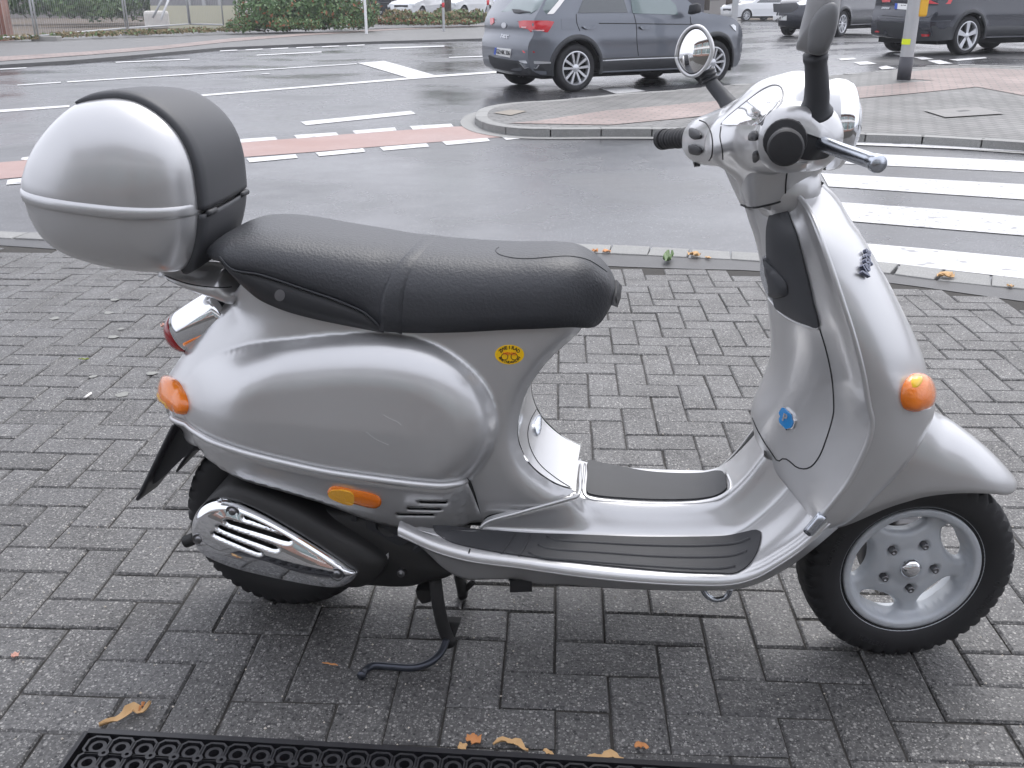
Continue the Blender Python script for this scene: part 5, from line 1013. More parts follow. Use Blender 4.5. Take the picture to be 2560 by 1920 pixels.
def car(name, label, origin, psi, prof, WB, xr, hw, Rt, col, belt, zr, group=None, spokes=5, arch=.40, clad=True, tumb=.55, key=None, Rr=None, extra_z=0):
    """prof: side outline from rear bumper bottom over the roof to front bumper bottom, x from the rear axle"""
    fr = Frame(origin, psi); root = empty(name, (fr.o[0], fr.o[1], 0), psi, label=label, cat='car', group=group); z0 = ZR+terr(*origin)+extra_z
    pr = crv(prof, 90); zlow = pr[0, 1]
    def archp(xc):
        a = math.asin(min(.99, max(-.99, (zlow-Rt)/arch))); return [(xc+arch*math.cos(t), Rt+arch*math.sin(t)) for t in np.linspace(a, math.pi-a, 22)]
    low = [(q[0], q[1]) for q in pr]+archp(WB)+archp(0)
    O = np.array(low); x0, x1 = pr[:, 0].min(), pr[:, 0].max()
    def wf(P):
        P = np.asarray(P, float); x, z = P[:, 0], P[:, 1]; w = hw-.02*np.clip((.55-z)/.3, 0, 1)**2-.035*np.clip((z-.75)/.3, 0, 1)
        w = w-np.clip(z-belt, 0, 1)*tumb*.62
        w = w*(1-.20*np.clip(1-(x-x0)/.55, 0, 1)**2.4)*(1-.26*np.clip(1-(x1-x)/.75, 0, 1)**2.2)
        w = w+.018*np.exp(-((z-.72)/.05)**2)*.4
        for xc in (0, WB): d = np.hypot(x-xc, z-Rt); w = w+.018*np.exp(-((d-arch)/.06)**2)
        return w
    V2, T = plate(O, (), .06); w = wf(V2); S_ = np.stack([V2[:, 0], -w, V2[:, 1]], 1)
    T = [t if np.cross(V2[t[1]]-V2[t[0]], V2[t[2]]-V2[t[0]]) > 0 else t[::-1] for t in T]
    sideL = (S_*[1, -1, 1], [t[::-1] for t in T])
    wp = wf(pr); nb = 15; cr = np.linspace(-1, 1, nb); Tg = np.gradient(pr, axis=0); Tg /= np.linalg.norm(Tg, axis=1)[:, None]; Nn = np.stack([-Tg[:, 1], Tg[:, 0]], 1)
    if Nn[45][1] < 0: Nn = -Nn
    def over(lo, hi, off=0, y0=-1, y1=1, n=nb):
        r = []
        for i in range(lo, hi):
            for c_ in np.linspace(y0, y1, n): b = .045*(1-c_**2)+off; r.append((pr[i][0]+Nn[i][0]*b, c_*wp[i], pr[i][1]+Nn[i][1]*b))
        return r, gridfaces(hi-lo, n)
    up = np.array([0, 0, z0]); sh = lambda VF: ([np.asarray(v)+up for v in VF[0]], VF[1])
    V, F = join((S_, T), sideL, over(0, 90)); V = [np.asarray(v)+up for v in V]
    body = mk('body', V, F, col, root, recalc=True, autos=38)
    k_ = key or name; TARGET[k_] = BVHTree.FromPolygons([Vector(v) for v in V], [tuple(map(int, f)) for f in F])
    mk('underbody', *sh(box((x0+x1)/2, 0, .30, (x1-x0)-.5, 2*hw-.35, .22)), m_under, root, smooth=False)
    for xc in (0, WB):
        for s in (-1, 1):
            a_w = [(arch+.004)*np.array([math.cos(t), math.sin(t)]) for t in np.linspace(-.2, math.pi+.2, 26)]; mk('wheel_well', [np.array([p[0]+xc, s*(hw-y_), max(p[1]+Rt, zlow)])+up for p in a_w for y_ in (.03, .34)], gridfaces(26, 2), m_under, root)
            mk('wheel_well', [np.array([p[0]+xc, s*(hw-.335), max(p[1]+Rt, zlow)])+up for p in a_w], [tuple(range(26))], m_under, root, smooth=False)
    if clad:
        for xc in (0, WB):
            for s in (-1, 1):
                th = np.linspace(-.25, math.pi+.25, 40); rr = np.array([arch-.004, arch+.004, arch+.03, arch+.06, arch+.066]); of = [.004, .014, .016, .012, .002]
                P = np.array([[(xc+r*math.cos(t), Rt+r*math.sin(t)) for r in rr] for t in th]); ww = wf(P.reshape(-1, 2)).reshape(40, 5)
                P3 = [(P[i, j, 0], s*(ww[i, j]+of[j]), max(P[i, j, 1], zlow-.02)) for i in range(40) for j in range(5)]; mk('arch_trim', [np.array(p)+up for p in P3], gridfaces(40, 5), m_clad, root)
        for s in (-1, 1):
            xs_ = np.linspace(arch+.03, WB-arch-.03, 24); zs = [zlow-.01, zlow+.02, zlow+.13, zlow+.2, zlow+.205]; of = [-.02, .012, .016, .012, .0]
            P3 = [(x, s*(wf([(x, z)])[0]+o_), z) for x in xs_ for z, o_ in zip(zs, of)]; mk('sill_cladding', [np.array(p)+up for p in P3], gridfaces(24, 5), m_clad, root)
    tg, rg, dg_ = wheel_geo(Rt, Rr or Rt*.70, spokes)
    for xc in (0, WB):
        for s in (-1, 1):
            def pl(VF): return [np.array([v[0]+xc, s*(hw-.115)+(v[1] if s < 0 else -v[1]), v[2]+Rt])+up for v in VF[0]], VF[1]
            wh = mk('wheel', *pl(dg_), m_under, root); mk('tyre', *pl(tg), m_tyre, wh); mk('rim', *pl(rg), m_rimc, wh, autos=40)
    return root, fr, wf, over, up, k_
def sidepanel(name, poly, wf, up, mt, root, off=.006, side=(-1, 1), step=.08):
    for s in side:
        V2, T = plate(np.array(poly), (), step); V = [np.array([p[0], s*(w_+off), p[1]])+up for p, w_ in zip(V2, wf(V2))]; mk(name, V, T, mt, root)
# --- grey crossover passing behind the scooter
cT = np.array([.9557, 14.707])+.87*np.array([-math.sin(.5137), math.cos(.5137)])
m_grey = paint('grey_metallic', (.135, .148, .172), .55, .32)
profT = [(-.56, .26), (-.68, .33), (-.72, .45), (-.73, .62), (-.71, .72), (-.66, .80), (-.67, .92), (-.64, 1.02), (-.59, 1.09), (-.40, 1.36), (-.26, 1.47), (-.05, 1.535), (.4, 1.57), (.9, 1.575), (1.4, 1.54), (1.75, 1.45), (2.15, 1.19), (2.32, 1.08), (2.6, 1.045), (2.95, .99), (3.15, .91), (3.27, .80), (3.32, .66), (3.34, .5), (3.29, .34), (3.18, .25)]
rT, fT, wT, oT, uT, kT = car('car', 'grey crossover car with red tail lamp passing behind the scooter mirror', cT, .5137, profT, 2.59, 0, .872, .335, m_grey, 1.02, 0)
CUR[0] = fT
Z6 = (1180, 0, 380); Z7 = (1200, 0, 700)
tl_ = decal('tail_lamp', Z(*Z6, [(682, 312), (760, 300), (900, 300), (1100, 300), (1195, 316), (1150, 400), (1100, 470), (860, 465), (822, 422), (700, 402)]), kT, m_redlight, .012, .02, rT, step=12)
decal('lamp_strip', Z(*Z6, [(880, 432), (1050, 436), (1045, 452), (878, 450)]), kT, mat('lamp_pale', (.8, .5, .5), .2), .016, .01, tl_, step=8); decal('lamp_strip', Z(*Z6, [(730, 388), (800, 388), (795, 408), (735, 406)]), kT, MATS['lamp_pale'], .016, .01, tl_, step=8)
decal('tail_lamp', Z(*Z6, [(272, 268), (320, 262), (325, 330), (292, 365), (274, 350)]), kT, m_redlight, .012, .02, rT, step=10)
decal('rear_window', Z(*Z6, [(432, 172), (520, 90), (600, 0), (680, -80), (1320, -80), (1265, 0), (1180, 100), (1088, 204), (850, 204)]), kT, m_cglass2, .008, .01, rT, step=14)
decal('pillar_strip', Z(*Z6, [(1268, 0), (1350, -10), (1270, 100), (1190, 198), (1165, 207), (1092, 207), (1180, 105)]), kT, mat('satin_alloy', (.75, .73, .70), .35, metal=.6), .010, .012, rT, step=12)
decal('wiper', Z(*Z6, [(590, 142), (700, 148), (770, 166), (860, 180), (858, 190), (760, 186), (690, 196), (615, 188)]), kT, m_black, .018, .012, rT, step=8)
for q in ([(345, 690), (575, 712), (560, 838), (328, 790)],):
    np_ = decal('number_plate', Z(*Z6, q), kT, m_plate, .012, .012, rT, step=10, flatn=True); decal('plate_band', Z(*Z6, [(345, 690), (372, 692), (356, 796), (328, 790)]), kT, m_plblue, .015, .004, rT, step=8, flatn=True)
def text_px(name, s, cpx, x0, x1, hgt, key, mt, parent, off, bold=0, ext=.001):
    return text_on(name, s, *cpx, hgt, key, mt, parent, off, xdir=aimdir(x0, x1, key), bold=bold, ext=ext)
text_px('plate_letters', 'GZ·NK 336', Z(*Z6, [(462, 762)])[0], Z(*Z6, [(350, 740)])[0], Z(*Z6, [(560, 770)])[0], .085, kT, m_plink, np_, .0165, .002)
bc = Z(*Z6, [(470, 368)])[0]; decal('badge', [(bc[0]+6*math.cos(t), bc[1]+7.2*math.sin(t)) for t in np.linspace(0, 2*math.pi, 18, endpoint=False)], kT, m_rimc, .012, .01, rT, step=4)
text_px('model_lettering', 'T-ROC', Z(*Z6, [(478, 535)])[0], Z(*Z6, [(420, 528)])[0], Z(*Z6, [(520, 542)])[0], .075, kT, m_rimc, rT, .012, .002)
decal('bumper_cladding', Z(*Z6, [(246, 800), (330, 835), (480, 860), (690, 890), (1000, 915), (1150, 918), (1160, 1100), (1000, 1110), (860, 1095), (700, 1050), (500, 1020), (330, 985), (270, 915)]), kT, m_clad, .012, .02, rT, step=14)
decal('bumper_trim', Z(*Z6, [(692, 880), (760, 878), (950, 890), (1145, 900), (1146, 922), (960, 930), (780, 915), (720, 905)]), kT, m_rimc, .022, .02, rT, step=9)
decal('exhaust_frame', Z(*Z6, [(705, 912), (735, 918), (790, 975), (930, 985), (965, 940), (980, 945), (945, 998), (775, 992)]), kT, m_rimc, .02, .02, rT, step=8)
decal('rear_reflector', Z(*Z6, [(735, 738), (905, 746), (918, 766), (760, 768)]), kT, m_redlight, .012, .01, rT, step=8)
decal('tailgate_shadow_gap', Z(*Z6, [(330, 286), (690, 312), (690, 318), (330, 293)]), kT, m_seam, .004, .004, rT, step=8)
decal('rear_door_glass', Z(*Z7, [(770, 104), (790, 60), (812, 0), (840, -60), (1120, -60), (1135, 0), (1165, 100)]), kT, m_cglass, .008, .01, rT, step=14); decal('front_door_glass', Z(*Z7, [(1205, 106), (1190, 0), (1185, -60), (1430, -60), (1500, 0), (1545, 40), (1562, 118)]), kT, m_cglass2, .008, .01, rT, step=14)
decal('fuel_flap', Z(*Z7, [(640, 150), (745, 148), (752, 232), (648, 234)]), kT, m_grey, .004, .004, rT, step=14)
for q in ([(805, 212), (840, 203), (895, 206), (908, 216), (890, 228), (830, 230)], [(1255, 212), (1290, 203), (1340, 206), (1350, 216), (1335, 230), (1275, 232)]): decal('door_handle', crv(Z(*Z7, q), 20, True), kT, m_grey, .02, .025, rT, step=8, dome=.015)
for q in ([(760, 110), (765, 180), (790, 245)], [(1215, 108), (1235, 200), (1240, 330), (1252, 440)], [(1660, 130), (1670, 190), (1690, 200)]): seam('door_gap', Z(*Z7, q), kT, .006, m_seam, parent=rT, n=30)
seam('swage_line', Z(*Z7, [(940, 184), (1200, 186), (1450, 190), (1720, 192)]), kT, .007, m_seam, parent=rT, n=40)
seam('chrome_strip', Z(*Z7, [(965, 480), (1150, 470), (1350, 462), (1560, 455)]), kT, .018, m_rimc, parent=rT, n=40)
decal('headlamp', Z(1700, 0, 360, [(768, 385), (815, 372), (850, 400), (852, 480), (820, 455)]), kT, m_lampw, .012, .012, rT, step=6)
mv = [np.array(p)+uT for p in [(1.93, -.92, 1.05), (1.93, -1.12, 1.08), (1.95, -1.13, 1.22), (1.95, -.93, 1.2), (2.05, -.92, 1.04), (2.08, -1.10, 1.08), (2.06, -1.10, 1.2), (2.03, -.92, 1.18)]]; mk('door_mirror', mv, [(0, 1, 2, 3), (4, 7, 6, 5), (0, 4, 5, 1), (1, 5, 6, 2), (2, 6, 7, 3), (3, 7, 4, 0)], m_black, rT, bevel=.03)
# --- black crossover at the right edge
cQ = np.array([8.533, 19.112])+.88*np.array([-math.sin(.442), math.cos(.442)]); m_navy = paint('black_blue_metallic', (.018, .021, .032), .4, .25)
profQ = [(-.6, .30), (-.76, .34), (-.82, .48), (-.83, .66), (-.78, .76), (-.74, .84), (-.76, .98), (-.72, 1.08), (-.60, 1.18), (-.40, 1.42), (-.25, 1.52), (.1, 1.58), (.6, 1.60), (1.2, 1.59), (1.6, 1.5), (2.0, 1.28), (2.25, 1.12), (2.6, 1.06), (3.0, 1.0), (3.3, .9), (3.45, .75), (3.48, .5), (3.42, .35), (3.25, .28)]
rQ, fQ, wQ, oQ, uQ, kQ = car('car', 'black crossover with bright alloy wheel at the right edge behind the signal pole', cQ, .442, profQ, 2.65, 0, .905, .345, m_navy, 1.05, 0, spokes=55, key='carQ', Rr=.255)
CUR[0] = fQ; Z5 = (2060, 0, 500)
decal('tail_lamp', Z(*Z5, [(1120, -30), (1420, -30), (1412, 10), (1395, 45), (1260, 42), (1125, 38)]), kQ, m_redlight, .012, .02, rQ, step=14); decal('tail_lamp', Z(*Z5, [(640, -30), (742, -30), (735, 20), (650, 24)]), kQ, m_redlight, .012, .02, rQ, step=12)
pq = decal('number_plate', Z(*Z5, [(792, 36), (1090, 55), (1085, 118), (786, 100)]), kQ, m_plate, .012, .012, rQ, step=14, flatn=True); decal('plate_band', Z(*Z5, [(792, 36), (820, 38), (812, 102), (786, 100)]), kQ, m_plblue, .016, .004, rQ, step=10, flatn=True)
text_px('plate_letters', 'MG·AA 2', Z(*Z5, [(930, 78)])[0], Z(*Z5, [(830, 68)])[0], Z(*Z5, [(1000, 80)])[0], .085, kQ, m_plink, pq, .0165, .002)
decal('bumper_cladding', Z(*Z5, [(582, 240), (640, 238), (900, 250), (1200, 285), (1420, 300), (1410, 440), (1250, 450), (1000, 455), (700, 400), (600, 355)]), kQ, m_clad, .012, .02, rQ, step=16)
decal('rear_reflector', Z(*Z5, [(575, 336), (612, 338), (618, 352), (580, 352)]), kQ, m_redlight, .03, .02, rQ, step=6); decal('rear_reflector', Z(*Z5, [(1085, 374), (1165, 376), (1170, 390), (1092, 392)]), kQ, m_redlight, .03, .02, rQ, step=6)
text_px('model_lettering', 'QASHQAI', Z(*Z5, [(685, 92)])[0], Z(*Z5, [(655, 90)])[0], Z(*Z5, [(715, 93)])[0], .05, kQ, m_rimc, rQ, .012, .001)
seam('tailgate_gap', Z(*Z5, [(640, 170), (900, 190), (1130, 195), (1180, 180), (1210, 150)]), kQ, .006, m_seam, parent=rQ, n=40); seam('bumper_edge', Z(*Z5, [(600, 190), (900, 215), (1200, 235), (1400, 228)]), kQ, .007, paint('edge_grey', (.05, .055, .07)), parent=rQ, n=40)
decal('exhaust', Z(*Z5, [(780, 440), (830, 455), (800, 478), (782, 470)]), kQ, m_rimc, .01, .02, rQ, step=6)
decal('side_glass', Z(*Z5, [(1750, -40), (1900, -160), (2400, -200), (2400, -30)]), kQ, m_cglass, .008, .01, rQ, step=30); decal('rear_window', Z(*Z5, [(700, -120), (760, -260), (1300, -260), (1360, -110)]), kQ, m_cglass, .008, .01, rQ, step=30)
# --- dark car heading towards us behind the right mirror
gF = gp(*Z(1700, 0, 360, [(1640, 545)])[0], ZR); psi1 = R(226); h1 = np.array([math.cos(psi1), math.sin(psi1)]); n1 = np.array([-h1[1], h1[0]]); WB1 = 2.66
c1 = gF[:2]-h1*WB1+n1*.82
prof1 = [(-.7, .3), (-.9, .4), (-.94, .65), (-.9, .95), (-.75, 1.1), (-.5, 1.35), (-.2, 1.52), (.4, 1.6), (1.2, 1.58), (1.7, 1.42), (2.05, 1.18), (2.35, 1.08), (2.9, 1.02), (3.3, .92), (3.45, .80), (3.5, .6), (3.48, .42), (3.4, .30), (3.2, .25)]
r1, f1, w1, o1, u1, k1 = car('car', 'dark car heading toward the viewer behind the right scooter mirror', c1, psi1, prof1, WB1, 0, .90, .34, m_navy, 1.05, 0, key='car1')
CUR[0] = f1; Z4 = (1700, 0, 360)
decal('grille', Z(*Z4, [(1432, 55), (1600, 60), (1800, 48), (1822, 130), (1720, 190), (1560, 200), (1440, 185)]), k1, m_black, .012, .012, r1, step=10)
p1 = decal('number_plate', Z(*Z4, [(1440, 240), (1645, 238), (1642, 312), (1442, 308)]), k1, m_plate, .03, .02, r1, step=8, flatn=True); decal('plate_band', Z(*Z4, [(1440, 240), (1462, 240), (1462, 308), (1442, 308)]), k1, m_plblue, .034, .004, r1, step=6, flatn=True)
text_px('plate_letters', 'MG·JP 505', Z(*Z4, [(1552, 275)])[0], Z(*Z4, [(1470, 275)])[0], Z(*Z4, [(1640, 275)])[0], .085, k1, m_plink, p1, .0355, .002)
decal('headlamp', Z(*Z4, [(1790, 45), (1880, 20), (1985, -10), (1985, 60), (1900, 80), (1835, 82)]), k1, m_lampw, .012, .012, r1, step=8); decal('headlamp', Z(*Z4, [(1400, 30), (1440, 40), (1435, 70), (1400, 66)]), k1, m_lampw, .012, .012, r1, step=6)
sidepanel('side_glass', [(-.55, 1.12), (-.3, 1.36), (.3, 1.5), (1.2, 1.48), (1.55, 1.38), (1.95, 1.12)], w1, u1, m_cglass, r1)
decal('windscreen', Z(*Z4, [(1440, -20), (1500, -160), (1900, -160), (1900, -30)]), k1, m_cglass, .008, .01, r1, step=14)
# --- white car further off
gW = gp(*Z(1700, 0, 360, [(1075, 232)])[0], ZR); gW = CAMPOS+(gW-CAMPOS)*.72; psiw = R(-38)
prof2 = prof1
def simple_car(name, label, g, psi, prof, WB, hw, Rt, col, ez=0, key='x', group=None, lamps=True):
    r, f, w, o, u, k = car(name, label, g, psi, prof, WB, 0, hw, Rt, col, 1.0, 0, key=key, extra_z=ez, clad=False, group=group)
    sidepanel('side_glass', [(-.5, 1.08), (-.28, 1.32), (.3, 1.46), (1.2, 1.44), (1.5, 1.34), (1.95, 1.08)], w, u, m_cglass, r)
    lo = next(i for i in range(90) if crv(prof, 90)[i][0] > 1.55 and crv(prof, 90)[i][1] < 1.48 and i > 45); hi = next(i for i in range(lo, 90) if crv(prof, 90)[i][1] < 1.12)
    v, ff = o(lo, hi, .008, -.82, .82); mk('windscreen', [np.asarray(q)+u for q in v], ff, m_cglass2, r)
    if lamps:
        x1_ = max(p[0] for p in prof)
        for s in (-1, 1): mk('headlamp', *[x for x in ([np.array(p)+u for p in box(x1_-.10, s*(hw-.27), .74, .16, .30, .16)[0]], box(0, 0, 0, 1, 1, 1)[1])], m_lampw, r, bevel=.03)
        mk('number_plate', [np.array(p)+u for p in box(x1_+.045, 0, .50, .02, .52, .11)[0]], box(0, 0, 0, 1, 1, 1)[1], m_plate, r, smooth=False)
        mk('grille', [np.array(p)+u for p in box(x1_+.02, 0, .68, .04, .8, .12)[0]], box(0, 0, 0, 1, 1, 1)[1], m_black, r, smooth=False)
    return r
m_cwhite = paint('white_paint', (.72, .73, .74), 0, .3); m_cblue = paint('blue_paint', (.03, .06, .2), .4, .3)
gz = CH+(gp(*Z(1700, 0, 360, [(1075, 232)])[0], ZR)[2]-CH)*.72
simple_car('car', 'white sport utility car beyond the dark oncoming car', gW[:2]+np.array([1.6, .9]), R(205), prof2, 2.66, .9, .34, m_cwhite, .0, 'carw')

# ------------------------------------------------------------------ poles, posts
def at_d(px, py, d, z=None):         # point on the line of sight at horizontal distance d
    r_ = ray(px, py); t = d/np.hypot(r_[0], r_[1]); return CAMPOS+r_*t
m_galv = mat('galvanised', (.42, .43, .44), .5, metal=.4, noise=(9, .5, (.5, .5, .5))); m_dkgrey = mat('dark_grey_paint', (.07, .07, .08), .6); m_wpost = mat('white_post', (.8, .8, .8), .5)
def post(name, label, cat, g, r, h, mt, group=None):
    return tag(mk(name, *tube([(g[0], g[1], g[2]-.05), (g[0], g[1], g[2]+h*.5), (g[0], g[1], g[2]+h)], r, 20), mt, None, autos=50), label, cat, group)
g = gp(*Z(1800, 0, 760, [(1335, 580)])[0], ZI); d_ = np.linalg.norm(g-CAMPOS); rp = 14.2*d_/2402.3
ps = post('signal_pole', 'grey signal pole with yellow push button box on the island', 'pole', g, rp, 3.6, m_galv); hd = np.hypot(g[0], g[1]); hb = at_d(2262, 412/873*300, hd)[2]-g[2]
mk('pole_base', *tube([(g[0], g[1], g[2]), (g[0], g[1], g[2]+hb)], rp*1.03, 20), m_dkgrey, ps)
zbx = at_d(2318, 42, hd)[2]; tox = -g[:2]/np.linalg.norm(g[:2]); side = np.array([tox[1]*-1, tox[0]])*-1
bc_ = np.array([g[0], g[1]])+side*-rp*.4+tox*0; 
rv = RIGHT[:2]/np.linalg.norm(RIGHT[:2]); cb = np.array([g[0], g[1]])+rv*rp*1.25+tox*.02
def obox(c, u_, sx, sy, z0_, z1_): n_ = np.array([-u_[1], u_[0]]); P = [c+u_*a*sx/2+n_*b*sy/2 for a, b in ((-1, -1), (1, -1), (1, 1), (-1, 1))]; return [(*p, z0_) for p in P]+[(*p, z1_) for p in P], [(0, 3, 2, 1), (4, 5, 6, 7), (0, 1, 5, 4), (1, 2, 6, 5), (2, 3, 7, 6), (3, 0, 4, 7)]
bw = 22*d_/2402.3; mk('push_button_box', *obox(cb, rv, bw, .12, zbx, zbx+.34), mat('signal_yellow', (.75, .42, .03), .45), ps, smooth=False, bevel=.03)
mk('button_top', *obox(cb-rv*.0, rv, bw*.8, .13, zbx+.26, zbx+.36), mat('signal_red', (.55, .06, .04), .45), ps, smooth=False, bevel=.02)
zs_ = at_d(2264, 111, hd)[2]; v, f = tube([(g[0], g[1], zs_), (g[0], g[1], zs_+.075)], rp*1.04, 40); keep = [q for q in f if len(q) == 4 and all((np.array(v[i])[:2]-g[:2])@rv < -rp*.1 and (np.array(v[i])[:2]-g[:2])@tox > -rp*.3 for i in q)]; mk('pole_sticker', v, keep, mat('neon_sticker', (.75, .85, .02), .5), ps)
g = gp(*Z(1700, 0, 360, [(820, 465)])[0], ZR); post('lamp_post', 'pale grey post standing beyond the grey car bonnet', 'post', g, 7.2*np.linalg.norm(g-CAMPOS)/2402.3, 5, m_galv)
g = gp(*Z(860, 0, 480, [(260, 390)])[0], .05); post('marker_pole', 'thin white pole on the far footway edge', 'post', g, 3.1*np.linalg.norm(g-CAMPOS)/2402.3, 4, m_wpost)
for q, lab in (((1150, 360), 'grey bollard with red band in front of the white parked car'), ((1662, 330), 'grey bollard with red band nearest the grey crossover')):
    g = gp(*Z(860, 0, 480, [q])[0], .05); d_ = np.linalg.norm(g-CAMPOS); hh = 74*d_/2402.3; b_ = post('bollard', lab, 'bollard', g, 2.9*d_/2402.3, hh, m_galv, 'red banded bollards along the far footway')
    mk('red_band', *tube([(g[0], g[1], g[2]+hh*.70), (g[0], g[1], g[2]+hh*.84)], 3.1*d_/2402.3, 16), mat('band_red', (.6, .03, .04), .5), b_)

# ------------------------------------------------------------------ yard behind: fence, wall, pillar, greenery, parked cars
m_leaf = [mat('leaf_a', (.07, .14, .05), .5, noise=(3, .5, (.10, .18, .06))), mat('leaf_b', (.14, .22, .08), .5, noise=(3, .5, (.09, .16, .05))), mat('leaf_dry', (.26, .20, .11), .8, noise=(3, .5, (.18, .15, .08))), mat('leaf_rust', (.33, .12, .06), .7, noise=(3, .5, (.25, .14, .06)))]
m_twig = mat('twig', (.08, .06, .045), .9)
def foliage(name, label, blobs, n, size, mats, cat='bush', stem=True, group=None, seed=1, flat_=.6):
    """blobs: (cx,cy,cz,rx,ry,rz) ellipsoids filled with folded leaf faces, denser at the skin"""
    rg = np.random.default_rng(seed); base = np.mean([b[:2] for b in blobs], 0); zb0 = min(b[2]-b[5] for b in blobs)
    root = empty(name, (base[0], base[1], zb0), label=label, cat=cat, group=group)
    vol = np.array([b[3]*b[4]+b[3]*b[5]+b[4]*b[5] for b in blobs]); vol = vol/vol.sum()
    VV = [[] for _ in mats]; FF3 = [[] for _ in mats]
    for i in range(n):
        b = blobs[rg.choice(len(blobs), p=vol)]; v = rg.normal(size=3); v /= np.linalg.norm(v); r_ = rg.uniform(.25, 1)**.35*(1+rg.normal()*.07)
        c = np.array(b[:3])+v*np.array(b[3:])*r_; c[2] = max(c[2], zb0+.02); s = size*rg.uniform(.55, 1.3)
        nn = v*np.array([1, 1, .8])+rg.normal(size=3)*flat_; nn /= np.linalg.norm(nn); t_ = np.cross(nn, rg.normal(size=3)); t_ /= np.linalg.norm(t_); q = np.cross(nn, t_)
        k = rg.choice(len(mats), p=np.array([m[1] for m in mats])/sum(m[1] for m in mats)); o = len(VV[k]); c = c-np.array([base[0], base[1], zb0])
        VV[k] += [c-t_*s*.5, c+q*s*.28+nn*s*.1, c+t_*s*.5, c-q*s*.28+nn*s*.1]; FF3[k] += [(o, o+1, o+2), (o, o+2, o+3)]
    for k, m in enumerate(mats):
        if FF3[k]: mk('foliage' if k == 0 else 'leaves', VV[k], FF3[k], m[0], root, smooth=False, kind='stuff')
    if stem:
        for b in blobs[:5]:
            p = np.array(b[:3])-np.array([base[0], base[1], zb0]); mk('stem', *tube([(p[0]*.6, p[1]*.6, 0), (p[0]*.8, p[1]*.8, max(p[2]*.5, .05)), tuple(p)], [.03, .025, .012], 6), m_twig, root)
    return root
def row_blobs(p0, p1, n, h, dep, seed, zoff=0):
    rg = np.random.default_rng(seed); o = []
    for t in np.linspace(0, 1, n):
        p = np.array(p0)*(1-t)+np.array(p1)*t; hh = h*rg.uniform(.7, 1.15); o.append((p[0]+rg.normal()*.3, p[1]+rg.normal()*.3, p[2]+zoff+hh*.48, dep*rg.uniform(.7, 1.2), dep*rg.uniform(.7, 1.2), hh*.55))
    return o
G_, B_ = (m_leaf[0], 6), (m_leaf[1], 3); Dr, Ru = (m_leaf[2], 2), (m_leaf[3], 1)
foliage('hedge', 'dark green hedge at the back of the gravel yard', row_blobs(at_d(30, 30, 62), at_d(300, 34, 64), 9, 2.6, 1.3, 3), 5200, .34, [G_, B_], seed=3)
foliage('shrub', 'bright green shrub in the yard left of the propped poles', row_blobs(at_d(150, 36, 56), at_d(225, 40, 56), 3, 1.5, 1.0, 4), 1500, .26, [(m_leaf[1], 4), (m_leaf[0], 3)], seed=4)
foliage('ivy_thicket', 'ivy thicket climbing beside the pale yard wall', row_blobs(at_d(260, 40, 58), at_d(430, 42, 60), 5, 2.8, 1.1, 5), 3600, .28, [G_, (m_leaf[1], 5)], seed=5)
foliage('bramble_bush', 'large bramble bush with reddish tips by the far footway', row_blobs(at_d(625, 66, 42), at_d(880, 66, 42.5), 7, 1.55, .95, 6), 9000, .17, [(m_leaf[0], 5), (m_leaf[1], 5), (m_leaf[3], 1)], seed=6)
foliage('bramble_bush', 'low green bramble mat hanging over the footway edge', row_blobs(at_d(600, 78, 40.5), at_d(910, 70, 42), 8, .5, .7, 7), 3600, .13, [(m_leaf[1], 5), (m_leaf[0], 3), (m_leaf[3], 1)], seed=7)
foliage('dry_shrub', 'tan dry shrub between the bramble and the black truck', row_blobs(at_d(870, 52, 45), at_d(925, 52, 46), 3, .7, .5, 8), 900, .2, [(m_leaf[2], 5), (m_leaf[0], 2)], seed=8)
foliage('dry_shrub', 'tan dry brush in front of the white parked cars', row_blobs(at_d(985, 50, 48), at_d(1110, 54, 49), 6, .42, .5, 9), 1300, .2, [(m_leaf[2], 5), (m_leaf[1], 2)], seed=9)
foliage('dry_shrub', 'olive dry brush beside the tail of the grey crossover', row_blobs(at_d(1115, 52, 50), at_d(1260, 54, 51), 7, .5, .5, 10), 1500, .2, [(m_leaf[2], 4), (m_leaf[1], 3)], seed=10)
foliage('grass_verge', 'grass and fallen leaves along the far footway edge', row_blobs(at_d(930, 60, 47), at_d(1250, 60, 49), 12, .22, .6, 11), 2500, .16, [(m_leaf[1], 4), (m_leaf[2], 3), (m_leaf[3], 2)], cat='grass', stem=False, seed=11)
foliage('yard_weeds', 'dry weeds along the foot of the building site fence', row_blobs(at_d(10, 98, 36), at_d(600, 76, 41), 22, .14, .5, 12), 1700, .14, [(m_leaf[2], 6), (m_leaf[1], 2)], cat='weeds', stem=False, seed=12)
# yard wall and pillar
m_cream = mat('cream_render', (.58, .56, .42), .85, noise=(.7, .5, (.48, .47, .37))); m_wpill = mat('flaking_render', (.66, .65, .6), .9, noise=(3, .55, (.4, .38, .34)), bump=(8, .6, .03)); m_dkw = mat('grey_panel', (.22, .22, .23), .6, noise=(1.5, .5, (.3, .3, .31)))
a_, b_ = at_d(385, 58, 52), at_d(602, 56, 50); u_ = (b_-a_)[:2]; ln = np.linalg.norm(u_); u_ /= ln; cc_ = .5*(a_+b_)[:2]
wl = empty('yard_wall', (cc_[0], cc_[1], 0), label='pale cream yard wall with grey panels above it', cat='wall')
def wp(V): return [(p[0]-cc_[0], p[1]-cc_[1], p[2]) for p in V]
zt0 = at_d(480, 14, 51)[2]; v, f = obox(cc_, u_, ln, .3, -.2, zt0); mk('rendered_wall', wp(v), f, m_cream, wl, smooth=False)
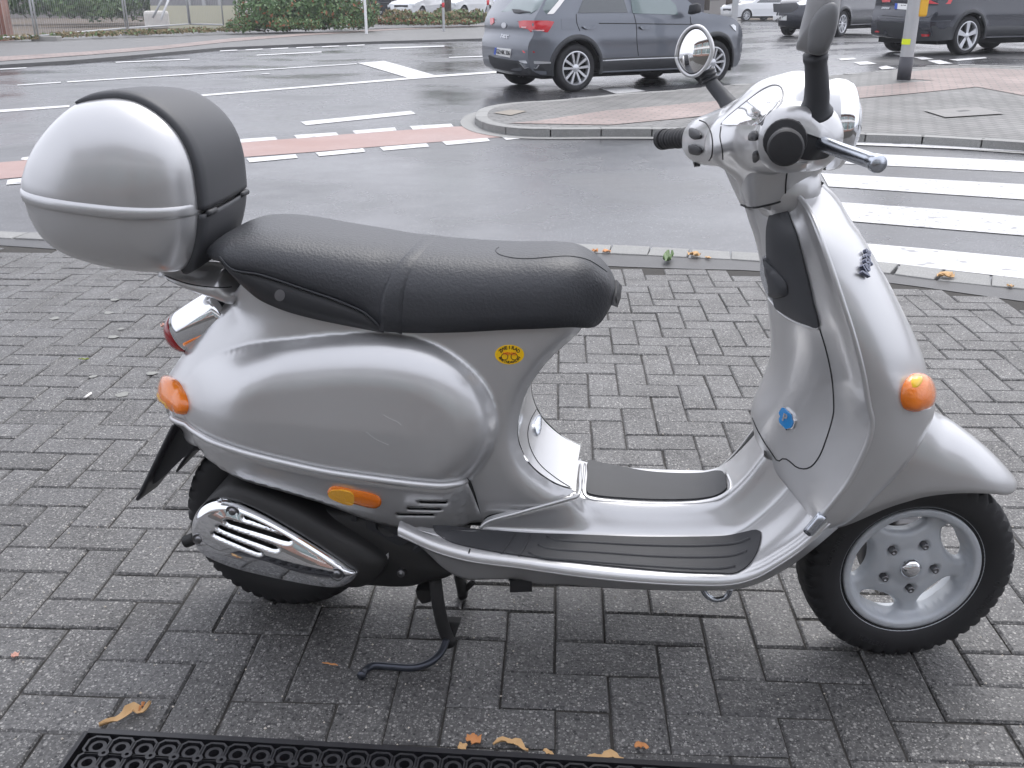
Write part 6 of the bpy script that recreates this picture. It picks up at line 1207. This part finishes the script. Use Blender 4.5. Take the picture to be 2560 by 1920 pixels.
v, f = obox(cc_, u_, ln, .2, zt0+.003, zt0+2.5); mk('upper_panel', wp(v), f, m_dkw, wl, smooth=False); v, f = obox(b_[:2]+u_*.25, u_, .55, .5, -.2, zt0+2.4); mk('corner_pillar', wp(v), f, m_wpill, wl, smooth=False)
for t in (.45, .62, .8): v, f = obox(a_[:2]+u_*ln*t, u_, .18, .3, zt0+.006, zt0+2.2); mk('prop', wp(v), f, m_galv, wl, smooth=False)
gq = at_d(8, 66, 38); v, f = obox(gq[:2]-np.array([.35, 0]), np.array([1, 0.]), 1.05, .5, -.1, 3); pil = tag(mk('brick_pillar', v, f, m_wallbrick, smooth=False), 'red brick gate pillar at the left edge of the yard', 'pillar')
# site fence panels with feet
m_conc = mat('concrete_foot', (.33, .32, .30), .9, noise=(4, .5, (.24, .23, .22)), bump=(40, .5, .01))
fpx = [(-120, 100), (92, 90), (318, 70), (475, 60), (560, 62)]; fd = [35.0, 36.0, 40.5, 45., 43.]
fp = [at_d(p[0], p[1], d) for p, d in zip(fpx, fd)]
flabs = ['site fence panel at the left edge nearest the brick pillar', 'site fence panel between the two concrete feet', 'site fence panel in front of the ivy thicket', 'site fence panel before the cream yard wall']
fence = empty('site_fence', (fp[0][0], fp[0][1], 0), label='galvanised site fence panels along the gravel yard', cat='fence')
for i in range(4):
    a_, b_ = fp[i].copy(), fp[i+1].copy(); a_[2] = max(a_[2], .12); b_[2] = max(b_[2], .12); d_ = b_-a_; rt = empty('fence_panel', (a_[0]-fp[0][0], a_[1]-fp[0][1], a_[2])); rt.parent = fence; up_ = np.array([0, 0, 2.0]); e = d_*.015
    for P in ([e*1.0, e*1.0+up_], [d_-e, d_-e+up_], [e, d_-e], [e+up_, d_-e+up_]): mk('post' if abs(P[1][2]-P[0][2]) > 1 else 'rail', *tube(np.array([P[0], .5*(P[0]+P[1]), P[1]]), .03, 8), m_galv, rt)
    vs_ = []
    for t in np.linspace(.03, .97, int(np.linalg.norm(d_)/.12)):
        p = d_*t; vs_.append(tube(np.array([p, p+up_]), .0035, 4, False))
    V, F = join(*vs_); mk('wire_mesh', V, F, m_galv, rt, kind='stuff')
for i in (1, 2):
    c_ = fp[i]-fp[0]; v, f = obox(c_[:2]+np.array([.25, .1]), np.array([.97, -.2]), .95, .3, -.05, max(fp[i][2], .12)); mk('concrete_foot', v, f, m_conc, fence, smooth=False, bevel=.03)
g = at_d(392, 48, 48); v, f = obox(g[:2], np.array([.9, .3]), 1.1, .5, g[2]-.4, g[2]+.35); tag(mk('rubble_block', v, f, mat('white_rubble', (.68, .66, .62), .85, noise=(3, .5, (.5, .48, .45))), smooth=False, bevel=.12), 'pale lump of rubble beside the cream wall', 'rubble')
for i, (p, q, lab) in enumerate((((382, 44), (425, -40), 'grey pole propped against the ivy'), ((402, 50), (432, -30), 'white pole leaning right of the grey propped pole'))):
    a_, b_ = at_d(*p, 46), at_d(*q, 46.5); tag(mk('leaning_pole', *tube(np.array([a_, .5*(a_+b_), b_]), .05, 8), m_wpost if i else m_galv), lab, 'pole')
# parked vehicles
prof3 = [(-.6, .28), (-.8, .4), (-.85, .7), (-.8, 1.0), (-.6, 1.15), (-.3, 1.42), (.3, 1.53), (1.0, 1.52), (1.5, 1.40), (2.1, 1.08), (2.4, .98), (2.9, .90), (3.2, .80), (3.35, .65), (3.36, .45), (3.25, .28), (3.1, .24)]
def parked(label, px, py, d, psi, col, key, prof=prof3):
    g = at_d(px, py, d); r = simple_car('parked_car', label, g[:2], psi, prof, 2.6, .87, .32, col, g[2]-ZR-terr(*g[:2]), key, 'cars parked behind the verge'); return r
parked('white parked car with open silver wheel behind the dry brush', 1075, 47, 58, R(248), m_cwhite, 'pk1')
parked('second white parked car, right of the first behind the bollard', 1190, 44, 60, R(240), m_cwhite, 'pk2')
parked('blue parked car partly hidden by brush beyond the white cars', 1265, 36, 66, R(245), m_cblue, 'pk3')
g = at_d(950, 56, 57); tr = empty('truck', (g[0], g[1], 0), R(268), label='old black pickup truck facing the road behind the brush', cat='truck')
m_tblk = paint('truck_black', (.02, .021, .026), .2, .4); z0 = g[2]
def tb(name, cx, cy, cz, sx, sy, sz, mt, bev=.05, par=None): v, f = box(cx, cy, cz+z0, sx, sy, sz); return mk(name, v, f, mt, par or tr, smooth=False, bevel=bev)
tb('body', -1.6, 0, .75, 4.2, 1.7, .62, m_tblk); tb('cab', -1.6, 0, 1.4, 1.6, 1.55, .7, m_tblk, .12); tb('windscreen', -.78, 0, 1.45, .05, 1.35, .5, m_cglass, .01); tb('bumper', .55, 0, .48, .14, 1.75, .2, m_clad, .03); tb('grille', .52, 0, .82, .05, 1.1, .22, m_clad, .01); tb('number_plate', .635, -.05, .52, .02, .52, .11, m_plate, 0)
tb('load_bed', .30, 0, 1.28, .35, 1.5, .5, m_tblk, .05)
for s in (-1, 1):
    tb('headlamp', .53, s*.62, .84, .06, .16, .14, m_lampw, .02)
    for xc in (-.1, -3.0): v, f = lathe([(.001, -.1), (.25, -.1), (.33, -.08), (.33, .08), (.001, .1)], 24); mk('wheel', [(p[0]+xc, p[1]+s*.75, p[2]+.33+z0) for p in v], f, m_tyre, tr)
V, F = textmesh('VIE·V 870', .11, bold=.002); mk('plate_letters', [(.648, -.05+v[0], .52+z0+v[1]) for v in V], F, m_plink, tr, smooth=False)
# trees, kiosk and building mass beyond the right of the road
m_bark = mat('bark', (.09, .07, .055), .9, noise=(5, .5, (.05, .04, .03)))
def tree(label, px, py, d, seed):
    g = at_d(px, py, d); t = empty('tree', tuple(g), label=label, cat='tree'); mk('trunk', *tube([(0, 0, -.3), (.05, 0, 1.2), (.0, .1, 2.6), (.15, .05, 4)], [.24, .19, .16, .1], 10), m_bark, t)
    rg = np.random.default_rng(seed); V, F = [], []
    for i in range(1800):
        v = rg.normal(size=3); v /= np.linalg.norm(v); c = np.array([0, 0, 4.6])+v*np.array([2.0, 2.0, 1.7])*rg.uniform(.3, 1)**.4; n_ = rg.normal(size=3); n_ /= np.linalg.norm(n_); t_ = np.cross(n_, rg.normal(size=3)); t_ /= np.linalg.norm(t_); q = np.cross(n_, t_); o = len(V); V += [c-t_*.15, c+q*.09, c+t_*.15, c-q*.09]; F.append((o, o+1, o+2, o+3))
    mk('crown', V, F, m_leaf[0], t, smooth=False, kind='stuff')
tree('roadside tree with bare trunk beyond the grey car bonnet', 1764, 12, 62, 21); tree('roadside tree with bare trunk behind the white parked cars', 1118, 44, 55, 22); tree('roadside tree behind the pale grey post', 1822, 16, 66, 23)
g = at_d(1727, 26, 50); v, f = obox(g[:2], np.array([1, 0.]), 1.2, .35, -.1, 3.2); ks = tag(mk('advertising_column', v, f, m_dkgrey, smooth=False, bevel=.03), 'dark grey advertising frame behind the grey car windscreen', 'sign')
v, f = obox(g[:2]+np.array([-.62, -.25]), np.array([1, 0.]), .75, .05, .3, 3); mk('poster', v, f, mat('poster_white', (.7, .72, .72), .4, noise=(2.5, .5, (.5, .55, .55))), ks, smooth=False)
bt_ = [at_d(x, 8, 95) for x in (-300, 900, 1500, 2100, 2900)]
m_fac = mat('far_facade', (.30, .28, .26), .85, noise=(.3, .5, (.22, .21, .2)))
for i, lab in enumerate(('long dull house front far behind the hedge', 'dull house front far behind the parked cars', 'dull house front far beyond the road on the right', 'dull house front far behind the black crossover')):
    a_, b_ = bt_[i], bt_[i+1]; u_ = (b_-a_)[:2]; ln = np.linalg.norm(u_); u_ /= ln; c_ = .5*(a_+b_)[:2]; hs_ = empty('house', (c_[0], c_[1], 0), label=lab, cat='house'); v, f = obox(np.zeros(2), u_, ln-1.5, 8, -.2, 6.5); mk('wall', v, f, m_fac, hs_, smooth=False); v, f = obox(np.zeros(2), u_, ln-1, 9, 6.503, 7.6); mk('roof', v, f, mat('roof_dark', (.12, .08, .07), .8), hs_, smooth=False, bevel=.3)
    for k in range(int(ln/4)): v, f = obox(u_*(-ln/2+2+k*4)+np.array([u_[1], -u_[0]])*4.02, u_, 1.4, .08, 1.2, 2.8); mk('window', v, f, m_cglass, hs_, smooth=False)

# ------------------------------------------------------------------ shop front behind the viewer (seen in the mirror, chrome and paint)
sf = empty('shop_building', (0, -5.0, 0), label='brick shop front reflected in the scooter mirror', cat='building')
def sfb(name, cx, cz, sx, sz, y0, y1, mt, par=None, bev=0): v, f = box(cx, (y0+y1)/2, cz, sx, y1-y0, sz); return mk(name, v, f, mt, par or sf, smooth=False, bevel=bev)
m_wallv = brickmat('shop_clinker', (.19, .085, .06), (.26, .12, .085), (.3, .28, .26), .25, .08, 0, .8, .01)
wx = [-13, -9.5, -9, -5.5, -5, -1.5, -1, 2.5, 3, 6.5, 7, 12]
zz_ = [(0, .5), (2.6, 3.4), (4.5, 5.0)]
def brickpanel(x0_, x1_, z0_, z1_):
    V = [(x0_, 0, z0_), (x1_, 0, z0_), (x1_, 0, z1_), (x0_, 0, z1_)]; o = mk('wall_panel', [(v[0], v[2], 0) for v in V], [(0, 1, 2, 3)], m_wallv, sf, smooth=False); o.rotation_euler = (math.pi/2, 0, 0); o.location = (0, 0, 0)
for a_, b_ in zz_: brickpanel(-13, 12, a_, b_)
for lo, hi in ((.5, 2.6), (3.4, 4.5)):
    for i in range(0, len(wx)-1, 1):
        if (i % 2) == 1: brickpanel(wx[i], wx[i+1], lo, hi)
    for i in range(0, len(wx)-1, 2):
        wn = sfb('window', (wx[i]+wx[i+1])/2, (lo+hi)/2, wx[i+1]-wx[i], hi-lo, -.12, -.08, m_cglass2)
        sfb('frame', (wx[i]+wx[i+1])/2, hi-.04, wx[i+1]-wx[i], .08, -.07, -.02, m_wpost, wn); sfb('frame', (wx[i]+wx[i+1])/2, lo+.04, wx[i+1]-wx[i], .08, -.07, -.02, m_wpost, wn); sfb('frame', (wx[i]+wx[i+1])/2, (lo+hi)/2, .07, hi-lo-.18, -.07, -.02, m_wpost, wn)
sfb('fascia', -.5, 3.0, 25, .55, .005, .09, m_wpost); sfb('eaves', -.5, 5.1, 25.6, .2, -1.2, .5, m_wpost); sfb('back_wall', -.5, 2.5, 25, 5, -5, -.4, m_fac)
# ------------------------------------------------------------------ rubber ring mat and litter in front
m_matr = mat('ring_mat_rubber', (.012, .012, .015), .42, bump=(200, .25, .001), noise=(20, .5, (.022, .022, .026)))
c00, c10 = gp(*Z(0, 1400, 800, [(612, 1180)])[0], .02)[:2], gp(1800, 1917, .02)[:2]
eu = (c10-c00)/np.linalg.norm(c10-c00); ev = np.array([eu[1], -eu[0]])
pc = np.linalg.norm(gp(*Z(0, 1400, 800, [(1280, 1230)])[0], .02)[:2]-gp(*Z(0, 1400, 800, [(645, 1200)])[0], .02)[:2])/4
nu = int(1.35/pc); nv = 5
mt_ = empty('rubber_mat', (c00[0], c00[1], 0), label='black rubber ring mat on the pavers at the lower edge', cat='door mat')
def mpt(u, v, z): q = eu*u+ev*v; return (q[0], q[1], z)
V, F = [], []
t_ = .004
def wall(P, th, z0, z1, closed=True):
    P = np.array(P, float); n = len(P); A = np.roll(P, -1, 0)-np.roll(P, 1, 0) if closed else np.gradient(P, axis=0); A /= np.linalg.norm(A, axis=1)[:, None]; N_ = np.stack([-A[:, 1], A[:, 0]], 1); r0, r1 = P+N_*th/2, P-N_*th/2; V_ = []
    for a, b in zip(r0, r1): V_ += [mpt(*a, z0), mpt(*a, z1), mpt(*b, z1), mpt(*b, z0)]
    return V_, gridfaces(n, 4, closed, True)
pieces = []
for j in range(nv):
    for i in range(nu):
        cu, cv = (i+.5)*pc+.012+(pc*.0), (j+.5)*pc*.92+.014
        k = pc*.47; c_ = k*.42
        octa = [(cu-k+c_, cv-k), (cu+k-c_, cv-k), (cu+k, cv-k+c_), (cu+k, cv+k-c_), (cu+k-c_, cv+k), (cu-k+c_, cv+k), (cu-k, cv+k-c_), (cu-k, cv-k+c_)]
        pieces.append(wall(octa, .0045, 0.002, .021)); 
        pieces.append(wall([(cu+pc*.29*math.cos(t), cv+pc*.29*math.sin(t)) for t in np.linspace(0, 2*math.pi, 18, endpoint=False)], .006, .001, .017))
        pieces.append(wall([(cu+pc*.5+pc*.15*math.cos(t), cv+pc*.46+pc*.15*math.sin(t)) for t in np.linspace(0, 2*math.pi, 14, endpoint=False)], .0055, .001, .0225))
        pieces.append(wall([(cu+k*.98, cv-k*.4), (cu+pc*.53, cv), (cu+k*.98, cv+k*.4)], .004, .004, .018, False))
V, F = join(*pieces); mk('ring_cells', V, F, m_matr, mt_, smooth=False, kind='stuff')
L_, Wd_ = nu*pc+.03, nv*pc*.92+.03
mk('mat_border', *wall([(0, 0), (L_, 0), (L_, Wd_), (0, Wd_)], .012, .0, .021), m_matr, mt_, smooth=False)
bev = [(-.022, -.02), (L_+.022, -.02), (L_+.022, Wd_+.02), (-.022, Wd_+.02)]; inn_ = [(0, 0), (L_, 0), (L_, Wd_), (0, Wd_)]
mk('mat_ramp', [mpt(*p, .001) for p in bev]+[mpt(*p, .0195) for p in inn_], [(i, (i+1) % 4, (i+1) % 4+4, i+4) for i in range(4)], m_matr, mt_, smooth=False)
# leaves and litter
m_dry = [mat('dry_leaf_tan', (.50, .30, .13), .7, noise=(60, .5, (.62, .42, .22))), mat('dry_leaf_orange', (.50, .20, .07), .7, noise=(60, .5, (.6, .3, .12))), mat('dry_leaf_pink', (.55, .30, .24), .7)]
def leaf(label, pxs, mt, curl=.012, name='dry_leaf', cat='leaf', wid=None, z=.004):
    """pxs: spine in photo pixels on the ground; ribbon with varying width and curl"""
    P = crv([gp(*p, z) for p in pxs], 16); n = len(P); T_ = np.gradient(P, axis=0); T_ /= np.linalg.norm(T_, axis=1)[:, None]; N_ = np.stack([-T_[:, 1], T_[:, 0], 0*T_[:, 0]], 1); w0 = wid or .012; V = []
    for i in range(n):
        t = i/(n-1); w_ = w0*(math.sin(math.pi*(.06+.9*t))**.7)*(1+.25*math.sin(7*t+len(label))); lift = curl*.75*(.3+.7*abs(math.sin(2.2*math.pi*t+len(label)))); w_ *= 1+.28*math.sin(31*t+len(label))*math.sin(17*t)
        for s in (-1, -.4, .3, 1): V.append(P[i]+N_[i]*w_*s*.8+np.array([0, 0, lift*(.25+s*s*.75)]))
    return tag(mk(name, V, gridfaces(n, 4), mt, solid=.0005), label, cat)
Y = (0, 1620, 1800)
leaf('long curled tan leaf beside the mat corner', Z(0, 1400, 800, [(690, 1165), (800, 1115), (880, 1080), (920, 1040), (990, 1060), (1045, 1005)]), m_dry[0], .016, wid=.011)
leaf('thin brown stalk on the curled leaf by the mat corner', Z(0, 1400, 800, [(960, 1050), (985, 1020), (1005, 990)]), m_dry[1], .012, wid=.003)
leaf('orange leaf scrap right of the mat edge middle', Z(*Y, [(1432, 280), (1452, 285), (1475, 295)]), m_dry[1], .012, wid=.016); leaf('small tan leaf left of the orange scrap at the mat edge', Z(*Y, [(1408, 312), (1420, 306), (1436, 300)]), m_dry[0], .006, wid=.010)
leaf('curved tan leaf curling over the mat edge', Z(*Y, [(1515, 300), (1550, 290), (1580, 296), (1622, 322)]), m_dry[0], .014, wid=.008); leaf('small tan sliver at the mat edge', Z(*Y, [(1668, 318), (1685, 324), (1704, 340)]), m_dry[0], .008, wid=.006)
leaf('orange leaf bit lying alone right of the mat', Z(*Y, [(1950, 305), (1968, 302), (1992, 310)]), m_dry[1], .008, wid=.009); leaf('flat brown leaf at the far end of the mat', Z(*Y, [(1795, 345), (1850, 340), (1880, 335), (1915, 348)]), m_dry[0], .012, wid=.009)
leaf('pink brown chip on the pavers at the left edge', Z(0, 1400, 800, [(78, 668), (100, 665), (128, 668)]), m_dry[2], .008, wid=.011); leaf('thin orange straw left of the stand foot', Z(*ZJ, [(22, 1318), (80, 1328), (165, 1342)]), m_dry[1], .003, wid=.003)
leaf('crumpled brown leaf on the kerb right of the leg shield', Z(1960, 280, 600, [(1410, 1530), (1470, 1515), (1520, 1530), (1560, 1510)]), m_dry[0], .03, wid=.028); leaf('brown leaf on the kerb near the right edge', Z(1960, 280, 600, [(2050, 1605), (2085, 1612), (2118, 1616)]), m_dry[0], .015, wid=.014)
leaf('reddish leaf in the kerb gap beside the seat nose', Z(1280, 560, 680, [(655, 220), (675, 226), (695, 232)]), m_dry[1], .02, wid=.02); leaf('orange leaf on the tar strip beyond the seat nose', Z(1280, 560, 680, [(735, 230), (770, 226), (800, 232)]), m_dry[1], .015, wid=.02)
leaf('brown leaf on the kerb left of the leg shield', Z(1280, 560, 680, [(1435, 262), (1470, 255), (1520, 272)]), m_dry[0], .03, wid=.03); leaf('small yellow leaf on the kerb nearest the leg shield', Z(1280, 560, 680, [(1570, 272), (1590, 275), (1615, 282)]), m_dry[0], .01, wid=.018)
leaf('green weed sprouting from the tar strip', Z(1280, 560, 680, [(1250, 320), (1265, 295), (1285, 265)]), m_leaf[1], .05, 'weed', 'weed', .03); leaf('pinkish dry leaf left of the tail light', Z(0, 560, 600, [(1490, 945), (1530, 955), (1588, 950)]), m_dry[2], .02, wid=.016)
leaf('moss tuft in a paver joint left of the scooter', Z(0, 560, 600, [(725, 1248), (770, 1252), (822, 1250)]), mat('moss', (.16, .2, .03), .9), .008, 'moss_tuft', 'moss', .008)
a_ = gp(*Z(0, 560, 600, [(782, 1600)])[0], .006); b_ = gp(*Z(0, 560, 600, [(840, 1558)])[0], .006); cg = tag(mk('cigarette_end', *tube(np.array([a_, a_*.7+b_*.3, b_]), .004, 10), mat('paper_white', (.8, .78, .75), .8)), 'white cigarette end on the pavers left of the scooter', 'cigarette end')
# pebbles and grit, pale gum marks
rg = np.random.default_rng(5); m_grit = mat('pale_grit', (.55, .5, .43), .8); V, F = [], []
for i in range(260):
    px_, py_ = rg.uniform(0, 2560), rg.uniform(1000, 1910); p = gp(px_, py_, 0); s = rg.uniform(.0012, .0032); o = len(V); V += [p+np.array([s, 0, .001]), p+np.array([0, s, .001]), p+np.array([-s, 0, .001]), p+np.array([0, -s, .001]), p+np.array([0, 0, .001+s])]; F += [(o, o+1, o+4), (o+1, o+2, o+4), (o+2, o+3, o+4), (o+3, o, o+4)]
mk('grit', V, F, m_grit, smooth=False, kind='stuff')
m_gum = mat('gum_mark', (.26, .26, .24), .7, noise=(80, .5, (.17, .17, .165)))
for k, q in enumerate(((1055, 702), (1000, 822), (1115, 970), (505, 872), (1130, 1575), (860, 1410), (1400, 1380), (1040, 1045))):
    p = gp(*Z(0, 560, 600, [q])[0], 0); rr = rg.uniform(.012, .022); mk('gum_spot', [(p[0]+rr*(1+.2*math.sin(3*t+k))*math.cos(t), p[1]+rr*(1+.2*math.cos(2*t+k))*math.sin(t), .0025) for t in np.linspace(0, 2*math.pi, 16, endpoint=False)], [tuple(range(16))], m_gum, pave, smooth=False)

# ------------------------------------------------------------------ damp air
v, f = box(0, 60, 4.0, 300, 180, 10.4); hz = mk('haze', v, f, None, None, smooth=False, kind='stuff')
hm = bpy.data.materials.new('damp_air'); hm.use_nodes = True; t = hm.node_tree; t.nodes.clear(); o_ = t.nodes.new('ShaderNodeOutputMaterial'); pv = t.nodes.new('ShaderNodeVolumePrincipled'); pv.inputs['Color'].default_value = (.93, .95, 1, 1); pv.inputs['Density'].default_value = .0011; pv.inputs['Anisotropy'].default_value = .2
t.links.new(pv.outputs[0], o_.inputs['Volume']); hz.data.materials.append(hm)
